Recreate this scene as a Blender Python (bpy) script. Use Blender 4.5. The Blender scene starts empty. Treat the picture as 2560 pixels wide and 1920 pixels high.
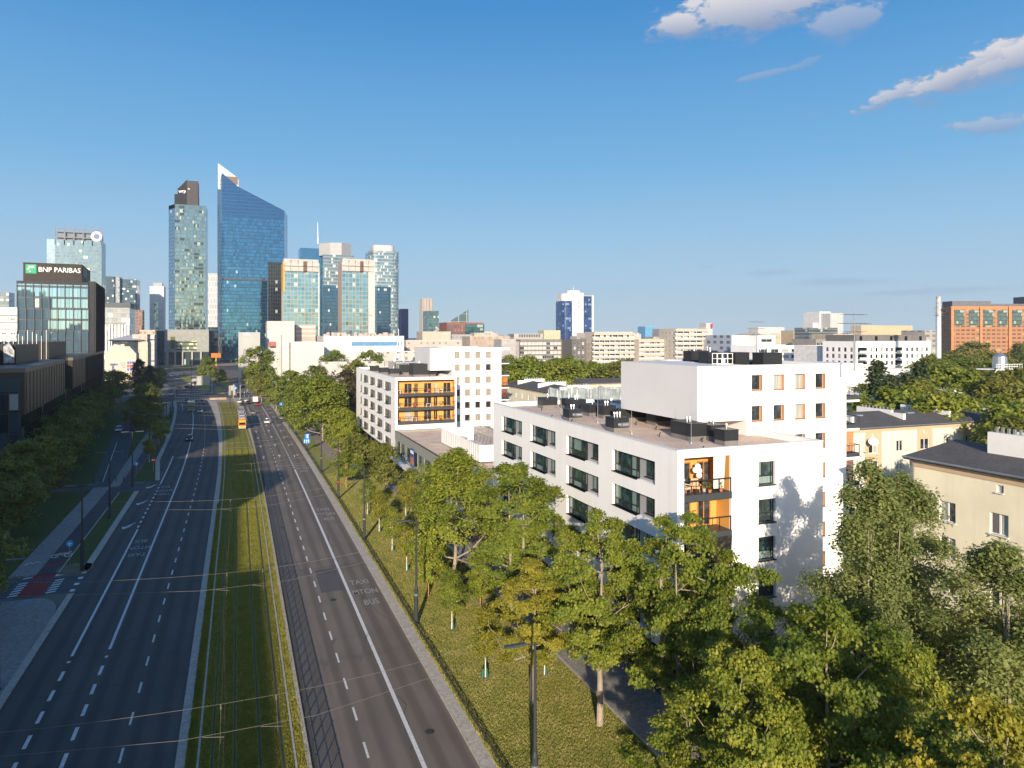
import bpy, math, random
import numpy as np
from mathutils import Vector, Matrix
random.seed(7)
R = math.radians
sc = bpy.context.scene
col = sc.collection
# ------------------------------------------------------------------ camera, sky, sun, exposure
H = 28.5            # drone height above the street
F = 1775.0          # focal length in photo pixels (photo 2560 wide)
YAW = R(21.1)       # the view looks this far right of the street axis (+Y)
CY, SY = math.cos(YAW), math.sin(YAW)
cam = bpy.data.objects.new('camera', bpy.data.cameras.new('camera'))
col.objects.link(cam)
cam.location = (0, 0, H)
cam.rotation_euler = (R(90), 0, -YAW)
cam.data.sensor_width = 36
cam.data.lens = F / 2560 * 36
cam.data.shift_y = -(960 - 840) / 2560
cam.data.clip_start = 0.5
cam.data.clip_end = 20000
sc.camera = cam
SUN_EL, SUN_AZ = R(15.5), R(21.7)        # light travels towards azimuth 21.7 deg right of +Y
world = bpy.data.worlds.new('World'); sc.world = world; world.use_nodes = True
wn, wl = world.node_tree.nodes, world.node_tree.links
wn.clear()
def wnode(t, **k):
    n = wn.new(t)
    for a, b in k.items(): setattr(n, a, b)
    return n
sky = wnode('ShaderNodeTexSky', sky_type='NISHITA', sun_disc=False, sun_elevation=SUN_EL,
            sun_rotation=math.pi + SUN_AZ, altitude=100, air_density=1.0, dust_density=0.6, ozone_density=3.0)
SKY_STRENGTH = 0.13
def wmath(op, a, b=None, c=None):
    n = wn.new('ShaderNodeMath'); n.operation = op
    for i, v in enumerate((a, b, c)):
        if v is None: continue
        if isinstance(v, (int, float)): n.inputs[i].default_value = v
        else: wl.new(v, n.inputs[i])
    return n.outputs[0]
tc = wnode('ShaderNodeTexCoord'); sep = wnode('ShaderNodeSeparateXYZ'); wl.new(tc.outputs['Generated'], sep.inputs[0])
AZ = wmath('ARCTAN2', sep.outputs[0], sep.outputs[1])
EL = wmath('ARCSINE', sep.outputs[2])
cmb = wnode('ShaderNodeCombineXYZ'); wl.new(AZ, cmb.inputs[0]); wl.new(wmath('MULTIPLY', EL, 1.9), cmb.inputs[1])
def wnoise(scale, detail, off=0.0, rough=.6):
    mp = wnode('ShaderNodeMapping'); mp.inputs['Location'].default_value = (off, off * .7, off)
    wl.new(cmb.outputs[0], mp.inputs[0])
    n = wnode('ShaderNodeTexNoise'); n.inputs['Scale'].default_value = scale; n.inputs['Detail'].default_value = detail
    n.inputs['Roughness'].default_value = rough
    wl.new(mp.outputs[0], n.inputs['Vector']); return n.outputs['Fac']
nz = wnoise(14, 9); nz2 = wnoise(40, 10, 3.1, .65)
def azel(px, py):
    u = (px - 1280) / F
    return YAW + math.atan(u), math.atan((840 - py) / F / math.sqrt(1 + u * u))
def cloud(px, py, rx, ry, tilt, soft=.9, amp=2.4, dens=1.0, flat=1.0):
    """one cloud in the sky: an ellipse of directions, broken up by noise"""
    a0, e0 = azel(px, py); ct, st = math.cos(tilt), math.sin(tilt)
    da = wmath('SUBTRACT', AZ, a0); de = wmath('SUBTRACT', EL, e0)
    x = wmath('DIVIDE', wmath('ADD', wmath('MULTIPLY', da, ct), wmath('MULTIPLY', de, st)), rx / F)
    y = wmath('DIVIDE', wmath('SUBTRACT', wmath('MULTIPLY', de, ct), wmath('MULTIPLY', da, st)), ry / F)
    d = wmath('SQRT', wmath('ADD', wmath('MULTIPLY', x, x), wmath('MULTIPLY', y, y)))
    f = wmath('ADD', wmath('SUBTRACT', 1.0, d), wmath('MULTIPLY', wmath('SUBTRACT', nz, .5), amp))
    f = wmath('ADD', f, wmath('MULTIPLY', wmath('SUBTRACT', nz2, .5), amp * .8))
    # crisp upper rim, soft lower side
    sf = wmath('ADD', soft * .35, wmath('MULTIPLY', soft * .65, wmath('MINIMUM', 1.0, wmath('MAXIMUM', 0.0, wmath('MULTIPLY', y, -1.3)))))
    m = wmath('MULTIPLY', wmath('MINIMUM', 1.0, wmath('MAXIMUM', 0.0, wmath('DIVIDE', f, sf))), dens)
    return m, wmath('MULTIPLY', m, wmath('MINIMUM', 1.0, wmath('MAXIMUM', 0.0, wmath('ADD', .45, wmath('MULTIPLY', y, .9)))))
cl = [cloud(1880, 30, 235, 58, 0.04, amp=2.5), cloud(2095, 62, 85, 40, .05, amp=2.0, dens=.6), cloud(1705, 66, 70, 40, .0, amp=1.8),
      cloud(2440, 168, 170, 38, .30, amp=2.3), cloud(2570, 135, 120, 42, .2, amp=2.1), cloud(2250, 236, 95, 26, .28, amp=2.3, dens=.85),
      cloud(2490, 312, 95, 24, 0, amp=2.2, dens=.6), cloud(1925, 184, 75, 11, .12, amp=2.0, dens=.4), cloud(2020, 158, 35, 10, .3, amp=2, dens=.3),
      cloud(2040, 285, 28, 9, 0, amp=2, dens=.16), cloud(1270, 512, 22, 6, 0, amp=2, dens=.10)]
M = L = None
for m, l in cl:
    M = m if M is None else wmath('MAXIMUM', M, m)
    L = l if L is None else wmath('MAXIMUM', L, l)
dk = [cloud(1935, 682, 75, 12, .05, dens=.22, amp=1.6, soft=1.5), cloud(2100, 706, 110, 11, -.02, dens=.26, amp=1.6, soft=1.5), cloud(2330, 730, 190, 9, .02, dens=.22, amp=1.5, soft=1.6), cloud(1770, 668, 35, 6, 0, dens=.14, soft=1.5)]
D = None
for m, l in dk: D = m if D is None else wmath('MAXIMUM', D, m)
def wmix(fac, a, b):
    n = wnode('ShaderNodeMix', data_type='RGBA'); 
    for s, v in ((n.inputs[0], fac), (n.inputs[6], a), (n.inputs[7], b)):
        if isinstance(v, tuple): s.default_value = v
        elif isinstance(v, (int, float)): s.default_value = v
        else: wl.new(v, s)
    return n.outputs[2]
KS = 1 / SKY_STRENGTH
ramp = wnode('ShaderNodeValToRGB'); el_ = ramp.color_ramp.elements
for i_, (p_, c_) in enumerate(((0.0, (.345, .445, .51)), (.10, (.235, .372, .49)), (.26, (.100, .272, .462)), (.47, (.028, .165, .385)), (1.0, (.015, .085, .25)))):
    e_ = el_[i_] if i_ in (0,) else (el_.new(p_) if i_ < 4 else el_[-1])
    e_.position = p_; e_.color = (*c_, 1)
wl.new(wmath('DIVIDE', wmath('MAXIMUM', EL, 0.0), math.radians(52)), ramp.inputs[0])
sc_ = wnode('ShaderNodeVectorMath', operation='SCALE'); wl.new(ramp.outputs[0], sc_.inputs[0]); sc_.inputs['Scale'].default_value = KS
sdot = wmath('ADD', wmath('MULTIPLY', sep.outputs[0], -math.sin(SUN_AZ)), wmath('MULTIPLY', sep.outputs[1], -math.cos(SUN_AZ)))
hs = wnode('ShaderNodeMix', data_type='RGBA')      # the physical sky takes over towards the low sun
wl.new(wmath('SUBTRACT', .94, wmath('MULTIPLY', wmath('MINIMUM', 1.0, wmath('MAXIMUM', 0.0, wmath('ADD', sdot, .15))), .90)), hs.inputs[0])
wl.new(sky.outputs[0], hs.inputs[6]); wl.new(sc_.outputs[0], hs.inputs[7])
c1 = wmix(D, hs.outputs[2], (.16 * KS, .215 * KS, .31 * KS, 1))
cloudcol = wmix(L, (.17 * KS, .225 * KS, .34 * KS, 1), (.44 * KS, .435 * KS, .46 * KS, 1))
c2 = wmix(M, c1, cloudcol)
bg = wnode('ShaderNodeBackground'); bg.inputs['Strength'].default_value = SKY_STRENGTH
wl.new(c2, bg.inputs['Color'])
wo = wnode('ShaderNodeOutputWorld'); wl.new(bg.outputs[0], wo.inputs['Surface'])
sun = bpy.data.objects.new('sun', bpy.data.lights.new('sun', 'SUN')); col.objects.link(sun)
sun.data.energy = 5.0; sun.data.angle = R(0.6); sun.data.color = (1.0, .83, .64)
sd = Vector((math.sin(SUN_AZ) * math.cos(SUN_EL), math.cos(SUN_AZ) * math.cos(SUN_EL), -math.sin(SUN_EL)))
sun.rotation_euler = sd.to_track_quat('-Z', 'Y').to_euler()
sun.location = (-60, -160, 80)
sc.view_settings.view_transform = 'Standard'; sc.view_settings.look = 'None'
sc.view_settings.exposure = 0.70; sc.view_settings.gamma = 1.0
sc.render.engine = 'CYCLES'
sc.cycles.max_bounces = 6; sc.cycles.diffuse_bounces = 3; sc.cycles.glossy_bounces = 3
sc.cycles.transparent_max_bounces = 6; sc.cycles.transmission_bounces = 3
sc.cycles.caustics_reflective = False; sc.cycles.caustics_refractive = False

# ------------------------------------------------------------------ geometry helpers
def ray(px, py=840):
    u = (px - 1280) / F
    return (u * CY + SY, -u * SY + CY, -(py - 840) / F)
def G(px, py, z=0.0):                      # where the sight line through a photo pixel meets height z
    d = ray(px, py); t = (z - H) / d[2]
    return (d[0] * t, d[1] * t, z)
def AT(px, t, z=0.0):                      # a point at distance t along the view axis
    d = ray(px); return (d[0] * t, d[1] * t, z)
def YX(px, X): d = ray(px); return X * d[1] / d[0]
def XY(px, Y): d = ray(px); return Y * d[0] / d[1]
def ZT(py, t): return H - (py - 840) / F * t

class MB:
    def __init__(s): s.v = []; s.f = []; s.m = []; s.uv = []; s.hasuv = False
    def face(s, pts, mi=0, uv=None):
        n = len(s.v); s.v += [tuple(p) for p in pts]; s.f.append(tuple(range(n, n + len(pts)))); s.m.append(mi)
        if uv: s.hasuv = True
        s.uv.append(uv or [(0, 0)] * len(pts))
        return s
    def wallq(s, a, b, z0, z1, mi=0, u0=0.0, zb=0.0):
        """vertical quad from a to b with UVs in metres"""
        w = math.hypot(b[0] - a[0], b[1] - a[1])
        return s.face([(a[0], a[1], z0), (b[0], b[1], z0), (b[0], b[1], z1), (a[0], a[1], z1)], mi,
                      [(u0, z0 - zb), (u0 + w, z0 - zb), (u0 + w, z1 - zb), (u0, z1 - zb)])
    def box(s, x0, x1, y0, y1, z0, z1, mi=0, bottom=True):
        if x0 > x1: x0, x1 = x1, x0
        if y0 > y1: y0, y1 = y1, y0
        s.wallq((x0, y0), (x1, y0), z0, z1, mi); s.wallq((x1, y0), (x1, y1), z0, z1, mi)
        s.wallq((x1, y1), (x0, y1), z0, z1, mi); s.wallq((x0, y1), (x0, y0), z0, z1, mi)
        s.face([(x0, y0, z1), (x1, y0, z1), (x1, y1, z1), (x0, y1, z1)], mi)
        if bottom: s.face([(x0, y1, z0), (x1, y1, z0), (x1, y0, z0), (x0, y0, z0)], mi)
        return s
    def prism(s, poly, z0, z1, mi=0, top=True, bottom=False, mt=None):
        n = len(poly); u = 0
        for i in range(n):
            a, b = poly[i], poly[(i + 1) % n]
            s.wallq(a, b, z0, z1, mi, u); u += math.hypot(b[0] - a[0], b[1] - a[1])
        if top: s.face([(p[0], p[1], z1) for p in poly], mi if mt is None else mt)
        if bottom: s.face([(p[0], p[1], z0) for p in poly][::-1], mi)
        return s
    def tube(s, p, q, r0, r1=None, n=6, mi=0, cap=True):
        r1 = r0 if r1 is None else r1
        p, q = Vector(p), Vector(q); d = (q - p)
        if d.length < 1e-6: return s
        d.normalize(); a = d.orthogonal().normalized(); b = d.cross(a)
        P0 = [p + (a * math.cos(2 * math.pi * i / n) + b * math.sin(2 * math.pi * i / n)) * r0 for i in range(n)]
        P1 = [q + (a * math.cos(2 * math.pi * i / n) + b * math.sin(2 * math.pi * i / n)) * r1 for i in range(n)]
        k = len(s.v); s.v += [tuple(x) for x in P0 + P1]
        for i in range(n):
            j = (i + 1) % n
            s.f.append((k + i, k + j, k + n + j, k + n + i)); s.m.append(mi); s.uv.append([(0, 0)] * 4)
        if cap:
            s.f.append(tuple(k + n + i for i in range(n))); s.m.append(mi); s.uv.append([(0, 0)] * n)
            s.f.append(tuple(k + i for i in range(n))[::-1]); s.m.append(mi); s.uv.append([(0, 0)] * n)
        return s
    def path(s, pts, r, n=5, mi=0):
        for a, b in zip(pts, pts[1:]): s.tube(a, b, r, r, n, mi)
        return s
    def disc(s, c, r, nrm, th, n=16, mi=0):
        nrm = Vector(nrm).normalized(); c = Vector(c)
        return s.tube(c - nrm * th / 2, c + nrm * th / 2, r, r, n, mi)
    def mesh(s, name, mats):
        me = bpy.data.meshes.new(name)
        me.from_pydata(s.v, [], s.f)
        if not isinstance(mats, (list, tuple)): mats = [mats]
        for m in mats: me.materials.append(m)
        if any(s.m): me.polygons.foreach_set('material_index', s.m)
        if s.hasuv:
            ul = me.uv_layers.new(name='UVMap')
            ul.data.foreach_set('uv', [c for fc in s.uv for p in fc for c in p])
        me.update(); return me
def tag(o, label=None, cat=None, group=None, kind=None):
    if label: o['label'] = label
    if cat: o['category'] = cat
    if group: o['group'] = group
    if kind: o['kind'] = kind
    return o
def thing(name, label, cat, loc=(0, 0, 0), rotz=0, group=None):
    o = bpy.data.objects.new(name, None); col.objects.link(o)
    o.empty_display_size = .2
    o.location = (loc[0], loc[1], loc[2] if len(loc) > 2 else 0); o.rotation_euler = (0, 0, rotz)
    return tag(o, label, cat, group)
def put(name, mb, mats, parent=None, loc=None, rotz=0, label=None):
    me = mb if isinstance(mb, bpy.types.Mesh) else mb.mesh(name, mats)
    o = bpy.data.objects.new(name, me); col.objects.link(o)
    if parent: o.parent = parent
    if loc: o.location = loc
    if rotz: o.rotation_euler = (0, 0, rotz)
    if label: o['label'] = label
    return o
def single(name, mb, mats, label, cat, group=None, loc=None, rotz=0):
    return tag(put(name, mb, mats, None, loc, rotz), label, cat, group)
def struct(name, mb, mats): return tag(put(name, mb, mats), kind='structure')
def kids(o): return [c for c in bpy.data.objects if c.parent == o]
KC = {}
def dup(root, loc, rotz=0, label=None, group=None, scale=None):
    r = root.copy(); col.objects.link(r); r.location = (loc[0], loc[1], loc[2] if len(loc) > 2 else root.location[2])
    r.rotation_euler = (0, 0, rotz)
    if label: r['label'] = label
    if group: r['group'] = group
    if scale: r.scale = scale
    if root.name not in KC: KC[root.name] = [(c, kids(c)) for c in kids(root)]
    for ch, gs in KC[root.name]:
        c = ch.copy(); col.objects.link(c); c.parent = r
        for g in gs:
            d = g.copy(); col.objects.link(d); d.parent = c
    return r

# ------------------------------------------------------------------ materials
def newmat(name):
    m = bpy.data.materials.new(name); m.use_nodes = True
    nt = m.node_tree; b = nt.nodes['Principled BSDF']
    return m, nt, nt.nodes, nt.links, b
def mth(nt, op, a, b=None, c=None):
    n = nt.nodes.new('ShaderNodeMath'); n.operation = op
    for i, v in enumerate((a, b, c)):
        if v is None: continue
        if isinstance(v, (int, float)): n.inputs[i].default_value = v
        else: nt.links.new(v, n.inputs[i])
    return n.outputs[0]
def mixc(nt, fac, a, b, mode='MIX'):
    n = nt.nodes.new('ShaderNodeMix'); n.data_type = 'RGBA'; n.blend_type = mode
    for s, v in ((n.inputs[0], fac), (n.inputs[6], a), (n.inputs[7], b)):
        if isinstance(v, tuple): s.default_value = v if len(v) == 4 else (*v, 1)
        elif isinstance(v, (int, float)): s.default_value = v
        else: nt.links.new(v, s)
    return n.outputs[2]
def noise(nt, scale, detail=4, rough=.55, vec=None, stretch=None):
    g = nt.nodes.new('ShaderNodeNewGeometry')
    v = vec or g.outputs['Position']
    if stretch:
        mp = nt.nodes.new('ShaderNodeMapping'); mp.inputs['Scale'].default_value = stretch; nt.links.new(v, mp.inputs[0]); v = mp.outputs[0]
    n = nt.nodes.new('ShaderNodeTexNoise'); n.inputs['Scale'].default_value = scale; n.inputs['Detail'].default_value = detail
    n.inputs['Roughness'].default_value = rough; nt.links.new(v, n.inputs['Vector']); return n.outputs['Fac']
def sstep(nt, v, a, b):
    n = nt.nodes.new('ShaderNodeMapRange'); n.interpolation_type = 'SMOOTHSTEP'
    nt.links.new(v, n.inputs[0]); n.inputs[1].default_value = a; n.inputs[2].default_value = b; return n.outputs[0]
def mat(name, c, rough=.8, metal=0.0, var=.12, scale=.6, fine=None, streak=0.0, bump=0.0, spec=.3):
    """painted / rendered / concrete surface: base colour with broad and fine mottling and rain streaks"""
    m, nt, N, Lk, b = newmat(name)
    c = tuple(c)
    n1 = noise(nt, scale, 5)
    dark = tuple(x * (1 - var) for x in c); lite = tuple(min(1, x * (1 + var)) for x in c)
    out = mixc(nt, sstep(nt, n1, .3, .7), dark, lite)
    if fine:
        n2 = noise(nt, fine, 3, .7)
        out = mixc(nt, sstep(nt, n2, .35, .65), mixc(nt, .5, out, tuple(x * .62 for x in c)), mixc(nt, .5, out, tuple(min(1, x * 1.35) for x in c)))
    if streak:
        n3 = noise(nt, 1.0, 4, .6, stretch=(1.3, 1.3, .06))
        out = mixc(nt, mth(nt, 'MULTIPLY', sstep(nt, n3, .5, .75), streak), out, tuple(x * .55 for x in c))
    Lk.new(out, b.inputs['Base Color'])
    b.inputs['Roughness'].default_value = rough; b.inputs['Metallic'].default_value = metal
    b.inputs['Specular IOR Level'].default_value = spec
    if bump:
        bp = N.new('ShaderNodeBump'); bp.inputs['Strength'].default_value = bump; bp.inputs['Distance'].default_value = .05
        Lk.new(noise(nt, fine or 8, 4, .7), bp.inputs['Height']); Lk.new(bp.outputs[0], b.inputs['Normal'])
    return m
def uvidx(nt, pw, fh):
    uv = nt.nodes.new('ShaderNodeUVMap'); sp = nt.nodes.new('ShaderNodeSeparateXYZ'); nt.links.new(uv.outputs[0], sp.inputs[0])
    u = mth(nt, 'DIVIDE', sp.outputs[0], pw); v = mth(nt, 'DIVIDE', sp.outputs[1], fh)
    return u, v, mth(nt, 'FRACT', u), mth(nt, 'FRACT', v), mth(nt, 'FLOOR', u), mth(nt, 'FLOOR', v)
def wnz(nt, a, b, w=0.0):
    cb = nt.nodes.new('ShaderNodeCombineXYZ'); nt.links.new(a, cb.inputs[0]); nt.links.new(b, cb.inputs[1]); cb.inputs[2].default_value = w
    n = nt.nodes.new('ShaderNodeTexWhiteNoise'); nt.links.new(cb.outputs[0], n.inputs['Vector']); return n.outputs['Value'], n.outputs['Color']
def curtain(name, tint, pw=1.5, fh=3.9, span=.28, spanc=None, mull=.05, mullc=(.05, .06, .07), metal=.75, rough=.06,
            blinds=.12, blindc=(.45, .5, .5), var=.25, tilt=.012, vert=True, pane2=None, p2=0.0):
    """curtain wall: panes with their own tint and tiny tilt, spandrel bands at the floors, mullion lines, some drawn blinds"""
    m, nt, N, Lk, b = newmat(name)
    u, v, fu, fv, iu, iv = uvidx(nt, pw, fh)
    r1, rc = wnz(nt, iu, iv); r2, _ = wnz(nt, mth(nt, 'FLOOR', mth(nt, 'DIVIDE', iu, 3.0)), iv, 3.0)
    t = tuple(tint)
    g = mixc(nt, r1, tuple(x * (1 - var) for x in t), tuple(min(1, x * (1 + var)) for x in t))
    if pane2: g = mixc(nt, mth(nt, 'MULTIPLY', mth(nt, 'LESS_THAN', r2, p2), 1.0), g, pane2)
    isb = mth(nt, 'LESS_THAN', mth(nt, 'ADD', mth(nt, 'MULTIPLY', r1, .6), mth(nt, 'MULTIPLY', r2, .4)), blinds + .12)
    # blinds hang from the top of the pane to a random height
    part = mth(nt, 'GREATER_THAN', fv, mth(nt, 'MULTIPLY', r2, .8))
    bl = mth(nt, 'MULTIPLY', isb, part)
    out = mixc(nt, bl, g, blindc)
    sp = mth(nt, 'LESS_THAN', fv, span)
    out = mixc(nt, sp, out, spanc or tuple(x * .7 for x in t))
    line = mth(nt, 'LESS_THAN', fv, .05)
    if vert: line = mth(nt, 'MAXIMUM', line, mth(nt, 'LESS_THAN', fu, mull / pw * 2))
    out = mixc(nt, line, out, mullc)
    Lk.new(out, b.inputs['Base Color'])
    soft = mth(nt, 'MAXIMUM', bl, line)
    Lk.new(mth(nt, 'MULTIPLY', mth(nt, 'SUBTRACT', 1.0, mth(nt, 'MULTIPLY', soft, .75)), metal), b.inputs['Metallic'])
    Lk.new(mth(nt, 'ADD', rough, mth(nt, 'MULTIPLY', soft, .3)), b.inputs['Roughness'])
    # each pane tilts a hair
    ge = N.new('ShaderNodeNewGeometry')
    vs = N.new('ShaderNodeVectorMath'); vs.operation = 'SUBTRACT'; Lk.new(rc, vs.inputs[0]); vs.inputs[1].default_value = (.5, .5, .5)
    vm = N.new('ShaderNodeVectorMath'); vm.operation = 'SCALE'; Lk.new(vs.outputs[0], vm.inputs[0]); vm.inputs['Scale'].default_value = tilt * 2
    va = N.new('ShaderNodeVectorMath'); va.operation = 'ADD'; Lk.new(vm.outputs[0], va.inputs[0]); Lk.new(ge.outputs['Normal'], va.inputs[1])
    vn = N.new('ShaderNodeVectorMath'); vn.operation = 'NORMALIZE'; Lk.new(va.outputs[0], vn.inputs[0]); Lk.new(vn.outputs[0], b.inputs['Normal'])
    return m
def punched(name, wall, glass=(.03, .04, .05), pw=3.0, fh=3.0, w=(.25, .75), h=(.3, .8), var=.3, metal=0.0, lite=.25, litec=(.5, .5, .47), alt=0.0, band=None):
    """far facade too distant for real openings: window holes laid out in metres"""
    wall = tuple(x * .82 for x in wall); litec = tuple(x * .85 for x in litec)
    m, nt, N, Lk, b = newmat(name)
    u, v, fu, fv, iu, iv = uvidx(nt, pw, fh)
    if alt:
        u = mth(nt, 'ADD', u, mth(nt, 'MULTIPLY', mth(nt, 'MODULO', iv, 2.0), alt)); fu = mth(nt, 'FRACT', u); iu = mth(nt, 'FLOOR', u)
    r1, rc = wnz(nt, iu, iv)
    inw = mth(nt, 'MULTIPLY', mth(nt, 'MULTIPLY', mth(nt, 'GREATER_THAN', fu, w[0]), mth(nt, 'LESS_THAN', fu, w[1])),
              mth(nt, 'MULTIPLY', mth(nt, 'GREATER_THAN', fv, h[0]), mth(nt, 'LESS_THAN', fv, h[1])))
    gl = mixc(nt, mth(nt, 'LESS_THAN', r1, lite), mixc(nt, r1, glass, tuple(x * (1 + var * 3) for x in glass)), litec)
    wc = mixc(nt, sstep(nt, noise(nt, .15, 4), .3, .7), tuple(x * .93 for x in wall), wall)
    if band: wc = mixc(nt, mth(nt, 'LESS_THAN', fv, band[0]), wc, band[1])
    Lk.new(mixc(nt, inw, wc, gl), b.inputs['Base Color'])
    Lk.new(mth(nt, 'SUBTRACT', .85, mth(nt, 'MULTIPLY', inw, .6)), b.inputs['Roughness'])
    b.inputs['Specular IOR Level'].default_value = .3
    return m
def winglass(name, dark=(.018, .024, .028), curt=(.42, .44, .42), p=.35, green=0.0, rough=.04):
    """window pane: reflective, dark room behind or a drawn curtain, different in every window"""
    m, nt, N, Lk, b = newmat(name)
    oi = N.new('ShaderNodeObjectInfo'); rnd = oi.outputs['Random']
    ge = N.new('ShaderNodeNewGeometry'); isl = ge.outputs['Random Per Island']
    r = mth(nt, 'FRACT', mth(nt, 'ADD', mth(nt, 'MULTIPLY', rnd, 7.31), mth(nt, 'MULTIPLY', isl, 3.17)))
    room = noise(nt, 1.4, 3, .6)
    d = mixc(nt, sstep(nt, room, .45, .7), dark, tuple(x * 3.2 for x in dark))
    folds = noise(nt, 3.0, 2, .5, stretch=(3, 3, .05))
    cc = mixc(nt, sstep(nt, folds, .35, .65), tuple(x * .7 for x in curt), curt)
    Lk.new(mixc(nt, mth(nt, 'LESS_THAN', r, p), d, cc), b.inputs['Base Color'])
    b.inputs['Roughness'].default_value = rough; b.inputs['Specular IOR Level'].default_value = .8
    return m
def leafmat(name, a, b_, c, trans=.42, spread=1.0):
    m, nt, N, Lk, b = newmat(name)
    ge = N.new('ShaderNodeNewGeometry'); oi = N.new('ShaderNodeObjectInfo')
    cr = N.new('ShaderNodeValToRGB'); e = cr.color_ramp.elements
    e[0].position = 0; e[0].color = (*a, 1); e[1].position = 1; e[1].color = (*c, 1); k = e.new(.55); k.color = (*b_, 1)
    clump = noise(nt, .55, 3, .6)
    f = mth(nt, 'ADD', mth(nt, 'MULTIPLY', ge.outputs['Random Per Island'], .42), mth(nt, 'MULTIPLY', sstep(nt, clump, .32, .68), .40))
    f = mth(nt, 'ADD', f, mth(nt, 'MULTIPLY', mth(nt, 'SUBTRACT', oi.outputs['Random'], .4), .32 * spread))
    Lk.new(f, cr.inputs[0])
    Lk.new(cr.outputs[0], b.inputs['Base Color'])
    b.inputs['Roughness'].default_value = .55; b.inputs['Specular IOR Level'].default_value = .25
    tr = N.new('ShaderNodeBsdfTranslucent'); Lk.new(mixc(nt, .5, cr.outputs[0], (.36, .40, .03)), tr.inputs[0])
    mx = N.new('ShaderNodeMixShader'); mx.inputs[0].default_value = trans
    Lk.new(b.outputs[0], mx.inputs[1]); Lk.new(tr.outputs[0], mx.inputs[2])
    Lk.new(mx.outputs[0], N['Material Output'].inputs['Surface'])
    return m
def grassmat(name, a, b_, c):
    m, nt, N, Lk, b = newmat(name)
    n1 = sstep(nt, noise(nt, .09, 5, .6), .3, .7); n2 = sstep(nt, noise(nt, .9, 5, .7), .3, .7); n3 = sstep(nt, noise(nt, 9, 4, .8), .25, .75)
    o = mixc(nt, n1, a, b_); o = mixc(nt, mth(nt, 'MULTIPLY', n2, .55), o, c)
    o = mixc(nt, .55, o, mixc(nt, n3, tuple(x * .35 for x in b_), tuple(x * 1.7 for x in b_)))
    Lk.new(o, b.inputs['Base Color']); b.inputs['Roughness'].default_value = .95; b.inputs['Specular IOR Level'].default_value = .1
    bp = N.new('ShaderNodeBump'); bp.inputs['Strength'].default_value = .9; bp.inputs['Distance'].default_value = .12
    Lk.new(noise(nt, 7, 5, .8), bp.inputs['Height']); Lk.new(bp.outputs[0], b.inputs['Normal'])
    return m
def asphalt(name, c, tracks=None, warm=0.0):
    """asphalt with fine grain, broad patches and lane-wise wheel tracks (tracks = lane pitch, offset)"""
    m, nt, N, Lk, b = newmat(name)
    n1 = sstep(nt, noise(nt, .12, 5, .6), .3, .7); n2 = sstep(nt, noise(nt, 14, 4, .8), .3, .7)
    o = mixc(nt, n1, tuple(x * .84 for x in c), tuple(x * 1.14 for x in c))
    o = mixc(nt, .35, o, mixc(nt, n2, tuple(x * .6 for x in c), tuple(x * 1.5 for x in c)))
    if tracks:
        g = N.new('ShaderNodeNewGeometry'); sp = N.new('ShaderNodeSeparateXYZ'); Lk.new(g.outputs['Position'], sp.inputs[0])
        w = mth(nt, 'SINE', mth(nt, 'MULTIPLY', mth(nt, 'ADD', sp.outputs[0], tracks[1]), 2 * math.pi / tracks[0] * 2))
        st = noise(nt, 1.0, 4, .6, stretch=(.8, .02, 1))
        k = mth(nt, 'MULTIPLY', sstep(nt, mth(nt, 'ADD', w, mth(nt, 'MULTIPLY', st, 1.2)), .1, 1.6), .62)
        o = mixc(nt, k, o, tuple(x * .58 for x in c))
        s2 = noise(nt, 1.0, 5, .65, stretch=(.35, .05, 1))
        o = mixc(nt, mth(nt, 'MULTIPLY', sstep(nt, s2, .58, .72), .25), o, tuple(x * 1.6 for x in c))
    Lk.new(o, b.inputs['Base Color']); b.inputs['Roughness'].default_value = .82; b.inputs['Specular IOR Level'].default_value = .3
    return m
def paintmat(name, c, worn=.35):
    m, nt, N, Lk, b = newmat(name)
    n = sstep(nt, noise(nt, 5, 5, .75), .5 - worn * .3, .78 - worn * .3)
    Lk.new(mixc(nt, mth(nt, 'MULTIPLY', n, .3 + worn), c, (.09, .085, .08)), b.inputs['Base Color'])
    b.inputs['Roughness'].default_value = .7
    return m
def carpaint(name, c, metal=.3):
    m, nt, N, Lk, b = newmat(name)
    b.inputs['Base Color'].default_value = (*c, 1); b.inputs['Metallic'].default_value = metal
    b.inputs['Roughness'].default_value = .28; b.inputs['Coat Weight'].default_value = .6
    return m
def barkmat(name, c):
    return mat(name, c, .9, var=.3, scale=2.5, fine=14, bump=.6)

WHITE = mat('white_render', (.84, .838, .83), .75, var=.025, scale=.25, fine=None, streak=.10)
WHITE2 = mat('white_sheet_cladding', (.66, .66, .66), .6, var=.02, scale=.2, streak=.05)
GREYP = mat('grey_panel', (.34, .345, .34), .6, var=.04)
DARKF = mat('anthracite_metal', (.028, .031, .035), .45, metal=.2, var=.1)
DARKS = mat('slate_blue_metal', (.055, .065, .075), .45, metal=.2, var=.08)
GRAVEL = mat('roof_gravel', (.62, .48, .375), .95, var=.22, scale=.35, fine=7, bump=.8)
FELT = mat('roofing_felt', (.085, .083, .082), .9, var=.2, scale=.5, streak=.0, fine=5)
FELTG = mat('grey_roof_sheet', (.22, .215, .21), .85, var=.15, scale=.4)
ORANGE = mat('orange_render', (.66, .33, .08), .7, var=.05)
TIMBER = mat('warm_timber', (.45, .17, .045), .6, var=.15, fine=3)
CREAM = mat('cream_render', (.74, .69, .52), .85, var=.07, scale=.3, streak=.18)
CREAM2 = mat('pale_sand_render', (.56, .54, .475), .85, var=.06, scale=.3, streak=.15)
TAN = mat('ochre_render', (.50, .37, .24), .85, var=.06, scale=.3, streak=.15)
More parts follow.
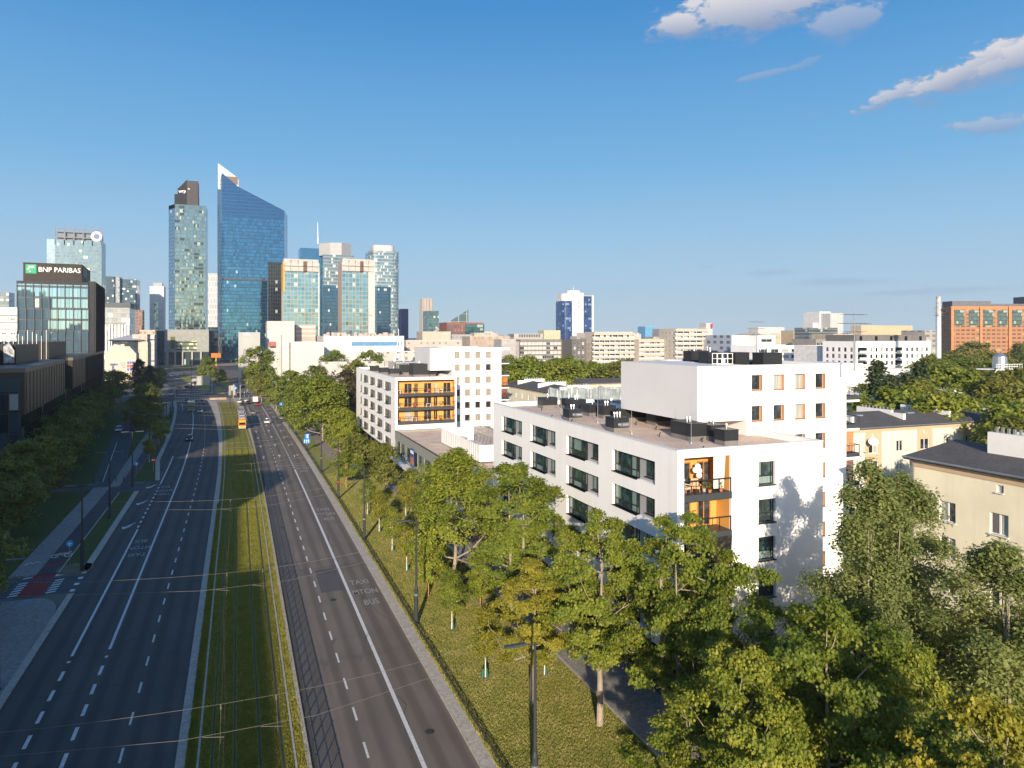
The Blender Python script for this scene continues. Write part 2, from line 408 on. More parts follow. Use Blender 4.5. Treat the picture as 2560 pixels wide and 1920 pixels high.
BEIGE = mat('beige_render', (.55, .48, .40), .85, var=.05, scale=.1)
CONC = mat('pale_concrete', (.40, .38, .34), .85, var=.12, scale=.8, fine=6, streak=.2)
STEEL = mat('galvanised_steel', (.48, .49, .50), .35, metal=.8, var=.1)
WHITEP = mat('white_paint', (.74, .74, .72), .5, var=.04)
BRONZE = mat('bronze_panel', (.034, .029, .023), .45, metal=.35, var=.12, scale=.5)
BRONZED = mat('dark_bronze_louvre', (.024, .021, .018), .5, metal=.3, var=.2)
PARAP = mat('worn_metal_coping', (.12, .10, .08), .5, metal=.3, var=.2, scale=.4)
BLACKG = mat('black_glass', (.006, .009, .013), .06, var=.4, spec=.35)
GLASS = winglass('window_glass', p=.38)
GLASSD = winglass('dark_window_glass', p=.12)
GLASSC = winglass('window_glass_blinds', curt=(.33, .325, .29), p=.7)
GLASSG = winglass('green_tinted_glass', dark=(.016, .034, .036), curt=(.22, .32, .30), p=.3)
FRAMEW = mat('white_window_frame', (.7, .7, .68), .5, var=.03)
FRAMEB = mat('brown_window_frame', (.30, .13, .06), .5, var=.1)
PEACH = mat('peach_window_reveal', (.52, .33, .21), .7, var=.05)
LGREEN = mat('bright_green_paint', (.03, .25, .07), .5)
BLUEP = mat('sign_blue', (.01, .20, .62), .4, var=.03)
REDP = mat('sign_red', (.6, .02, .02), .4, var=.03)
GREENB = mat('logo_green', (.02, .33, .16), .4, var=.02)
LOGOW = mat('logo_white', (.85, .85, .85), .5, var=.02)
POLE = mat('lamp_post_paint', (.045, .052, .06), .45, metal=.3, var=.08)
WIREM = mat('copper_wire', (.15, .135, .115), .6, metal=.2)
RUBBER = mat('tyre_rubber', (.02, .02, .02), .8)
SKIN = mat('skin', (.45, .27, .19), .6)
CARGL = mat('car_glass', (.012, .016, .02), .05, spec=.8)
LAMPW = mat('headlight_lens', (.8, .8, .8), .1)
LAMPR = mat('tail_light_lens', (.4, .01, .01), .2)
BARK = barkmat('grey_brown_bark', (.30, .255, .20))
BARKW = barkmat('limewashed_bark', (.62, .60, .54))
BARKO = barkmat('orange_stake_timber', (.42, .22, .08))
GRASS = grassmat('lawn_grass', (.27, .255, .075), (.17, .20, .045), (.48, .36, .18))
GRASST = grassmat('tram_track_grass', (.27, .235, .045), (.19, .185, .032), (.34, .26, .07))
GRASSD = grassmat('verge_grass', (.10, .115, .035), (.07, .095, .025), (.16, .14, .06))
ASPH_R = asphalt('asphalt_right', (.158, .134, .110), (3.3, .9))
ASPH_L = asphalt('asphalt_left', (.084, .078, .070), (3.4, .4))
ASPH_S = asphalt('asphalt_service', (.07, .072, .075))
ASPHP = asphalt('asphalt_patch', (.085, .08, .078))
PATHM = asphalt('path_paving', (.26, .22, .185))
PAVE = mat('pavement_slabs', (.24, .23, .21), .9, var=.12, scale=.5, fine=3)
BIKE = asphalt('cycle_path', (.075, .062, .062))
BIKER = mat('red_cycle_crossing', (.26, .03, .03), .8, var=.12, fine=8)
KERB = mat('kerb_stone', (.40, .365, .31), .9, var=.14, scale=1.2, fine=5)
PAINT = paintmat('road_paint', (.62, .62, .60), .2)
PAINTW = paintmat('worn_road_paint', (.42, .41, .39), .48)
RAILM = mat('tram_rail', (.045, .036, .03), .6)
EARTH = mat('city_ground', (.12, .115, .10), .95, var=.3, scale=.03, fine=.2)
LEAF_M = leafmat('maple_leaf', (.095, .145, .022), (.22, .265, .036), (.42, .40, .055))
LEAF_Y = leafmat('yellow_green_leaf', (.15, .17, .022), (.28, .27, .034), (.44, .37, .05))
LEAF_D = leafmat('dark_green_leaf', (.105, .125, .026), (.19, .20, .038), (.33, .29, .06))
LEAF_P = leafmat('silvery_leaf', (.12, .165, .05), (.225, .265, .085), (.36, .37, .14))
LEAF_B = leafmat('bright_lime_leaf', (.13, .18, .022), (.25, .29, .036), (.40, .40, .05))
LEAF_C = leafmat('conifer_needle', (.025, .045, .020), (.048, .070, .028), (.09, .105, .04), trans=.1)
LEAF_R = leafmat('red_brown_leaf', (.060, .045, .024), (.10, .075, .032), (.16, .12, .045))

# ------------------------------------------------------------------ ground, roads, markings
def cr(Y): return -2.9 * (max(0.0, Y - 100) / 223) ** 2          # right carriageway drifts left
def cl_(Y): return -7.2 * (max(0.0, Y - 140) / 183) ** 2         # left carriageway drifts more
def cm(Y): return (cr(Y) + cl_(Y)) / 2
def zero(Y): return 0.0
def ribbon(mb, xa, xb, y0, y1, z, sh=zero, step=8.0, mi=0, sh2=None, z0=None):
    n = max(1, int(math.ceil((y1 - y0) / step)))
    fa = xa if callable(xa) else (lambda y: xa); fb = xb if callable(xb) else (lambda y: xb)
    sh2 = sh2 or sh
    for i in range(n):
        a, b = y0 + (y1 - y0) * i / n, y0 + (y1 - y0) * (i + 1) / n
        P = [(fa(a) + sh(a), a), (fb(a) + sh2(a), a), (fb(b) + sh2(b), b), (fa(b) + sh(b), b)]
        mb.face([(p[0], p[1], z) for p in P], mi)
        if z0 is not None:
            mb.face([(*P[0], z0), (*P[0], z), (*P[3], z), (*P[3], z0)], mi); mb.face([(*P[1], z0), (*P[1], z), (*P[2], z), (*P[2], z0)], mi)
            if i == 0: mb.face([(*P[0], z0), (*P[1], z0), (*P[1], z), (*P[0], z)], mi)
            if i == n - 1: mb.face([(*P[2], z0), (*P[3], z0), (*P[3], z), (*P[2], z)], mi)
    return mb
g = MB(); N_ = 24
for i in range(N_):
    for j in range(N_):
        q = lambda k: (-1 if k < N_ / 2 else 1) * (abs(k - N_ / 2) / (N_ / 2)) ** 2 * 9000
        g.face([(q(i), q(j) + 500, 0), (q(i + 1), q(j) + 500, 0), (q(i + 1), q(j + 1) + 500, 0), (q(i), q(j + 1) + 500, 0)])
struct('ground', g, EARTH)
YJ0, YJ1 = 352, 378        # the crossing street
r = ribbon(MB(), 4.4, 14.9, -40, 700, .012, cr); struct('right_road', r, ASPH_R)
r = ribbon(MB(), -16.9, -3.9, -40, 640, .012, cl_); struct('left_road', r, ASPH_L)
r = MB(); r.face([(-90, YJ0, .016), (40, YJ0, .016), (40, YJ1, .016), (-90, YJ1, .016)])
r.face([(-19 + cl_(355), 326, .018), (-16.8 + cl_(326), 326, .018), (-16.8 + cl_(352), 352.5, .018), (-24 + cl_(355), 352.5, .018)])
r.face([(12, 245, .016), (34, 249, .016), (34, 256, .016), (12, 258, .016)])
struct('cross_street', r, ASPH_L)
r = MB(); r.face([(-120, 640, .02), (25, 640, .02), (60, 780, .02), (-120, 780, .02)]); struct('roundabout_plaza', r, ASPH_S)
# service road and lane mouth on the left
sv = lambda Y: -24 - (Y - 160) * .098
r = MB(); ribbon(r, lambda y: sv(y) - 2.3, lambda y: sv(y) + 2.3, 150, 345, .014)
r.face([(-29, 146, .013), (-16.7, 146, .013), (-16.7, 154, .013), (-29, 154, .013)])
r.face([(-60, 91.5, .015), (-16.7, 91.5, .015), (-16.7, 97.5, .015), (-60, 97.5, .015)])
struct('service_road', r, ASPH_S)
# tram strip
s = ribbon(MB(), -3.1, 4.25, -40, 348, .10, cm, z0=0); struct('tram_track_lawn', s, GRASST)
k = MB()
ribbon(k, -3.9, -3.1, -40, 348, .13, cl_, z0=0, sh2=cm)
ribbon(k, 4.25, 4.55, -40, 348, .16, cm, z0=0, sh2=cr)
ribbon(k, 14.9, 15.95, -40, 246, .13, cr, z0=0); ribbon(k, 14.9, 15.95, 257, 350, .13, cr, z0=0)
ribbon(k, -17.7, -16.9, 99, 146, .13, cl_, z0=0); ribbon(k, -17.5, -16.9, 45, 90.5, .13, z0=0)
ribbon(k, lambda y: -15.2 - 2.1 * min(1, (y - 156) / 25) , lambda y: -14.4 - 2.0 * min(1, (y - 156) / 25), 156, 340, .13, cl_, z0=0)
ribbon(k, -20.15, -20.0, 99, 146, .135, z0=0); ribbon(k, 26.4, 26.6, 20, 152, .15, z0=0)
struct('kerbs', k, KERB)
t = MB()
for xo in (-1.64, -.22, 1.40, 2.86): ribbon(t, xo - .045, xo + .045, -40, 640, .125, cm, z0=.09)
struct('tram_rails', t, RAILM)
t = MB()
for xo in (-2.5, 3.6): ribbon(t, xo - .07, xo + .07, -40, 330, .15, cm, z0=.09)
struct('track_kerb', t, KERB)
# lawns, paths
pc = lambda Y: 28.1 if Y < 52 else (28.1 - (Y - 52) / 33 * 6.1 if Y < 85 else 22.0 - (Y - 85) * .012)
l = ribbon(MB(), 15.95, 26.4, -40, 246, .10, cr, z0=0, sh2=zero); ribbon(l, 15.95, 34, 257, 350, .10, cr, z0=0, sh2=zero)
ribbon(l, 26.4, 60, 152, 246, .10, z0=0)
struct('street_lawn', l, GRASS)
p = ribbon(MB(), lambda y: pc(y) - 1.35, lambda y: pc(y) + 1.35, 15, 245, .112); struct('footpath', p, PATHM)
p = ribbon(MB(), 26.6, 31.2, 10, 150, .118, z0=0); p.box(31.5, 46, 10, 44, 0, .10); struct('shop_pavement', p, PAVE)
l = ribbon(MB(), -20.0, -17.7, 99.5, 146, .12, cl_, z0=0, sh2=cl_); 
ribbon(l, lambda y: -46 - (y - 100) * .08, -25.3, 99, 150, .10, z0=0)
ribbon(l, lambda y: sv(y) - 16, lambda y: sv(y) - 2.4, 154, 345, .10, z0=0)
ribbon(l, lambda y: sv(y) + 2.6, lambda y: max(sv(y) + 3, -21.8 - (y - 156) * .03) , 158, 345, .10, z0=0)
ribbon(l, lambda y: -19.4, lambda y: -15.3 - 2.1 * min(1, (y - 156) / 25) + cl_(y), 156, 215, .11, z0=0)
ribbon(l, lambda y: -19.4 - (y - 215) * .06, lambda y: -17.3 + cl_(y), 215, 340, .11, z0=0)
ribbon(l, -60, -29, 20, 90, .10, z0=0)
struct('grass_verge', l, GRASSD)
b = ribbon(MB(), -22.4, -20.15, 99, 150, .11, z0=0); ribbon(b, lambda y: -20.9 - (y - 150) * .02, lambda y: -19.5 - (y - 150) * .02, 150, 340, .10, z0=0)
struct('cycle_path', b, BIKE)
p = ribbon(MB(), -25.2, -22.4, 99, 152, .12, z0=0); ribbon(p, -29, -17.5, 20, 84, .12, z0=0)
ribbon(p, lambda y: -22.6 - (y - 152) * .03, lambda y: -20.9 - (y - 150) * .02, 152, 340, .12, z0=0)
pts = [(-24.5, 84)] + [(-20.5 + 3.0 * math.cos(R(a)), 84 + 6.2 * math.sin(R(a))) for a in range(0, 91, 10)] + [(-24.5, 90.2)]
p.prism(pts, 0, .121); p.box(-62, -40, 103, 137, 0, .115)
struct('pavement', p, PAVE)
p = MB(); pts = [(-18.6 + 2.0 * math.cos(R(a)), 100.2 + 2.1 * math.sin(R(a))) for a in range(0, 360, 20)]
p.prism(pts, 0, .13); struct('ground_patch', p, mat('dry_earth', (.15, .13, .08), .95, var=.3, fine=5))
p = MB()
p.face([(-22.6, 97.7, .022), (-20.3, 97.7, .022), (-20.3, 103.5, .022 + .1), (-22.6, 103.5, .122)])
p.face([(-22.6, 91.3, .024), (-20.2, 91.3, .024), (-20.2, 96.6, .024), (-22.6, 96.6, .024)])
struct('cycle_path_crossing', p, BIKER)
r = MB(); r.face([(8.6, 81, .017), (11.2, 81.2, .017), (11.1, 89.3, .017), (8.7, 89.1, .017)]); struct('road_patch', r, ASPHP)
# junction furniture in the ground
isl = MB()
isl.prism([(-1.2 + cm(384), 380), (2.5 + cm(384), 380), (3 + cm(430), 430), (0 + cm(430), 430)], 0, .15)
isl.prism([(-3.2 + cl_(400), 402), (-.5 + cl_(400), 402), (2.2 + cm(450), 450), (cm(560) - 3, 560), (cl_(560) - 3, 560), (cl_(450) - 3.5, 450)], 0, .14)
isl.prism([(4 + cr(450), 400), (4.2 + cr(450), 450), (4 + cr(560), 560), (cm(560) + 2.5, 560), (cm(450) + 4.5, 450)], 0, .14)
isl.prism([(-40 + 20 * math.cos(R(a)), 690 + 22 * math.sin(R(a))) for a in range(0, 360, 20)], 0, .2)
isl.prism([(16 + cr(420), 382), (60, 382), (60, 600), (16 + cr(600), 600)], 0, .12)
struct('traffic_island_lawn', isl, GRASS)
isl = MB()
isl.prism([(-17 + cl_(385), 380), (-14 + cl_(400), 400), (-17.5 + cl_(500), 500), (-110, 500), (-110, 380)], 0, .12)
isl.prism([(-3.5 + cl_(340), 340), (-1.5 + cm(340), 330), (4 + cr(340), 330), (4.2 + cr(350), 351), (-3.5 + cl_(350), 351)], 0, .135)
isl.prism([(14.9 + cr(350), 330), (34, 330), (34, 351.5), (14.9 + cr(350), 351.5)], 0, .135)
isl.prism([(-120, 740), (60, 740), (60, 800), (-120, 800)], 0, .15)
struct('pavement', isl, mat('warm_paving', (.30, .25, .20), .9, var=.15, fine=2))

mk = MB(); Z = .022
def line(x, y0, y1, w=.14, on=0, off=0, sh=cr, m=None, z=Z):
    m = m or mk
    if not on: ribbon(m, x - w / 2, x + w / 2, y0, y1, z, sh); return
    y = y0
    while y < y1 - .2: ribbon(m, x - w / 2, x + w / 2, y, min(y + on, y1), z, sh); y += on + off
line(8.22, 43.2, 335, .16, 2, 3.0); line(11.5, 20, 158, .30); line(11.5, 160, 246, .30, 1.1, 1.2); line(11.5, 246, 338, .24)
line(5.9, 252, 340, .14)
line(-7.4, 43.6, 330, .16, 1.9, 3.1, cl_); line(-10.9, 44, 72, .26, 1.8, 1.65, cl_); line(-10.9, 73.4, 335, .24, sh=cl_)
line(-13.8, 44, 72, .26, 1.8, 1.65, cl_); line(-13.8, 73, 117.5, .24, sh=cl_); line(-13.9, 118.5, 151, .26, 1.3, 1.6, cl_); line(-13.9, 152, 186, .24, sh=cl_)
line(-14.3, 300, 335, .16, sh=cl_)
line(-20.1, 98, 103, .3, .9, .9, zero); line(-17.3, 80.5, 108, .5, .8, 1.4, zero)
ribbon(mk, lambda y: sv(y) - .9, lambda y: sv(y) - .75, 158, 215, .020); 
for i in range(6):
    for x0 in (-23.5, -19.9):
        for yb in (91.8, 98.0): mk.face([(x0, yb + i * .85, .03), (x0 + .9, yb + i * .85 + .3, .03), (x0 + .9, yb + i * .85 + .7, .03), (x0, yb + i * .85 + .4, .03)]) if (yb + i * .85 < 96.5 or yb > 97) else None
for x0, x1, yb, sh in ((-17, -4, 346, cl_), (4.6, 14.8, 346, cr), (-14.5, -3, 381, cl_), (4, 14, 381, cr)):
    x = x0
    while x < x1: mk.face([(x + sh(yb), yb, Z), (x + .55 + sh(yb), yb, Z), (x + .55 + sh(yb), yb + 4, Z), (x + sh(yb), yb + 4, Z)]); x += 1.1
def arrow(x, y, kind='up', s=1.0, m=None):
    m = m or mk
    def P(pts): m.face([(x + a * s, y + b * abs(s), Z) for a, b in pts])
    if kind == 'up':
        P([(-.09, 0), (.09, 0), (.09, 2.6), (-.09, 2.6)]); P([(-.42, 2.6), (.42, 2.6), (0, 4.3)])
    elif kind == 'right':
        P([(-.42, 0), (-.24, 0), (-.24, 3.2), (-.42, 3.2)]); P([(-.24, 2.8), (.35, 3.0), (.35, 3.4), (-.24, 3.2)]); P([(.35, 2.4), (.95, 3.3), (.35, 4.0)])
    elif kind == 'merge':
        P([(-.3, 1.2), (.8, 3.6), (.6, 3.8), (-.5, 1.5)]); P([(-.9, 1.9), (-.55, 0.2), (.1, 1.1)]); P([(.5, 3.6), (.65, 3.6), (.1, 1.0), (-.1, 1.0)])
for yy in (174, 192, 208, 222, 236): arrow(5.9 + cr(yy), yy); arrow(9.5 + cr(yy), yy + 1); arrow(13.1 + cr(yy), yy, 'right')
for yy in (262, 276, 290, 304): arrow(13.2 + cr(yy), yy, 'right')
for yy in (118, 134, 148): arrow(-15.3, yy, 'merge')
struct('road_markings', mk, PAINT)
random.seed(19); cv = MB(); tr_ = MB()
for i in range(26):
    a = random.choice((6.2, 9.6, 12.9, -5.6, -9.2, -12.2)); y = random.uniform(44, 300); sh_ = cr if a > 0 else cl_
    cv.tube((a + sh_(y), y, .014), (a + sh_(y), y, .02), .36, n=12)
for i in range(30):
    a = random.uniform(4.8, 14.2) if i % 3 else random.uniform(-16, -4.5); y = random.uniform(42, 220); sh_ = cr if a > 0 else cl_; x_ = a + sh_(y); w_ = .05
    for k in range(random.randint(4, 12)):
        nx, ny = x_ + random.uniform(-.35, .35), y + random.uniform(.5, 1.6); tr_.face([(x_ - w_ / 2, y, .0175), (x_ + w_ / 2, y, .0175), (nx + w_ / 2, ny, .0175), (nx - w_ / 2, ny, .0175)]); x_, y = nx, ny
for i in range(7):
    y = 60 + i * 31 + random.uniform(-6, 6); a, b = ((4.5, 14.8) if i % 2 else (-16.8, -4.0)); sh_ = cr if a > 0 else cl_
    tr_.face([(a + sh_(y), y, .017), (b + sh_(y), y + .3, .017), (b + sh_(y), y + .42, .017), (a + sh_(y), y + .12, .017)])
struct('road_manholes', cv, mat('cast_iron', (.05, .048, .045), .6, metal=.3)); struct('tar_seams', tr_, mat('tar', (.035, .033, .032), .6))
bc = MB()                                   # cycle and pedestrian marks on the path
for cx in (0, 1.5):
    pts = [(-22.0 + cx + .42 * math.cos(R(a)), 106.5 + .75 * math.sin(R(a)), .16) for a in range(0, 361, 30)]
    for a, b in zip(pts, pts[1:]): bc.tube(a, b, .05, n=4)
bc.path([(-22.0, 106.5, .16), (-21.6, 107.6, .16), (-20.7, 107.5, .16), (-21.2, 106.5, .16), (-21.7, 107.6, .16)], .05, 4)
bc.path([(-20.5, 106.5, .16), (-20.7, 107.9, .16), (-20.4, 108.1, .16)], .05, 4)
bc.path([(-24.6, 103.4, .16), (-24.2, 104.6, .16), (-23.8, 103.6, .16), (-23.4, 104.4, .16), (-22.9, 103.7, .16)], .06, 4)
struct('path_markings', bc, PAINT)
def text_mesh(s, size, ext=0.0, name='lettering', sx=1.0):
    cu = bpy.data.curves.new('t', 'FONT'); cu.body = s; cu.size = size; cu.extrude = ext; cu.align_x = 'CENTER'; cu.align_y = 'CENTER'
    cu.resolution_u = 2; cu.offset = size * .006
    o = bpy.data.objects.new('t', cu); col.objects.link(o)
    dg = bpy.context.evaluated_depsgraph_get(); dg.update()
    me = bpy.data.meshes.new_from_object(o.evaluated_get(dg)); me.name = name
    bpy.data.objects.remove(o); bpy.data.curves.remove(cu)
    return me
def road_text(x, y, words, flip=False, sy=2.2):
    for i, w in enumerate(words):
        me = text_mesh(w, 1.0); me.materials.clear(); me.materials.append(PAINTW if i or 1 else PAINT)
        k = -1 if flip else 1
        me.transform(Matrix.Translation((0, 0, 0)) @ Matrix.Diagonal((.95 * k, sy * k, 1, 1)))
        o = bpy.data.objects.new('road_lettering', me); col.objects.link(o); o['kind'] = 'structure'
        o.location = (x + .12 * i * k, y - 3.3 * i * k, .026)
PAINTW2 = PAINTW
road_text(13.1, 83, ['TAXI', 'MTON', 'BUS']); road_text(13.0, 120, ['TAXI', 'MTON', 'BUS']); road_text(12.8, 162, ['TAXI', 'MTON', 'BUS'])
road_text(-12.3, 104, ['TAXI', 'MTON', 'BUS'], True); road_text(-12.5, 142, ['TAXI', 'MTON', 'BUS'], True)

# ------------------------------------------------------------------ building kit
def gwall(mb, a, b, z0, z1, ops=(), depth=.22, mi=0, rmi=None):
    """wall from a to b (outside on the right of a->b) with real openings and reveals; op = (u0,u1,z0,z1[,depth])"""
    rmi = mi if rmi is None else rmi
    W = math.hypot(b[0] - a[0], b[1] - a[1]); ux, uy = (b[0] - a[0]) / W, (b[1] - a[1]) / W; ix, iy = -uy, ux
    def P(u, z, d=0): return (a[0] + ux * u + ix * d, a[1] + uy * u + iy * d, z)
    zs = sorted({z0, z1} | {o[2] for o in ops} | {o[3] for o in ops}); zs = [z for z in zs if z0 <= z <= z1]
    for lo, hi in zip(zs, zs[1:]):
        if hi - lo < 1e-4: continue
        us = sorted([(o[0], o[1]) for o in ops if o[2] <= lo + 1e-5 and o[3] >= hi - 1e-5]); c = 0
        for s_, e_ in us + [(W, W)]:
            if s_ - c > 1e-4: mb.face([P(c, lo), P(s_, lo), P(s_, hi), P(c, hi)], mi, [(c, lo), (s_, lo), (s_, hi), (c, hi)])
            c = max(c, e_)
    for o in ops:
        d = o[4] if len(o) > 4 else depth; u0, u1, w0, w1 = o[:4]
        mb.face([P(u0, w0), P(u0, w1), P(u0, w1, d), P(u0, w0, d)], rmi); mb.face([P(u1, w0), P(u1, w0, d), P(u1, w1, d), P(u1, w1)], rmi)
        mb.face([P(u0, w0), P(u0, w0, d), P(u1, w0, d), P(u1, w0)], rmi); mb.face([P(u0, w1), P(u1, w1), P(u1, w1, d), P(u0, w1, d)], rmi)
WC = {}
def frame_mb(mb, x0, x1, z0, z1, y, t=.07, th=.06, mi=0):
    mb.box(x0, x0 + t, y, y + th, z0, z1, mi); mb.box(x1 - t, x1, y, y + th, z0, z1, mi)
    mb.box(x0 + t, x1 - t, y, y + th, z0, z0 + t, mi); mb.box(x0 + t, x1 - t, y, y + th, z1 - t, z1, mi)
def win_meshes(w, h, kind, depth, fm, gm):
    key = (round(w, 2), round(h, 2), kind, depth, fm.name, gm.name)
    if key in WC: return WC[key]
    f = MB(); p = MB(); extra = []; y = depth - .08
    gz = lambda x0, x1, z0, z1: p.face([(x0, y + .05, z0), (x1, y + .05, z0), (x1, y + .05, z1), (x0, y + .05, z1)])
    if kind == 'band':           # wide street window: glazing, grey panel, small sash with a sill
        a, b = w * .60, w * .755
        frame_mb(f, 0, a, 0, h, y, .08)
        for x in (.16, .42, .54): f.box(w * x - .04, w * x + .04, y + .001, y + .061, .08, h - .08)
        f.box(.08, a - .08, y + .003, y + .063, h * .30, h * .30 + .09)
        frame_mb(f, b + .05, w - .02, h * .26, h - .02, y + .002, .06)
        f.box(w * .88 - .03, w * .88 + .03, y + .004, y + .05, h * .3, h - .08)
        for x0, x1 in ((.08, w * .16), (w * .16, w * .42), (w * .42, w * .54), (w * .54, a - .08)): gz(x0, x1, .05, h * .3); gz(x0, x1, h * .33, h - .05)
        gz(b + .07, w - .04, h * .28, h - .04)
        pn = MB(); pn.box(a + .002, w, y + .055, y + .075, 0, h); extra.append(('panel', pn.mesh('panel', GREYP)))
        sl = MB(); sl.box(-.02, a + .05, -.07, y, -.07, .0); sl.box(b, w + .01, y - .16, y + .05, h * .2, h * .2 + .06); extra.append(('sill', sl.mesh('sill', DARKF)))
    elif kind == 'deep':         # black framed gable window
        frame_mb(f, 0, w, 0, h, y, .09); f.box(w * .28, w * .28 + .08, y + .001, y + .061, h * .38, h - .09); f.box(.09, w - .09, y + .003, y + .063, h * .34, h * .34 + .1)
        f.box(w - .28, w - .22, y + .004, y + .06, .09, h - .09)
        gz(.05, w * .28, h * .38, h - .05); gz(w * .31, w - .27, h * .38, h - .05); gz(.05, w - .05, .05, h * .34); gz(w - .22, w - .05, h * .38, h - .05)
        sl = MB(); sl.box(-.05, w + .05, -.1, y, -.08, -.0); extra.append(('sill', sl.mesh('sill', DARKF)))
    elif kind == 'peach':        # plain sash in a peach reveal
        frame_mb(f, 0, w, 0, h, y, .05); gz(.04, w - .04, .04, h - .04)
        sl = MB(); sl.box(-.03, w + .03, -.05, y, -.06, 0); extra.append(('sill', sl.mesh('sill', FRAMEB)))
    elif kind == 'twin':         # two-light white window with a white reveal
        frame_mb(f, 0, w, 0, h, y, .07); f.box(w * .5 - .06, w * .5 + .06, y + .001, y + .061, .07, h - .07)
        gz(.05, w * .5, .05, h - .05); gz(w * .5, w - .05, .05, h - .05)
        sl = MB(); sl.box(-.06, w + .06, -.12, y, -.07, 0); extra.append(('sill', sl.mesh('sill', FRAMEW)))
    elif kind == 'tri':
        frame_mb(f, 0, w, 0, h, y, .07)
        for x in (.33, .66): f.box(w * x - .04, w * x + .04, y + .001, y + .061, .07, h - .07)
        for x0, x1 in ((.05, .33 * w), (.33 * w, .66 * w), (.66 * w, w - .05)): gz(x0, x1, .05, h - .05)
    elif kind == 'shop':
        frame_mb(f, 0, w, 0, h, y, .08); n = max(1, int(w / 1.5))
        for i in range(1, n): f.box(w * i / n - .04, w * i / n + .04, y + .001, y + .061, .08, h - .08)
        for i in range(n): gz(w * i / n + .02, w * (i + 1) / n - .02, .05, h - .05)
    elif kind == 'balcony':      # recessed balcony seen from afar: dark back, slab rail
        frame_mb(f, 0, w, 0, h, y, .06); gz(.04, w - .04, .04, h - .04)
        f.box(0, w, .02, .08, 0, h * .38)
    WC[key] = (f.mesh('window', fm), p.mesh('pane', gm), extra); return WC[key]
WM = {}
def win_single(w, h, kind, depth, fm, gm):
    """far windows: frame and glass in one mesh"""
    key = (round(w, 2), round(h, 2), kind, depth, fm.name, gm.name, 's')
    if key not in WM:
        m = MB(); y = depth - .06
        m.face([(0, y, 0), (w, y, 0), (w, y, h), (0, y, h)], 1)
        if kind == 'balcony':
            m.box(0, w, -.02, .06, 0, h * .36, 0); m.box(w * .3, w * .36, y - .05, y, 0, h, 0)
        else:
            t = .08
            for q in ((0, t, 0, h), (w - t, w, 0, h), (w / 2 - t / 2, w / 2 + t / 2, 0, h), (t, w - t, 0, t), (t, w - t, h - t, h)):
                m.box(q[0], q[1], y - .05, y - .01, q[2], q[3], 0)
        WM[key] = m.mesh('window', [fm, gm])
    return WM[key]
def windows(parent, a, b, ops, kind='twin', fm=None, gm=None, depth=.22, detail=False, cnt=None, name='window'):
    fm = fm or FRAMEW; gm = gm or GLASS
    W = math.hypot(b[0] - a[0], b[1] - a[1]); ux, uy = (b[0] - a[0]) / W, (b[1] - a[1]) / W; ang = math.atan2(uy, ux)
    for o in ops:
        u0, u1, w0, w1 = o[:4]; loc = (a[0] + ux * u0, a[1] + uy * u0, w0)
        if detail:
            fme, pme, ex = win_meshes(u1 - u0, w1 - w0, kind, depth, fm, gm)
            wd = put(name, fme, None, parent, loc, ang); put('pane', pme, None, wd)
            for n_, me in ex: put(n_, me, None, wd)
        else:
            if cnt is not None:
                cnt[0] += 1
                if cnt[0] > 100:
                    cnt[1].append((win_single(u1 - u0, w1 - w0, kind, depth, fm, gm), loc, ang)); continue
            put(name, win_single(u1 - u0, w1 - w0, kind, depth, fm, gm), None, parent, loc, ang)
def flush_windows(root, rest):
    if not rest: return
    V = []; Fc = []; MI = []; mats = []
    for me, loc, ang in rest:
        c, s = math.cos(ang), math.sin(ang); k = len(V)
        V += [(loc[0] + v.co.x * c - v.co.y * s, loc[1] + v.co.x * s + v.co.y * c, loc[2] + v.co.z) for v in me.vertices]
        for m in me.materials:
            if m not in mats: mats.append(m)
        for p in me.polygons: Fc.append([k + i for i in p.vertices]); MI.append(mats.index(me.materials[p.material_index]))
    me = bpy.data.meshes.new('remaining_windows'); me.from_pydata(V, [], Fc)
    for m in mats: me.materials.append(m)
    me.polygons.foreach_set('material_index', MI); me.update()
    put('window', me, None, root)['kind'] = 'stuff'
def cols(W, n, ww, m0=None, m1=None):
    """n windows of width ww spread over W"""
    m0 = (W - n * ww) / (n + 1) if m0 is None else m0; m1 = m0 if m1 is None else m1
    if n == 1: return [(m0, m0 + ww)]
    st = (W - m0 - m1 - ww) / (n - 1)
    return [(m0 + i * st, m0 + i * st + ww) for i in range(n)]
def grid(cs, rows): return [(a, b, z0, z1) for z0, z1 in rows for a, b in cs]
def rows(z, pitch, n, h): return [(z + i * pitch, z + i * pitch + h) for i in range(n)]
SIDES = lambda w, d: {'S': ((0, 0), (w, 0)), 'E': ((w, 0), (w, d)), 'N': ((w, d), (0, d)), 'W': ((0, d), (0, 0))}
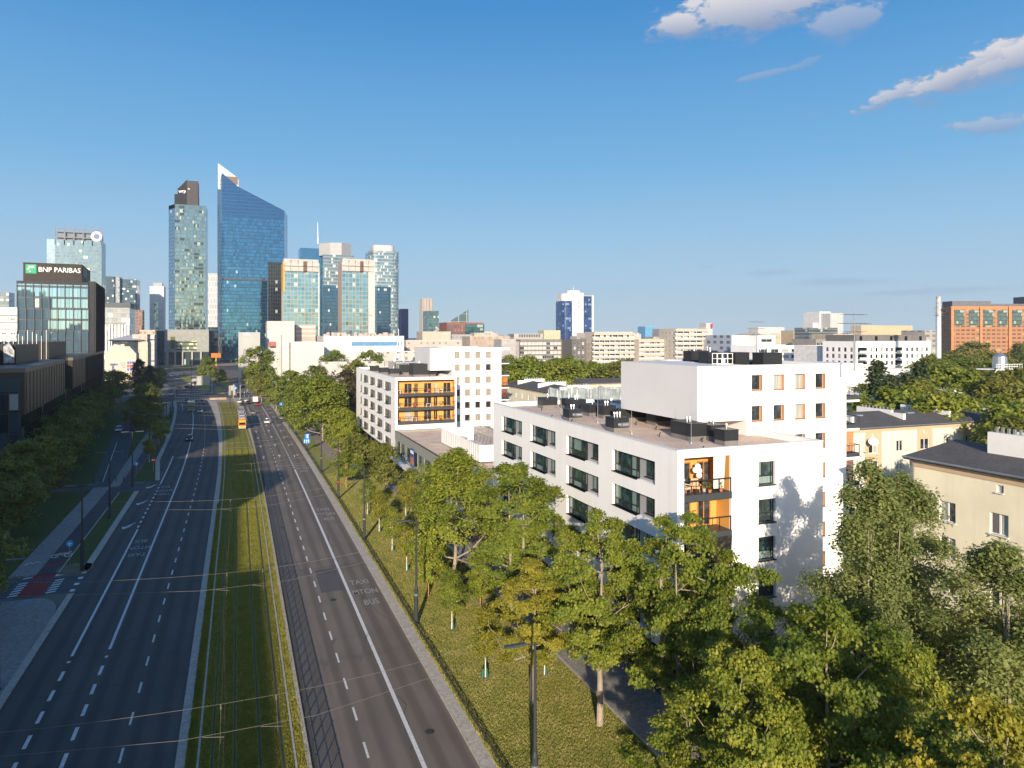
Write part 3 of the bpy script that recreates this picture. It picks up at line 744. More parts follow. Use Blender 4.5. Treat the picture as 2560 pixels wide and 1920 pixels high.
def bld(name, label, x, y, w, d, h, rot=0, wall=None, roof=None, faces=None, par=.6, z0=0, group=None, cat='building', coping=None, detail=False, root=None, cnt=None, wname='wall'):
    """block: walls with openings + roof + coping + windows. faces: side -> dict(ops, kind, fm, gm, depth) or dict(mat=curtain)"""
    wall = wall or WHITE; roof = roof or GRAVEL; coping = coping or wall; faces = faces or {}
    own = root is None
    root = root or thing(name, label, cat, (x, y, 0), rot, group); S = SIDES(w, d)
    mats = [wall]; m = MB(); cnt = cnt or [0, []]
    for sd_, (a, b) in S.items():
        f = faces.get(sd_)
        if f and 'mat' in f:
            if f['mat'] not in mats: mats.append(f['mat'])
            zt = f.get('z1', h - f.get('top', 0)); zb = f.get('z0', z0)
            m.wallq(a, b, zb, zt, mats.index(f['mat']))
            if zt < h: m.wallq(a, b, zt, h, 0)
            if zb > z0: m.wallq(a, b, z0, zb, 0)
        elif f:
            mi = 0
            if 'wall' in f:
                if f['wall'] not in mats: mats.append(f['wall'])
                mi = mats.index(f['wall'])
            rm = f.get('reveal'); ri = None
            if rm:
                if rm not in mats: mats.append(rm)
                ri = mats.index(rm)
            gwall(m, a, b, z0, h, f['ops'], f.get('depth', .22), mi, ri)
        else: m.wallq(a, b, z0, h, 0)
    if z0 > 0: m.face([(0, d, z0), (w, d, z0), (w, 0, z0), (0, 0, z0)], 0)
    t = .3
    for a, b in (((t, t), (w - t, t)), ((w - t, t), (w - t, d - t)), ((w - t, d - t), (t, d - t)), ((t, d - t), (t, t))): m.wallq(b, a, h - par, h, 0)
    put(wname, m, mats, root)
    c = MB(); o = .04
    for q in ((-o, w + o, -o, t), (-o, w + o, d - t, d + o), (-o, t, t, d - t), (w - t, w + o, t, d - t)): c.box(*q, h, h + .06)
    put('coping', c, coping, root)
    rf = MB(); rf.face([(t, t, h - par), (w - t, t, h - par), (w - t, d - t, h - par), (t, d - t, h - par)]); put('roof', rf, roof, root)
    for sd_, f in faces.items():
        if 'mat' in f: continue
        a, b = S[sd_]
        windows(root, a, b, [q for q in f['ops'] if len(q) < 5], f.get('kind', 'twin'), f.get('fm'), f.get('gm'), f.get('depth', .22), f.get('detail', detail), cnt)
    if own: flush_windows(root, cnt[1])
    return root

# ------------------------------------------------------------------ the white apartment blocks by the street
def loggia(root, u0, u1, floors, depth, zt, near=False):
    """orange recessed balconies in the gable (local: front at y=0, depth towards +y); floors = [(floor z, ceiling z)]"""
    bw = MB()
    z0 = floors[-1][0] - .6
    bw.face([(u0, depth, z0), (u1, depth, z0), (u1, depth, zt), (u0, depth, zt)])
    bw.face([(u0 + .01, 0.3, z0), (u0 + .01, depth, z0), (u0 + .01, depth, zt), (u0 + .01, .3, zt)])
    bw.face([(u1 - .01, 0.3, z0), (u1 - .01, depth, z0), (u1 - .01, depth, zt), (u1 - .01, .3, zt)])
    put('balcony_wall', bw, ORANGE, root)
    W = u1 - u0
    for fz, cz in floors:
        sl = MB(); sl.box(u0 + .002, u1 - .002, -.06, depth - .01, fz - .52, fz); s_ = put('balcony_slab', sl, DARKS, root)
        rl = MB(); rl.box(u0 + .02, u1 - .02, 0, .07, fz + 1.02, fz + 1.11)
        n = max(3, int(W / 1.1))
        for i in range(n + 1):
            x = u0 + .03 + (W - .06) * i / n; rl.box(x - .025, x + .025, .01, .06, fz, fz + 1.02)
        put('railing', rl, DARKF, s_)
        k = 2 if W < 6 else 5; y = depth - .05
        xs = [u0 + W * (.14 + .86 * i / k) for i in range(k)]
        for i, x in enumerate(xs):
            dr = MB(); gl = MB()
            ww = (1.7 if i % 2 == 0 else .9) if k > 2 else 1.25
            zb = fz + (.02 if i % 2 == 0 else .02); h_ = 2.15
            frame_mb(dr, x, x + ww, zb, zb + h_, y - .04, .09); dr.box(x + ww * .45, x + ww * .45 + .08, y - .03, y, zb, zb + h_)
            gl.face([(x + .05, y, zb + .05), (x + ww - .05, y, zb + .05), (x + ww - .05, y, zb + h_), (x + .05, y, zb + h_)])
            d_ = put('balcony_door', dr, TIMBER if near else ORANGE, root); put('pane', gl, GLASSD, d_)
rA = lambda: rows(4.6, 3.0, 5, 1.88)
def street_block(name, label, x, y, L, colsY, group, fm, gm, gable_ops, log, near):
    root = thing(name, label, 'apartment block', (x, y, 0), 0, group)
    W, D = 14.2 if near else 13.3, L
    ops = grid([(D - (b - y), D - (a - y)) for a, b in colsY], rows(4.6, 3.0, 5, 1.88))
    bld(name, label, x, y, W, D, 19.8, 0, WHITE, GRAVEL, {'W': dict(ops=ops, kind='band', fm=fm, gm=gm, depth=.34 if near else .16, reveal=WHITE), 'S': dict(ops=gable_ops + [(log[0], log[1], log[2], log[3], .3)], kind='deep', fm=DARKF, gm=GLASSG, depth=.34)},
        par=.5, z0=4.0, coping=WHITE2, detail=True, root=root)
    g_ = MB(); g_.box(1.5, W - .3, .4, D - .4, 0, 4.0); put('ground_floor', g_, BLACKG, root)
    cm_ = MB().box(.3, .6, 0, .3, 0, 4.0).mesh('column', DARKF); ml = MB().box(1.42, 1.5, 0, .12, 0, 4.0).mesh('mullion', DARKF)
    for i in range(int(D / 6)): put('column', cm_, None, root, (0, 1 + i * 6, 0))
    for i in range(int(D / 3)): put('mullion', ml, None, root, (0, 1 + i * 3, 0))
    return root
gw = [(7.6, 9.3, z, z + 1.88) for z in (4.6, 7.6, 10.6, 13.6, 16.6)]
B1 = street_block('apartment_block', 'near white apartment block with dark wide windows and one orange corner loggia, gravel roof', 31.0, 45.6, 41.5,
                  [(48.7, 55.6), (58.2, 65.0), (67.7, 74.5), (77.1, 83.9)], 'white blocks of the street estate', DARKF, GLASSG, gw, (.6, 5.0, 4.6, 19.2), True)
loggia(B1, .6, 5.0, [(16.35, 19.2), (13.35, 15.8), (10.35, 12.8), (7.35, 9.8), (4.6, 6.8)], 1.9, 19.2, True)
B3 = street_block('apartment_block', 'white six storey block with orange full width loggias and grey windows beyond the low shop', 30.5, 146.5, 52,
                  [(151.1, 158), (160.7, 167.5), (170.2, 177), (179.8, 187), (189.5, 192)], 'white blocks of the street estate', DARKF, GLASSC, [], (.5, 12.9, 9.9, 19.2), False)
loggia(B3, .5, 12.9, [(16.35, 19.2), (13.4, 15.8), (10.5, 12.8)], 1.8, 19.2)
gsh = MB(); gsh.box(.05, 1.4, 49.6, 52.2, .1, 3.9); put('green_shopfront', gsh, LGREEN, B3)

def tall_block(label, x, y, w, d, boxw, h, colx, group, nrow, gm, bottom, detail=True):
    root = thing('apartment_block', label, 'apartment block', (x, y, 0), 0, group)
    o = boxw
    ops = [(c - x, c - x + 1.25, z, z + 1.42) for z in rws(h, nrow) for c in colx]
    bld('apartment_block', label, x, y, w, d, h, 0, WHITE, FELT, {'S': dict(ops=ops, kind='peach', fm=PEACH, gm=gm, depth=.42, reveal=PEACH)}, par=.45, coping=WHITE2, detail=detail, root=root)
    b_ = MB(); b_.box(-o, -.002, .03, d * .88, bottom, h + .02); put('stair_box', b_, WHITE2, root)
    hb = MB(); hb.box(-2.9, -1.4, -.02, .03, bottom + .5, bottom + 2.2); put('hatch', hb, WHITEP, root)
    # stacked balconies on the far side
    for i in range(7):
        z = h - 3.6 - i * 2.85
        s_ = MB(); s_.box(w + .02, w + 2.1, .35, 6.5, z - .22, z); sl = put('balcony_slab', s_, WHITE, root)
        r_ = MB(); r_.box(w + 2.0, w + 2.08, .35, 6.5, z, z + .38); r_.box(w + .02, w + 2.08, .30, .38, z, z + .38)
        for k in range(4): r_.box(w + .05 + k * .66, w + .10 + k * .66, .31, .36, z + .38, z + 1.2)
        r_.box(w + .02, w + 2.08, .29, .37, z + 1.15, z + 1.21); r_.box(w + 2.0, w + 2.08, .37, 6.5, z + 1.15, z + 1.21)
        put('railing', r_, DARKS, sl)
        if detail and i in (2, 3):
            t_ = MB()
            for k in range(14): t_.box(w + .1, w + 1.9, .9, .95, z + .45 + k * .14, z + .56 + k * .14)
            put('timber_screen', t_, TIMBER if i == 2 else mat('dark_red_screen', (.12, .03, .03), .6), sl)
    cp = MB(); cp.box(w + .0, w + 2.2, .0, 6.8, h - .5, h + .04); put('roof_slab', cp, WHITE, root)
    return root
rws = lambda h, n: [h - 2.3 - 2.88 * i for i in range(n)]
B2 = tall_block('tall white block with peach window reveals standing behind the near gravel roof', 43.9, 53.5, 12.1, 15.5, 5.4, 25.75,
                (44.5, 47.05, 49.6, 52.1), 'white blocks of the street estate', 8, GLASS, 20.7)
B4 = tall_block('tall white block with grey blinds behind the orange loggia block', 45.6, 156.0, 11.9, 17, 5.2, 25.75,
                (46.1, 48.6, 51.1, 53.7), 'white blocks of the street estate', 8, GLASSC, 20.7)
# low shop between the two blocks
sh = bld('shop_building', 'low grey fronted shop with a gravel roof between the two white blocks', 30.4, 87.3, 20, 59, 8.85, 0, mat('sage_grey_panel', (.27, .275, .25), .7, var=.05), GRAVEL,
         {'W': dict(ops=[(.6 + i * 4.85, 5.0 + i * 4.85, 4.4, 7.1) for i in range(12)], kind='shop', fm=DARKF, gm=GLASSG, depth=.2, detail=True)}, par=.35, z0=3.3, coping=DARKF, cat='shop')
g_ = MB(); g_.box(.8, 19.8, .2, 58.8, 0, 3.3); put('ground_floor', g_, mat('plum_shopfront', (.10, .05, .07), .5), sh)
g_ = MB(); g_.box(-1.6, .0, 0, 59, 3.6, 3.75); put('canopy', g_, WHITEP, sh)
sg = single('shop_sign', MB().box(0, .1, 0, 2.9, 0, 3.4), mat('poster_blue', (.03, .10, .28), .5), 'blue poster sign with an orange picture on the low shop front', 'sign', loc=(30.2, 128.6, 4.1))
put('picture', MB().box(-.03, -.002, .4, 2.4, .5, 1.9), mat('poster_orange', (.55, .16, .05), .5, var=.5, scale=2), sg)
put('picture', MB().box(-.03, -.002, .3, 2.6, 2.5, 3.1), LOGOW, sg)
# screened plant on the shop roof
pl = thing('plant_screen', 'white louvred screen round the plant on the low shop roof', 'roof plant', (35.2, 105.2, 8.5))
m = MB(); m.box(0, .12, 0, 22.6, .3, 2.9); m.box(.12, 6.3, 0, .12, .3, 2.9); m.box(.12, 6.3, 22.48, 22.6, .3, 2.9)
for i in range(20): m.box(-.04, 0, .3 + i * 1.13, .36 + i * 1.13, .3, 2.9)
put('screen', m, WHITEP, pl)
m = MB()
for i in range(12): m.box(6.2, 6.3, .5 + i * 1.9, .6 + i * 1.9, 0, 3.6)
m.box(6.2, 6.3, .2, 22.4, 3.5, 3.6); m.box(6.2, 6.3, .2, 22.4, 2.3, 2.36)
put('frame', m, STEEL, pl)
m = MB()
for i in range(4): m.box(1.2, 3.4, 2 + i * 5, 4.4 + i * 5, 0, 1.7)
put('cooling_unit', m, STEEL, pl)
# roof vents, ducts, rods on the near roof
ZR = 19.3
VENTG = 'black ventilation boxes on the near gravel roof'
def vent(label, x, y, w, d, h, duct=False, pots=1, rot=0, z=ZR, g=VENTG):
    t = thing('roof_vent', label, 'roof vent', (x, y, z), rot, g)
    put('base', MB().box(-w / 2, w / 2, -d / 2, d / 2, 0, .42), mat_base, t)
    put('housing', MB().box(-w / 2 - .03, w / 2 + .03, -d / 2 - .03, d / 2 + .03, .42, h).box(-w / 2 - .07, w / 2 + .07, -d / 2 - .07, d / 2 + .07, h, h + .05), DARKF, t)
    for i in range(pots):
        p = MB(); px_ = (i - (pots - 1) / 2) * .3
        p.tube((px_, 0, h), (px_, 0, h + .35), .09, n=8); p.tube((px_, 0, h + .35), (px_, 0, h + .5), .13, .10, n=8); put('pot', p, STEEL, t)
    if duct:
        p = MB(); p.tube((-.1, -d / 2 - .25, .75), (.5, -d / 2 - .25, .75), .2, n=10); p.tube((-.1, -d / 2 - .25, .75), (-.35, -d / 2 - .05, .75), .2, .16, n=10); p.tube((.5, -d / 2 - .25, .75), (.72, -d / 2 - .05, .75), .2, .16, n=10)
        put('duct', p, STEEL, t)
    return t
mat_base = mat('grey_flashing', (.16, .155, .15), .7)
vent('black roof vent with silver duct, second nearest along the street edge', 33.9, 69.6, 1.5, 1.5, 1.25, True, 2)
vent('black roof vent with bulging silver duct nearest the street edge', 34.2, 60.4, 1.6, 1.6, 1.35, True, 3)
vent('black roof vent before the plastic sheeting, left one', 38.2, 77.4, 1.9, 1.4, 1.5, False, 2)
vent('black roof vent before the plastic sheeting, middle one', 38.4, 73.6, 1.9, 2.2, 1.3, False, 1)
vent('small tall black vent nearest the plastic sheeting', 40.6, 75.3, 1.3, 1.3, 1.5, False, 0)
vent('black roof vent at the far street end of the gravel roof', 37.0, 83.2, 2.0, 1.6, 1.3, False, 1)
vent('black roof vent second from the far end of the gravel roof', 39.4, 82.0, 1.6, 1.5, 1.2, False, 1)
vent('black roof vent just left of the long low box', 38.6, 70.6, 1.5, 1.5, 1.4, False, 2)
vent('long low black plant box in the middle of the gravel roof', 40.2, 67.2, 4.6, 1.2, 1.35, False, 0)
vent('black roof vent right of the long low box', 41.0, 63.6, 2.0, 1.8, 1.2, False, 3)
vent('wide black vent block before the white stair box', 37.6, 53.6, 1.6, 3.0, 1.5, False, 2)
vent('black vent beside the wide vent block', 39.3, 52.3, 1.5, 1.5, 1.35, False, 1)
vent('lone black vent nearest the gable corner', 38.6, 49.6, 1.35, 1.35, 1.3, False, 1)
for i, (x, y, h_) in enumerate(((34.5, 58.2, 3.2), (35.6, 67, 3.0), (36.2, 51.2, 4.2), (34.6, 74, 2.6))):
    p = MB(); p.tube((0, 0, 0), (0, 0, h_), .025, .008); p.tube((0, 0, 0), (0, 0, .12), .18, .12, n=8)
    single('lightning_rod', p, STEEL, 'thin steel lightning rod ' + ['beside the vent with the bulging duct', 'beside the second vent with a duct', 'before the wide vent block', 'far along the street edge'][i] + ' on the gravel roof', 'lightning rod', 'lightning rods on the near roof', (x, y, ZR))
random.seed(3)
for i in range(9):
    p = MB(); p.tube((0, 0, 0), (0, 0, .28), .05, n=6); p.tube((0, 0, .28), (.12, 0, .38), .05, n=6)
    single('roof_pipe', p, DARKF, 'small black pipe stub standing in the gravel of the near roof', 'pipe', 'black pipe stubs on the near roof', (random.uniform(32.4, 42), 47.5 + i * 4.1, ZR))
# vents on the taller block
for i, (px, t_, w_) in enumerate(((1735, 76, 1.6), (1768, 78, 1.5), (1775, 71, 1.5), (1843, 70, 1.6), (1918, 69, 2.2))):
    p = AT(px, t_); vent('black vent on the tall white block roof, number %s from the street' % ('one two three four five'.split()[i]), p[0], p[1], w_, 1.5, 1.55, False, 1 if i != 3 else 0, z=25.3, g='black vents on the tall white block')
t = thing('roof_ladder_cage', 'white steel access cage between the vents of the tall block', 'ladder', (*AT(1812, 68)[:2], 25.3))
p = MB()
for x in (-.9, -.3, .3, .9): p.tube((x, 0, 0), (x, 0, 1.5), .03); p.tube((x, .7, 0), (x, .7, 1.5), .03)
for z in (.5, 1.0, 1.5): p.box(-.95, .95, -.03, .03, z, z + .05); p.box(-.95, .95, .67, .73, z, z + .05)
put('frame', p, WHITEP, t)
t = thing('duct_run', 'silver duct lying between the two right hand vents of the tall block', 'duct', (*AT(1870, 71)[:2], 25.3)); put('pipe', MB().tube((-1.3, 0, .6), (1.3, -.3, .6), .25, n=10), STEEL, t); put('leg', MB().box(-.9, -.8, -.1, .1, 0, .5).box(.8, .9, -.3, -.1, 0, .5), STEEL, t)
t = thing('satellite_dish', 'white satellite dish beside the last vent of the tall block', 'satellite dish', (*AT(1898, 73)[:2], 25.3)); put('reflector', MB().tube((0, 0, 1.3), (.18, -.12, 1.4), .1, .6, 14), WHITEP, t); put('mast', MB().tube((0, .1, 0), (0, .1, 1.4), .04), STEEL, t)
def tv_mast(label, x, y, z, h, s=1.0):
    t = thing('aerial_mast', label, 'aerial', (x, y, z)); p = MB(); p.tube((0, 0, 0), (0, 0, h), .07 * s, .03 * s); put('mast', p, STEEL, t)
    for zz, L in ((h * .95, 1.6), (h * .8, 2.2), (h * .66, 1.4)):
        q = MB(); q.tube((-L * s / 2, 0, zz), (L * s / 2, 0, zz), .03 * s)
        for i in range(7): xx = -L * s / 2 + L * s * i / 6; q.tube((xx, -.3 * s, zz), (xx, .3 * s, zz), .018 * s, n=4)
        put('antenna', q, STEEL, t)
tv_mast('tall steel television aerial on the right part of the tall white block', *AT(2136, 67)[:2], 25.2, 5.6, 1.5)
tv_mast('thin television aerial behind the vents of the tall block', *AT(1892, 78)[:2], 25.3, 5.0, 1.0)
# white boxes and plastic sheeting behind the roof
ps = thing('plastic_sheeting', 'rippled translucent plastic sheeting over scaffolding behind the gravel roof', 'sheeting', (39.5, 88.2, 14.0))
m = MB(); n = 60
for i in range(n):
    a, b = i * 15.0 / n, (i + 1) * 15.0 / n; f_ = lambda q: .22 * math.sin(q * 4.1) + .15 * math.sin(q * 9.3)
    for zi in range(4):
        za, zb = zi * 1.9, (zi + 1) * 1.9; g2 = lambda q, z: f_(q + z * .25)
        tp = lambda q, z: z if zi < 3 or z < 7 else z - .5 * abs(math.sin(q * .8))
        m.face([(a, g2(a, za), za), (b, g2(b, za), za), (b, g2(b, zb), tp(b, zb)), (a, g2(a, zb), tp(a, zb))])
put('sheet', m, mat('plastic_film', (.26, .30, .31), .3, var=.25, scale=1.2, spec=.6), ps)
m = MB()
for i in range(6): m.tube((i * 3, .4, -15), (i * 3, .4, 7.3), .05)
m.box(0, 15, .35, .45, 7.2, 7.3); put('scaffold', m, STEEL, ps)
for i in range(2):
    t = thing('cooling_unit', 'white cooling unit by the long black box on the roof, ' + ('left' if i == 0 else 'right') + ' one', 'cooling unit', (41.6 + i * 1.25, 69.6, ZR), 0, 'white cooling units')
    put('casing', MB().box(0, 1.05, 0, .8, .2, 2.1), WHITEP, t); put('fan', MB().disc((.5, -.02, 1.4), .34, (0, 1, 0), .05, 14), DARKF, t)
# things in the top corner loggia
lx, ly, lz = 31.0, 45.6, 16.35
t = thing('pendant_lamp', 'cluster of round white paper lamps hanging in the top corner loggia', 'lamp', (lx + 2.55, ly + 1.0, lz + 1.7))
def blob(mb, c, r, n=10, sq=1.0):
    for i in range(n // 2):
        a0, a1 = math.pi * i / (n // 2), math.pi * (i + 1) / (n // 2)
        for j in range(n):
            b0, b1 = 2 * math.pi * j / n, 2 * math.pi * (j + 1) / n
            P = lambda a, b: (c[0] + r * math.sin(a) * math.cos(b), c[1] + r * math.sin(a) * math.sin(b), c[2] + r * sq * math.cos(a))
            mb.face([P(a0, b0), P(a0, b1), P(a1, b1), P(a1, b0)])
    return mb
for c in ((0, 0, .25), (-.22, 0, -.02), (.18, .05, -.12), (.05, -.1, -.45)): put('shade', blob(MB(), c, .25), WHITEP, t)
put('cord', MB().tube((0, 0, .4), (0, 0, 1.1), .01), DARKF, t)
t = thing('curtain', 'long pale curtain at the right side of the top corner loggia', 'curtain', (lx + 3.55, ly + .35, lz))
m = MB(); 
for i in range(24):
    a, b = i * .05, (i + 1) * .05; f_ = lambda q: .06 * math.sin(q * 22)
    m.face([(a - .15 * (a), f_(a), .25), (b - .15 * b, f_(b), .25), (b, f_(b), 2.75), (a, f_(a), 2.75)])
put('fabric', m, mat('curtain_cloth', (.60, .58, .54), .8, var=.06), t)
for i, (x, y, s_) in enumerate(((.95, .6, 1), (2.95, .7, .9), (3.2, .35, .75), (4.2, .3, .8))):
    t = thing('potted_plant', 'potted plant in the top corner loggia, ' + ('leftmost behind the railing', 'by the armchair', 'orange pot before the curtain', 'red pot at the right rail')[i], 'plant', (lx + x, ly + y, lz))
    put('pot', MB().tube((0, 0, 0), (0, 0, .3 * s_), .12, .17, 10), mat('clay_pot', (.45, .15, .06), .8) if i > 1 else CONC, t)
    m = MB(); random.seed(i)
    for k in range(70):
        a, r_, z_ = random.uniform(0, 6.28), random.uniform(.02, .22) * s_, random.uniform(.3, 1.0) * s_
        c = Vector((r_ * math.cos(a), r_ * math.sin(a), z_)); d1 = Vector((random.uniform(-1, 1), random.uniform(-1, 1), random.uniform(-.5, 1))).normalized() * .09; d2 = Vector((random.uniform(-1, 1), random.uniform(-1, 1), 0)) * .05
        m.face([c - d1, c + d2, c + d1, c - d2])
    put('foliage', m, LEAF_M, t)
for i, (x, c_) in enumerate(((1.35, (.55, .50, .42)), (2.25, (.60, .36, .22)))):
    t = thing('armchair', ('cream wicker armchair' if i == 0 else 'peach cushioned armchair') + ' in the top corner loggia', 'chair', (lx + x, ly + .9, lz), .4 - i * .8)
    mm = mat('chair_cover', c_, .8, var=.1)
    put('seat', MB().box(-.3, .3, -.3, .3, .3, .45), mm, t); put('backrest', MB().box(-.3, .3, .22, .34, .45, 1.0), mm, t)
    for sx in (-1, 1):
        put('armrest', MB().box(sx * .36 - .04, sx * .36 + .04, -.3, .3, .55, .62), mm, t)
        for sy_ in (-.25, .25): put('leg', MB().tube((sx * .3, sy_, 0), (sx * .28, sy_, .55), .025), TIMBER, t)
t = thing('cloth_cover', 'black sheet crumpled over the third loggia railing', 'sheet', (lx + .7, ly - .02, 13.4 - 2.6))
m = MB(); random.seed(9)
gr = [[(i * .35, -.05 - .12 * random.random() - .06 * abs(math.sin(i * 1.7)), j * .26 + (.1 * random.random() if j == 8 else 0)) for j in range(9)] for i in range(13)]
for i in range(12):
    for j in range(8): m.face([gr[i][j], gr[i + 1][j], gr[i + 1][j + 1], gr[i][j + 1]])
put('sheet', m, mat('black_cloth', (.018, .017, .016), .45), t)
# furniture on the far block's loggias
random.seed(21)
for k, (z, lab) in enumerate(((16.35, 'top'), (13.4, 'middle'), (10.5, 'lowest'))):
    for i in range(4):
        x = 31.6 + i * 3.0 + random.uniform(-.4, .4)
        kind = (i + k) % 3
        if kind == 0:
            t = thing('balcony_table', 'small %s table on the %s orange loggia, %s' % (('white', 'pale', 'cream')[k], lab, ('at the street end', 'left of the middle', 'right of the middle', 'at the far right')[i]), 'table', (x, 147.3, z))
            put('top', MB().box(-.5, .5, -.3, .3, .7, .75), WHITEP, t)
            for a in (-.42, .42): put('leg', MB().box(a - .03, a + .03, -.2, .2, 0, .7), WHITEP, t)
        elif kind == 1:
            t = thing('balcony_plant', 'leafy potted plant on the %s orange loggia, %s' % (lab, ('at the street end', 'left of the middle', 'right of the middle', 'at the far right')[i]), 'plant', (x, 147.2, z))
            put('pot', MB().tube((0, 0, 0), (0, 0, .35), .15, .2, 8), CONC, t); m = MB()
            for q in range(40):
                c = Vector((random.uniform(-.35, .35), random.uniform(-.3, .3), random.uniform(.4, 1.2))); e = Vector((random.uniform(-1, 1), random.uniform(-1, 1), random.uniform(-1, 1))) * .14
                m.face([c - e, c + e.cross(Vector((0, 0, 1))), c + e])
            put('foliage', m, LEAF_D, t)
        else:
            t = thing('balcony_chair', 'folding chair on the %s orange loggia, %s' % (lab, ('at the street end', 'left of the middle', 'right of the middle', 'at the far right')[i]), 'chair', (x, 147.3, z))
            mm = mat('garden_chair', (.5, .1 + .2 * random.random(), .06), .6); put('seat', MB().box(-.25, .25, -.25, .25, .42, .47), mm, t); put('backrest', MB().box(-.25, .25, .2, .26, .47, .95), mm, t)
            for a, b in ((-.2, -.2), (.2, -.2), (-.2, .2), (.2, .2)): put('leg', MB().tube((a, b, 0), (a, b, .42), .02), DARKF, t)
# roof plant on the far street block
for i, (dx, dy, w_, d_, h_) in enumerate(((1.6, 33, 2.0, 2.0, 1.6), (2.6, 26, 2.0, 2.0, 1.5), (3.6, 19, 2.2, 2.0, 1.5), (8.0, 27, 4.5, 9, 2.2), (8.5, 14, 3.8, 4.5, 2.8), (11, 12, 1.5, 1.5, 1.5))):
    vent(('black roof vent nearest the far end of the orange loggia block', 'black roof vent second along the street edge of the loggia block', 'black roof vent third along the street edge of the loggia block',
          'long black plant box on the loggia block', 'tall black plant box near the orange loggias', 'small black vent beside the tall plant box')[i], 30.5 + dx, 146.5 + dy, w_, d_, h_, False, 1, g='roof plant of the orange loggia block')
t = thing('louvre_screen', 'grey louvred plant screen on the orange loggia block', 'roof plant', (35.3, 170, ZR)); m = MB(); m.box(0, 5, 0, 8, 0, .3)
for i in range(14): m.box(.36 * i, .36 * i + .16, 0, .1, .3, 2.9); m.box(0, .1, .6 * i, .6 * i + .2, .3, 2.9)
m.box(.1, 5, .1, 8, 2.7, 2.9); put('screen', m, STEEL, t)
t = thing('lattice_antenna', 'pyramid shaped lattice antenna mast on the orange loggia block', 'antenna', (37.5, 176, ZR)); m = MB()
for a in range(4):
    x, y = 1.6 * math.cos(a * math.pi / 2 + .7), 1.6 * math.sin(a * math.pi / 2 + .7); m.tube((x, y, 2.9), (0, 0, 9.0), .07)
    x2, y2 = 1.6 * math.cos((a + 1) * math.pi / 2 + .7), 1.6 * math.sin((a + 1) * math.pi / 2 + .7)
    for s_ in (0, .35, .6): m.tube((x * (1 - s_), y * (1 - s_), 2.9 + 6.1 * s_), (x2 * (1 - s_), y2 * (1 - s_), 2.9 + 6.1 * s_), .045)
m.tube((0, 0, 9), (0, 0, 11), .05); put('lattice', m, STEEL, t); put('drum', MB().tube((-.5, -.5, 4.2), (-.5, -.8, 4.2), .5, n=12), WHITEP, t)

# ------------------------------------------------------------------ dark office complex on the left
ROT_L = R(4.63); FX, FY = -36.1, 152.0
def LF(u, v):   # left facade frame: u along the facade (away), v to the left of it
    return (FX - math.sin(ROT_L) * u - math.cos(ROT_L) * v, FY + math.cos(ROT_L) * u - math.sin(ROT_L) * v)
GL_OFF = curtain('office_glass', (.21, .36, .47), 1.25, 3.75, span=.20, spanc=(.06, .075, .085), mull=.05, metal=.7, rough=.03, blinds=-.02, blindc=(.40, .46, .40), var=.12, tilt=.006)
office = thing('office_block', 'dark bronze office block with a glass front and a rooftop box carrying a bank sign', 'office building', (*LF(0, 0), 0), ROT_L)
# local frame: x to the right (0 = street facade), y along the street
def louv(mb, x0, x1, y0, y1, z0, z1, n=9, mi=0):
    mb.box(x0, x1, y0, y1, z0, z1, mi)
    for i in range(n): z = z0 + (z1 - z0) * (i + .5) / n; mb.box(x0 - .04, x1 + .04, y0 - .04, y0, z - .05, z + .05, mi); mb.box(x1, x1 + .04, y0, y1, z - .05, z + .05, mi)
m = MB(); m.box(-60, 0, 0, 54.5, 14.2, 21.9); m.box(-60, 0, 70.5, 168, 14.2, 21.9); m.box(-60, -3.0, 54.5, 70.5, 14.2, 21.9)
put('upper_storeys', m, BRONZE, office)
m = MB()
for a, b in ((0, 54.5), (70.5, 168)): m.box(-60.05, .12, a - .1, b + .05, 21.9, 22.7)
put('parapet', m, PARAP, office)
JM = mat('joint_metal', (.05, .043, .034), .4, metal=.5)  # joints and ribs, a little paler than the bronze panels
j1 = MB().box(.0, .10, 0, .05, 14.3, 21.85).mesh('panel_joint', JM); j2 = MB().box(0, .28, 0, .18, .2, 21.8).mesh('panel_rib', JM); j3 = MB().box(0, .06, -.12, -.02, 3, 21).mesh('panel_joint', JM)
y = 1.2
while y < 168:
    if not 54 < y < 71: put('panel_joint', j1, None, office, (0, y, 0))
    y += 3.9
for y_ in range(104, 168, 4): put('panel_rib', j2, None, office, (0, y_, 0))
for i in range(23): put('panel_joint', j3, None, office, (-60 + i * 2.6, 0, 0))
m = MB(); m.box(-60, -1.8, 1.6, 167, 0, 14.2); put('lower_storeys', m, curtain('lower_dark_glass', (.016, .022, .028), 1.35, 3.6, span=.14, mull=.06, mullc=(.03, .03, .03), blinds=.03, blindc=(.10, .12, .13), metal=.2, var=.5), office)
m = MB(); m.wallq((-59.5, -.02), (-.6, -.02), 4.0, 21.0, 0); put('front_glazing', m, curtain('teal_dark_glass', (.05, .085, .10), 1.5, 3.6, span=.12, mull=.1, mullc=(.02, .02, .02), blinds=.06, blindc=(.20, .24, .24), metal=.5, var=.6), office)
m = MB(); louv(m, -30, -4.6, 20, 48, 22.0, 26.6, 10); louv(m, -26, -4.6, 64, 98, 22.0, 26.9, 10); louv(m, -60, -8, 3, 19, 22.0, 26.2, 8)
put('plant_screen', m, BRONZED, office)
m = MB(); m.box(-59.8, -.2, .2, 54, 21.85, 22.0); m.box(-59.8, -.2, 71, 167, 21.85, 22.0); put('roof', m, FELT, office)
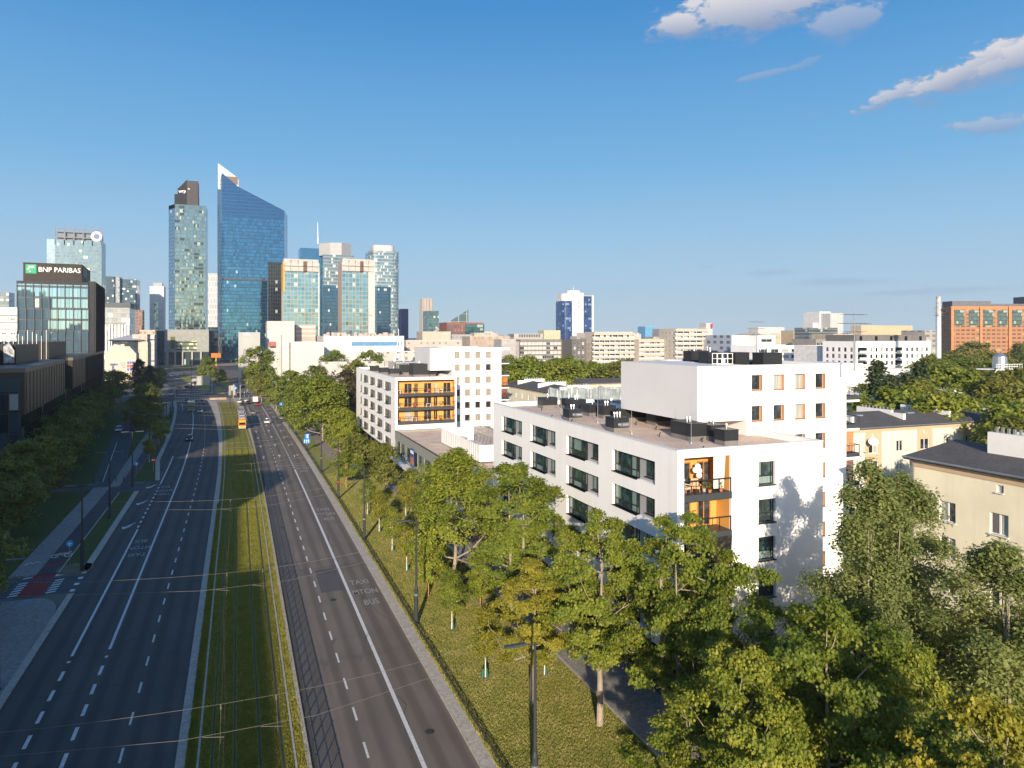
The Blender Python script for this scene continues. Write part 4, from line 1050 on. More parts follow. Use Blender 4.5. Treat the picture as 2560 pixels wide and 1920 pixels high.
# upper glass block with its box
m = MB(); x0, x1, y0, y1 = -22.6, -2.0, 133.0, 166
m.wallq((x0, y0), (x1, y0), 22, 46.2, 0); put('glass_front', m, GL_OFF, office)
m = MB(); m.box(x0, x1, y0 + .1, y1, 21.9, 47.1); m.box(x1, 0, 133, 173, 21.9, 47.6); m.box(x0 - .1, x1 + .1, y0 - .25, y0 + .1, 46.2, 47.15); m.box(-2.2, .0, 132.9, 133, 0, 22)
m.box(x1, 0, 167.9, 173, 0, 22)
put('tower_wall', m, mat('dark_blue_grey_metal', (.022, .027, .034), .4, metal=.4), office)
m = MB()
for k in range(10):
    xx = x0 + (x1 - x0) * k / 9 + (0.0)
    for f_ in range(3): m.box(xx - .13 + (.25 if f_ == 1 else 0), xx + .13 + (.25 if f_ == 1 else 0), y0 - .42, y0 - .02, 22 + f_ * 8.1, 22 + f_ * 8.1 + 8.1)
for k in range(7): m.box(x0, x1, y0 - .12, y0 - .02, 22.6 + k * 3.75, 23.15 + k * 3.75)
put('fin', m, mat('fin_metal', (.06, .075, .09), .4, metal=.5), office)
m = MB()
for k in range(11): yy = 133.2 + k * 3.9; m.box(0.01, .35, yy, yy + .16, 22.7, 47.5)
put('side_fin', m, BRONZE, office)
m = MB(); m.box(-21.1, -4.0, 134.5, 164, 46.9, 53.3); m.box(-21.2, -3.9, 134.4, 164.1, 53.3, 53.5)
bx = put('rooftop_box', m, mat('sign_box_cladding', (.026, .021, .019), .5, metal=.3, var=.15, fine=1.5), office)
m = MB(); m.box(-20.4, -17.3, 134.32, 134.5, 49.8, 52.9); lg = put('logo_panel', m, GREENB, office)
m = MB(); random.seed(2)
for k in range(4):                                   # four curving birds/stars along an arc
    a = R(245 - k * 62); cx_, cz_ = -18.8 + .85 * math.cos(a), 51.3 + .85 * math.sin(a); s_ = .3 + .13 * k
    pts = []
    for q in range(8):
        rr = s_ * (1.0 if q % 2 == 0 else .35); b_ = a + q * math.pi / 4; pts.append((cx_ + rr * math.cos(b_), 134.28, cz_ + rr * math.sin(b_)))
    m.face(pts)
put('star', m, LOGOW, lg)
me = text_mesh('BNP PARIBAS', 2.35, .06); me.materials.append(LOGOW); me.transform(Matrix.Rotation(math.pi / 2, 4, 'X') @ Matrix.Diagonal((12.3 / max(.1, max(v.co.x for v in me.vertices) - min(v.co.x for v in me.vertices)), 1.0, 1, 1)))
o = put('lettering', me, None, office, (-10.55, 134.36, 51.2))
m = MB(); m.box(-4.0, -3.85, 136, 150, 49.6, 52.9); put('side_sign', m, mat('side_sign_teal', (.02, .08, .06), .4), office)
# rooftop rail posts and two cloth banners on the low roof
m = MB()
for k in range(30): m.tube((-34 + k * 1.0, 62 + (k % 3) * .4, 22.0), (-34 + k * 1.0, 62 + (k % 3) * .4, 28.5 + (k * 7 % 4) * .5), .09, n=4)
put('roof_mast', m, STEEL, office)
single('roof_banner', MB().box(-.9, .9, 0, .08, 0, 3.6), mat('banner_blue_white', (.12, .30, .42), .6, var=.6, scale=1.5), 'blue and white banner hung on the dark roof screen of the office block', 'banner', loc=(*LF(61, 17), 23), rotz=ROT_L)
m = MB(); m.face([(-.9, 0, 0), (.9, 0, 0), (.9, 0, 2.6), (0, 0, 4.2), (-.9, 0, 3.4)]); m.box(-.9, .9, .01, .08, 0, 2.6)
single('roof_banner', m, mat('banner_white', (.36, .37, .38), .6, var=.5, scale=1.5), 'white pointed banner hung at the corner of the near roof screen', 'banner', loc=(*LF(19, 5.6), 23), rotz=ROT_L)
# unseen stepped blocks on the left, added and sized to shade the street
t = thing('office_block', 'unseen dark office terrace of stepped height on the left, added to cast the street shade', 'office building', (-36, -110, 0))
m = MB()
for (a, b, h_) in ((0, 104, 29.4), (104, 145, 27.4), (145, 154, 34.0), (154, 190, 30.6)): m.box(-35, 0, a, b, 0, h_)
m.box(-110, -36, 145, 172, 0, 54)  # unseen tower added to shade the bronze office block
put('wall', m, BRONZE, t)

# ------------------------------------------------------------------ skyline
def foot(pa, pb, pc, tb):
    """street aligned footprint: corner at pixel pb, distance tb; pa..pb and pb..pc are the visible faces"""
    x, y, _ = AT(pb, tb)
    if pb > 595: return (x, y, XY(pc, y) - x, YX(pa, x) - y)        # west + south faces visible
    return (XY(pa, y), y, x - XY(pa, y), YX(pc, x) - y)
# landmark glass tower with a slanted crown
SPB = curtain('deep_blue_glass', (.040, .135, .25), 1.6, 3.9, span=.22, spanc=(.022, .075, .14), mull=.03, mullc=(.03, .08, .13), metal=.85, rough=.05, blinds=-.075, blindc=(.22, .38, .48), var=.30, tilt=.008)
SPB2 = curtain('deep_blue_smooth_glass', (.030, .105, .21), 1.6, 3.9, span=.06, spanc=(.026, .09, .18), mull=.02, metal=.85, rough=.05, blinds=-.2, var=.10, tilt=.004)
xa, ya, _ = AT(555, 785); xb = XY(710.5, ya); x0 = xa
sp = thing('skyscraper', 'tallest deep blue glass skyscraper with a slanted pointed crown', 'skyscraper', (x0, ya, 0))
w_ = xb - x0; d_ = 38
fz = lambda x: ZT(464, 785) + (x - (XY(596, ya) - x0)) / (w_ - (XY(596, ya) - x0)) * (ZT(517, 785) - ZT(464, 785))
xm = XY(596, ya) - x0; z1 = ZT(432, 785)
m = MB()
def poly_wall(mb, pts2, y, mi, flip=False): mb.face([(x, y, z) for x, z in pts2], mi, [(x, z) for x, z in pts2])
zc = ZT(517, 785) - 30
zt = ZT(540, 785)
poly_wall(m, [(0, 0), (w_, 0), (w_, zt), (0, zt)], 0, 0)
poly_wall(m, [(0, zt), (w_, zt), (w_, fz(w_)), (xm, fz(xm)), (0, z1)], 0, 1)
m.wallq((w_, 0), (w_ + 6, d_), 0, fz(w_), 0); m.wallq((w_ + 6, d_), (0, d_), 0, fz(w_), 0)
put('glass_facade', m, [SPB, SPB2], sp)
m = MB(); xl = XY(543.5, ya + 16) - x0
m.face([(xl, 16, 0), (0, 0, 0), (0, 0, z1), (xl, 16, ZT(463, 785))], 0, [(0, 0), (17, 0), (17, z1), (0, z1 - 20)])
put('side_facade', m, curtain('pale_side_glass', (.20, .30, .38), 1.6, 3.9, span=.3, metal=.8, rough=.08, blinds=0), sp)
m = MB(); xl2 = XY(545, ya + 8) - x0; ap = ZT(405, 785)
m.prism([(xl2, 8), (xl2 + 1.5, 7.2), (xm + .5, 10.2), (xm + .5, 12)], 0, .1)
m = MB(); ze = ZT(443, 785)
for y0_, y1_ in ((8, 9.2),):
    A = [(xl2, ZT(470, 785)), (xm, ZT(470, 785)), (xm, ze), (xm - 2, ZT(436, 785)), (xl2, ap)]
    m.face([(x, y0_, z) for x, z in A]); m.face([(x, y1_, z) for x, z in A][::-1])
    for (p, q) in zip(A, A[1:] + A[:1]): m.face([(p[0], y0_, p[1]), (q[0], y0_, q[1]), (q[0], y1_, q[1]), (p[0], y1_, p[1])])
put('crown_fin', m, mat('crown_pale_metal', (.50, .47, .44), .5, metal=.2), sp)
m = MB(); m.box(XY(566, ya) - x0, xm - 1.0, 7.0, 7.9, ZT(455, 785), ZT(436, 785)); put('crown_screen', m, mat('crown_brown_screen', (.16, .11, .09), .6), sp)
m = MB(); m.box(0, w_, -.5, -.02, ZT(699, 785), ZT(696, 785)); 
put('mid_band', m, mat('rust_brown_band', (.06, .04, .035), .5), sp)
# square shouldered tower left of it
T1G = curtain('grey_green_tower_glass', (.12, .20, .235), 1.5, 3.7, span=.34, spanc=(.12, .17, .18), mull=.05, mullc=(.05, .06, .06), metal=.7, rough=.06, blinds=.05, blindc=(.18, .23, .18), var=.4, tilt=.02, pane2=(.04, .065, .075), p2=.16)  # varied and dark panes approximate the tower's reflections by colour
x, y, w, d = foot(437, 514, 519.5, 740)
t1 = thing('skyscraper', 'grey green glass skyscraper with a stepped black crown', 'skyscraper', (x, y, 0))
h_ = ZT(514.6, 740); xl = XY(421.7, y + 14) - x
m = MB(); m.wallq((0, 0), (w, 0), 0, h_, 0); m.wallq((w, 0), (w + 1, 30), 0, h_, 0); m.wallq((w + 1, 30), (xl, 30), 0, h_, 0); m.wallq((xl, 30), (xl, 14), 0, h_, 0)
put('glass_facade', m, T1G, t1)
m = MB(); m.wallq((xl, 14), (0, 0), 0, h_ - 4, 0); put('corner_facade', m, curtain('pale_corner_glass', (.20, .34, .44), 1.5, 3.7, span=.2, metal=.8, blinds=-.05, var=.15), t1)
m = MB(); m.face([(0, 0, h_), (w, 0, h_), (w + 1, 30, h_), (xl, 30, h_), (xl, 14, h_)]); put('roof', m, FELT, t1)
c0, c1, c2 = XY(434, y) - x, XY(467, y) - x, XY(495.5, y) - x
m = MB(); zc = h_ - 1; za = ZT(486, 740); zb = ZT(473, 740); zt = ZT(454, 740)
A = [(c0 + 0, 10), (c1, 1), (c2, 1), (c2, 22), (c0 + 0, 22)]
m.prism(A, zc, za); m.prism([(c0 + 3.2, 8), (c1, 1.3), (c2 - .2, 1.3), (c2 - .2, 22), (c0 + 3.2, 22)], za, zb - 0); 
m.face([(c0 + 3.2, 8, zb), (c1, 1.3, zb), (c1, 1.3, zt + 1), (c0 + 3.4, 8, zt - 8)]); m.box(c1, c2 - .2, 1.3, 22, zb, zt); m.prism([(c0 + 3.2, 8), (c1, 1.4), (c1, 22), (c0 + 3.2, 22)], zb, zt - 7)
put('crown', m, mat('black_crown_panel', (.030, .027, .028), .5, metal=.2), t1)
m = MB(); m.box(c1 + 1, c2 - 8, 1.1, 1.25, zb - 1.0, zb - .3); m.box(c1 + 1, c2 - 8, 1.1, 1.25, za - 6, za - 5.3); put('crown_stripe', m, LOGOW, t1)
me = text_mesh('wrp', 5, .1); me.materials.append(LOGOW); me.transform(Matrix.Rotation(math.pi / 2, 4, 'X')); put('lettering', me, None, t1, (c1 - 4.5, 3.6, zt - 11), R(-28))
# podium in front of it
x, y, w, d = foot(411, 522, 523, 700)
pd_ = thing('podium_building', 'low grey glass podium with a green wall at the foot of the stepped tower', 'office building', (x, y, 0)); h_ = ZT(824, 700)
m = MB(); m.box(0, w, 0, 30, 13, h_); put('wall', m, mat('podium_panel', (.26, .27, .25), .5), pd_)
m = MB(); k = w / 111
m.wallq((27 * k, -.15), (81 * k, -.15), 14, h_ - 11, 0); put('glazing', m, curtain('podium_glass', (.22, .28, .2), 2, 3.6, span=.35, spanc=(.08, .09, .08), metal=.3, blinds=.35, blindc=(.50, .52, .30), var=.4), pd_)
m = MB(); m.box(15 * k, 26 * k, -.3, -.02, 16, h_ - 7); put('green_wall', m, LEAF_D, pd_)
m = MB(); m.box(10 * k, w, 2, 28, 0, 13); put('ground_storeys', m, curtain('podium_base', (.05, .08, .08), 3, 6, span=.1, metal=.3, blinds=.02), pd_)
for q in (.05, .22, .38, .6, .8): put('column', MB().box(w * q, w * q + 1.5, -.4, 1.4, 0, 13), CONC, pd_)
# side blocks around the podium
for (pa, pb, pc, tb, pt, lab, mm) in (
    (385, 409.5, 411, 690, 827, 'dark blue glass office with floor bands left of the podium', curtain('dusk_blue_glass', (.04, .075, .11), 3, 3.8, span=.3, metal=.5, blinds=0, blindc=(.2, .25, .3))),
    (520, 543, 544, 720, 818, 'dark teal glass office between the podium and the tallest tower', curtain('dark_teal_glass', (.015, .045, .07), 3, 3.8, span=.28, spanc=(.06, .12, .16), metal=.5, blinds=-.05))):
    x, y, w, d = foot(pa, pb, pc, tb)
    bld('office_building', lab, x, y, w, 30, ZT(pt, tb), 0, DARKF, FELT, {'S': dict(mat=mm), 'E': dict(mat=mm)}, cat='office building')
# generic skyline
def sky_b(lab, pa, pb, pc, tb, pt, mm, em=None, wall=None, roof=None, cat='tower', name='tower_block', d=None, top=0, mat_top=None, group=None, par=.6):
    x, y, w, dd = foot(pa, pb, pc, tb); d = d or max(10, min(60, abs(dd)))
    f = {'S': dict(mat=mm, top=top)}
    f['W' if pb > 595 else 'E'] = dict(mat=em or mm, top=top)
    return bld(name, lab, x, y, max(4, w), d, ZT(pt, tb), 0, wall or WHITEP, roof or FELTG, f, cat=cat, group=group, par=par)
G3 = curtain('pale_green_glass', (.15, .23, .29), 2.2, 3.8, span=.34, spanc=(.17, .24, .27), mull=.06, metal=.6, rough=.1, blinds=.06, blindc=(.4, .46, .44), var=.3, tilt=.02)
t3 = sky_b('broad pale green glass tower with a grey lattice crown and a round logo', 137.5, 254, 256, 900, 604, G3, name='skyscraper', cat='skyscraper', wall=mat('tower_grey', (.22, .25, .27), .5), d=30)
x, y, w, d = foot(137.5, 254, 256, 900); m = MB(); z0_, z1_ = ZT(604, 900), ZT(574, 900)
for k in range(6): m.box(w * k / 5 - .6, w * k / 5 + .6, .0, 1, z0_ - 6, z1_)
for zz in (z0_ - 5, z0_ + 3, z1_ - 5, z1_ - 1): m.box(0, w, .1, .9, zz, zz + 1.2)
m.box(2, w - 2, 4, 24, z0_, z1_ - 5); put('crown', m, mat('lattice_grey', (.14, .16, .18), .5), t3)
m = MB(); m.disc((w - 5.5, -.6, ZT(592, 900)), 6.2, (0, 1, 0), .5, 20); put('logo_disc', m, LOGOW, t3)
m = MB(); m.disc((w - 5.5, -1.0, ZT(592, 900)), 3.6, (0, 1, 0), .3, 8); put('logo_mark', m, mat('logo_blue', (.12, .16, .3), .5), t3)
m = MB(); x9 = XY(115, y) - x; m.box(x9, 0, 4, 26, 0, ZT(602, 900)); put('lower_wing', m, WHITEP if 0 else mat('wing_glass', (.18, .26, .30), .2, metal=.4, fine=.4), t3)
sky_b('pale banded glass tower right of the dark office block', 255, 286, 289, 1080, 691, G3, name='tower_block', d=30)
sky_b('blue topped glass tower beside the banded one', 299, 342, 343, 1100, 699, curtain('mist_green_glass', (.20, .32, .36), 2.5, 3.8, span=.3, metal=.6, blinds=.1, blindc=(.5, .6, .6), var=.3), wall=mat('navy_crown', (.06, .08, .16), .4), top=0, d=40)
sky_b('slim pale core between the two pale glass towers', 286, 299, 300, 1085, 692, punched('core_face', (.42, .46, .47), (.12, .16, .18), 4, 4), d=30)
t5 = sky_b('slender white and blue tower with rounded top left of the stepped tower', 374, 410, 412.5, 1200, 716, curtain('white_blue_facade', (.34, .42, .47), 4, 3.6, span=.45, spanc=(.50, .53, .53), metal=.1, rough=.4, mullc=(.4, .43, .45), blinds=.3, blindc=(.55, .56, .55)), wall=mat('white_tower_wall', (.55, .57, .57), .6), top=28, d=28)
x, y, w, d = foot(374, 410, 412.5, 1200); m = MB(); m.box(5, w - 3, 3, 22, ZT(716, 1200), ZT(707, 1200)); put('rooftop_box', m, mat('grey_top', (.36, .37, .38), .6), t5)
m = MB(); m.box(w * .33, w * .62, -.8, 0, 0, ZT(752, 1200)); put('window_bay', m, curtain('bay_glass', (.09, .18, .25), 3, 3.6, metal=.5, blinds=0), t5)
sky_b('brown brick tower with gridded windows', 338, 356, 362, 700, 775, punched('brown_grid', (.33, .21, .15), (.10, .08, .09), 3, 3.2, (.2, .8), (.3, .85), litec=(.35, .25, .18)), wall=mat('brown_wall', (.35, .23, .16), .8), d=16)
t7 = sky_b('pale office building with white fins and a dark top storey', 259, 324, 338, 620, 770, curtain('white_fin_office', (.22, .25, .29), 3.4, 4.0, span=.22, spanc=(.34, .36, .40), metal=.3, blinds=.2, blindc=(.6, .6, .62), var=.3), em=curtain('dark_side_office', (.06, .07, .09), 3.4, 4, metal=.4, blinds=0), wall=mat('light_office', (.5, .5, .5), .6), name='office_building', cat='office building')
x, y, w, d = foot(259, 324, 338, 620); m = MB(); m.box(-1, w + .5, 1, 28, ZT(770, 620), ZT(757, 620)); put('top_storey', m, DARKS, t7)
for k in range(8): put('column', MB().box(w * k / 8 + 1, w * k / 8 + 2.4, -1, -.1, 0, ZT(812, 620)), WHITEP, t7)
sky_b('white tower patterned with wavy vertical fins behind the tallest tower', 520, 545, 546, 900, 684, punched('white_fins', (.66, .68, .70), (.16, .20, .24), 1.8, 7.0, (.1, .45), (0, .8), alt=.5, lite=0), d=30)
sky_b('distant blue grey office at the far left edge', -6, 22, 24.5, 900, 731, curtain('far_blue_office', (.14, .19, .23), 3, 3.6, metal=.5, blinds=.1), d=25)
# white flats with long balconies at the left edge
wf = bld('flats', 'white flats with long balconies at the left edge behind the office block', *foot(-30, 42.6, 44, 300)[:3], 16, 40.5, 0, WHITE, FELT, {'S': dict(ops=grid(cols(40, 12, 1.7), rows(1.2, 3.02, 12, 1.6)), kind='tri', fm=FRAMEW, gm=GLASSC)}, cat='apartment block')
for i in range(6):
    w2 = foot(-30, 42.6, 44, 300)[2]; put('balcony', MB().box(w2 * .1, w2 + .4, -1.3, -.02, 22.2 + i * 3.02, 23.2 + i * 3.02), WHITEP, wf)
# mural wall, canopy building, low blocks at the far left of the junction
x, y, w, d = foot(262, 340.5, 342, 430); hm = ZT(872, 430)
mu = thing('mural_house', 'cream gable house painted with a mural beside the junction', 'house', (x, y, 0))
m = MB(); gp = [(0, 0), (w, 0), (w, hm - 3), (w * .78, hm + 1.5), (w * .62, hm + 1.5), (w * .62, hm + 2.8), (w * .5, hm + 2.8), (w * .5, hm + 2), (w * .3, hm + 3), (w * .1, hm - 1), (0, hm - 3)]
m.face([(a, 0, b) for a, b in gp]); m.face([(a, 14, b) for a, b in gp][::-1])
for p, q in zip(gp, gp[1:] + gp[:1]): m.face([(p[0], 0, p[1]), (q[0], 0, q[1]), (q[0], 14, q[1]), (p[0], 14, p[1])])
put('wall', m, mat('mural_cream', (.62, .49, .40), .85, var=.06, scale=.2), mu)
for zz, c_ in ((hm * .56, (.10, .14, .45)), (hm * .46, (.5, .08, .06)), (hm * .36, (.10, .14, .45))): 
    for k in range(3): put('mural_block', MB().box(w * .71 + k * .1 * w * .8, w * .77 + k * .1 * w * .8, -.06, -.01, zz, zz + 1.6), mat('mural_colour', c_, .8, var=.3, scale=1), mu)
m = MB(); m.box(w * .16, w * .42, -.06, -.01, hm * .52, hm * .58); m.box(w * .22, w * .30, -.06, -.01, hm * .38, hm * .52); m.box(w * .47, w * .66, -.06, -.01, hm * .58, hm * .60); m.box(w * .50, w * .66, -.06, -.01, hm * .52, hm * .54); m.box(w * .55, w * .66, -.06, -.01, hm * .46, hm * .48)
put('mural_figure', m, mat('mural_grey_blue', (.14, .15, .26), .8, var=.4, scale=1), mu)
x, y, w, d = foot(262, 371, 372, 520); 
cb = thing('canopy_building', 'round fronted building with a wide pale curved canopy roof', 'building', (x + w / 2, y + 15, 0)); hz = ZT(846, 520)
m = MB(); n = 24
for i in range(n):
    a, b = 2 * math.pi * i / n, 2 * math.pi * (i + 1) / n
    m.face([(w * .55 * math.cos(a), 16 * math.sin(a), hz - 1.2), (w * .55 * math.cos(b), 16 * math.sin(b), hz - 1.2), (0, 0, hz + 2.6)])
    m.face([(w * .55 * math.cos(b), 16 * math.sin(b), hz - 1.2), (w * .55 * math.cos(a), 16 * math.sin(a), hz - 1.2), (w * .45 * math.cos(a), 13 * math.sin(a), hz - 2), (w * .45 * math.cos(b), 13 * math.sin(b), hz - 2)])
put('canopy_roof', m, mat('pale_metal_roof', (.38, .38, .40), .5), cb)
put('wall', MB().prism([(w * .42 * math.cos(2 * math.pi * i / 16), 12 * math.sin(2 * math.pi * i / 16)) for i in range(16)], 0, hz - 1.6), curtain('canopy_glass', (.05, .07, .08), 2.5, 4, metal=.3, blinds=.1, blindc=(.5, .4, .3)), cb)
put('pier', MB().box(w * .30, w * .48, -14, 8, 0, hz - 3), mat('cream_pier', (.55, .46, .36), .8), cb)
def low(lab, pa, pb, pc, tb, pt, mm, em=None, d=None, roof=None, wall=None, group=None, name='building', cat='building'): return sky_b(lab, pa, pb, pc, tb, pt, mm, em, wall=wall, roof=roof, d=d, name=name, cat=cat, group=group)
PB = punched('beige_low', (.58, .49, .38), (.16, .13, .11), 3.5, 3.3)
low('yellow beige block behind the canopy roof', 346, 388, 389, 640, 825, PB, d=16)
low('white low block with a window strip behind the canopy roof', 350, 386, 387, 600, 838, punched('white_low', (.62, .61, .6), (.1, .1, .12), 6, 4.5, (.1, .9), (.5, .8)), d=12)
# twin hotel towers
for i, (pa, pb, pc, lab) in enumerate(((704, 708, 798.6, 'nearer pale hotel tower with orange vertical lines left of the pair'), (842, 855, 936.6, 'right pale hotel tower of the pair with orange vertical lines'))):
    tb = 540; x, y, w, d = foot(pa, pb, pc, tb); d = 24; h_ = ZT(655, tb)
    HG = curtain('hotel_glass_%d' % i, (.15, .28, .36), 2.6, 3.3, span=.26, spanc=(.22, .31, .33), mull=.07, mullc=(.34, .37, .36), metal=.75, rough=.08, blinds=.02, blindc=(.34, .44, .42), var=.25)
    HW = punched('hotel_side_%d' % i, (.52, .42, .34), (.4, .25, .2), 1.4, 60, (.0, .4), (0, 1), lite=0) if i else mat('hotel_side_plain', (.60, .50, .36), .7)
    tw = bld('hotel_tower', lab, x, y, w, d, h_, 0, mat('hotel_white', (.40, .41, .40), .6), FELTG, {'S': dict(mat=HG, top=7), 'E': dict(mat=HG), 'N': dict(mat=BLACKG), 'W': dict(mat=HW)}, cat='hotel tower', group='pair of hotel towers')
    m = MB(); m.box(.5, w - .5, 1, d - 2, h_, h_ + 2.8); put('roof_storey', m, mat('hotel_top_grey_%d' % i, (.40, .39, .37), .6), tw)
    mo_, mp_ = mat('hotel_orange_%d' % i, (.42, .28, .12), .6), mat('hotel_pink_%d' % i, (.36, .22, .19), .6)
    for k in range(1, 5):
        xx = w * k / 5; zk = h_ - 40 - (k % 2) * 8
        put('orange_line', MB().box(xx - .13, xx + .13, -.4, -.02, zk, h_ + 2).box(xx - .1, xx + 3.5, -.45, -.02, zk - .8, zk), mo_, tw)
        put('pink_line', MB().box(xx - .18, xx + .18, -.35, -.02, 25, zk - .8).box(xx - .2, xx + 3.5, -.45, -.02, zk - 42, zk - 41.2), mp_, tw)
    put('crown_grid', MB().box(.2, w - .2, -.5, -.3, h_ - 7, h_ - 6.6).box(.2, w - .2, -.5, -.3, h_ - 3, h_ - 2.7).box(w * .55, w * .65, -.5, -.02, h_ - 7.5, h_ + 1), mat('crown_dark_%d' % i, (.12, .07, .05), .5), tw)
    put('edge_strip', MB().box(w - (1 if i == 0 else 5), w + .05, -.3, -.02, 0, h_ - 6), mat('hotel_edge_%d' % i, (.50, .49, .46), .6), tw)
    if i == 0: put('orange_corner', MB().box(-.05, 1.2, -.2, d + .1, h_ - 22, h_ - .5), ORANGE, tw)
sky_b('slim black glass tower before the right foot of the tallest tower, partly standing in for a reflection', 645, 670, 705, 690, 655, curtain('black_tower_glass', (.010, .014, .018), 2.2, 3.6, span=.2, spanc=(.012, .014, .016), mull=.1, mullc=(.03, .035, .04), metal=.25, rough=.12, blinds=-.02, blindc=(.2, .25, .25), var=.5), em=curtain('black_tower_side', (.03, .045, .055), 2.2, 3.6, span=.3, spanc=(.12, .15, .16), metal=.3, blinds=.0, var=.6), wall=DARKF, d=16, name='skyscraper', cat='skyscraper')  # solid tower built partly for a dark reflection in the tallest tower
# rounded office towers behind the hotels
OG = curtain('grey_band_office', (.13, .20, .24), 1.5, 3.9, span=.42, spanc=(.30, .32, .32), mull=.05, metal=.5, rough=.1, blinds=.12, blindc=(.55, .58, .55), var=.3)
OB = curtain('blue_reflection_office', (.04, .11, .19), 1.8, 3.9, span=.3, spanc=(.04, .07, .11), metal=.7, rough=.07, blinds=-.02, var=.25)  # dark blue glass colour carrying the reflection low on the towers
x, y, w, d = foot(769, 808, 885, 800); h_ = ZT(636, 800)
sk = bld('skyscraper', 'broad grey banded skyscraper with a stepped octagonal top and a thin mast', x, y, w, 42, h_, 0, mat('office_concrete', (.36, .37, .36), .6), FELTG, {'S': dict(mat=OG), 'W': dict(mat=OG)}, cat='skyscraper')
m = MB(); m.prism([(8, 2), (w - 14, -.5), (w - 2, 10), (w - 4, 36), (6, 36), (-3, 16)], h_, ZT(605, 800)); put('crown', m, mat('crown_grey', (.34, .35, .36), .6), sk)
m = MB(); xx = XY(847, y) - x - 22; m.tube((xx, 12, ZT(606, 800)), (xx, 12, ZT(592, 800)), .45, .3); m.tube((xx, 12, ZT(592, 800)), (xx, 12, ZT(553, 800)), .22, .06); m.tube((xx - 2, 12, ZT(592, 800)), (xx + 2, 12, ZT(592, 800)), .3); put('mast', m, STEEL, sk)
m = MB(); m.wallq((-.2, -.3), (w + .2, -.3), 0, ZT(713, 800), 0); put('blue_glass_reflection', m, OB, sk)  # dark blue lower reflection put into the glass colour
m = MB(); xw = XY(750, y + 20) - x; m.box(xw, -.3, 18, 44, 0, ZT(617, 800)); put('blue_wing', m, mat('blue_wing_glass', (.04, .14, .26), .15, metal=.6), sk)
x, y, w, d = foot(910, 925, 1000, 850); h_ = ZT(626, 850)
sk = thing('skyscraper', 'pale round cornered skyscraper with white floor bands, rightmost of the glass cluster', 'skyscraper', (x, y, 0))
rc = lambda n0, cx_, cy_, r_, a0, a1: [(cx_ + r_ * math.cos(R(a0 + (a1 - a0) * i / n0)), cy_ + r_ * math.sin(R(a0 + (a1 - a0) * i / n0))) for i in range(n0 + 1)]
pl_ = rc(6, 9, 9, 9, 180, 270) + rc(6, w - 9, 9, 9, 270, 360) + [(w, 34), (0, 34)]
put('facade', MB().prism(pl_, 0, h_, 0), curtain('white_band_office', (.15, .25, .30), 1.5, 3.9, span=.42, spanc=(.38, .41, .41), mull=.05, metal=.5, rough=.1, blinds=.15, blindc=(.6, .62, .6), var=.25), sk)
put('crown', MB().prism([(w * .5 + (p[0] - w * .5) * .72, 17 + (p[1] - 17) * .72) for p in pl_], h_, ZT(610, 850)), mat('crown_pale', (.46, .47, .46), .6), sk)
put('blue_glass_reflection', MB().prism([(w * .42 + (p[0] - w * .5) * .82, p[1] - .4) for p in pl_[:14]] + [(w * .8, 20), (4, 20)], 0, ZT(716, 850), 0, top=False), OB, sk)
sky_b('small purple blue tower right of the glass cluster', 1002, 1004, 1021, 1000, 772, mat('purple_panel', (.06, .08, .20), .5, fine=.3), d=20)
t = sky_b('cream tower with brown vertical stripes on the horizon', 1041, 1056, 1082, 1700, 746, punched('cream_stripe', (.50, .45, .38), (.20, .17, .15), 7, 200, (.3, .7), (0, 1), lite=0), em=mat('cream_side', (.52, .47, .38), .8), d=30)
sky_b('dark green glass office before the cream striped tower', 1047, 1068, 1097, 1000, 777, curtain('bottle_glass', (.10, .18, .20), 3, 3.8, span=.2, metal=.6, blinds=.02, var=.3), d=25, wall=DARKS)
x, y, w, d = foot(1115, 1117, 1163.5, 680)
t = bld('office_building', 'rust red gridded office with a teal glass corner', x, y, XY(1209, y) - x, 28, ZT(806, 680), 0, mat('rust_wall', (.24, .10, .075), .7), FELT, {'S': dict(mat=punched('rust_grid', (.24, .10, .08), (.05, .07, .08), 3.4, 3.6, (.28, .78), (.1, .9), lite=.3, litec=(.25, .2, .18)), top=2)}, cat='office building')
w2 = XY(1209, y) - x; put('teal_corner', MB().box(w * .98, w2 + .5, -.6, 26, 0, ZT(810, 680)), curtain('teal_corner_glass', (.05, .14, .15), 3, 3.6, metal=.5, blinds=.1, blindc=(.3, .4, .4)), t)
x, y, w, d = foot(1125, 1129, 1171, 820)
t = thing('glass_prism_tower', 'pointed dark glass prism rising behind the rust red office', 'tower', (x, y, 0))
m = MB(); za = ZT(773, 820); zb = ZT(803, 820)
m.face([(-8, 0, 0), (w, 0, 0), (w, 0, za), (-2, 0, zb), (-22, 0, ZT(828, 820))], 0, [(0, 0), (w, 0), (w, za), (0, zb), (0, 0)]); m.face([(w, 0, 0), (w, 10, 0), (w, 10, zb), (w, 0, za)]); m.face([(-2, 0, zb), (w, 0, za), (w, 10, zb), (-2, 10, zb - 8)])
put('glass_facade', m, curtain('prism_glass', (.10, .16, .18), 9, 9, span=.06, spanc=(.3, .33, .34), mull=.5, mullc=(.3, .33, .34), metal=.6, blinds=-.2), t)
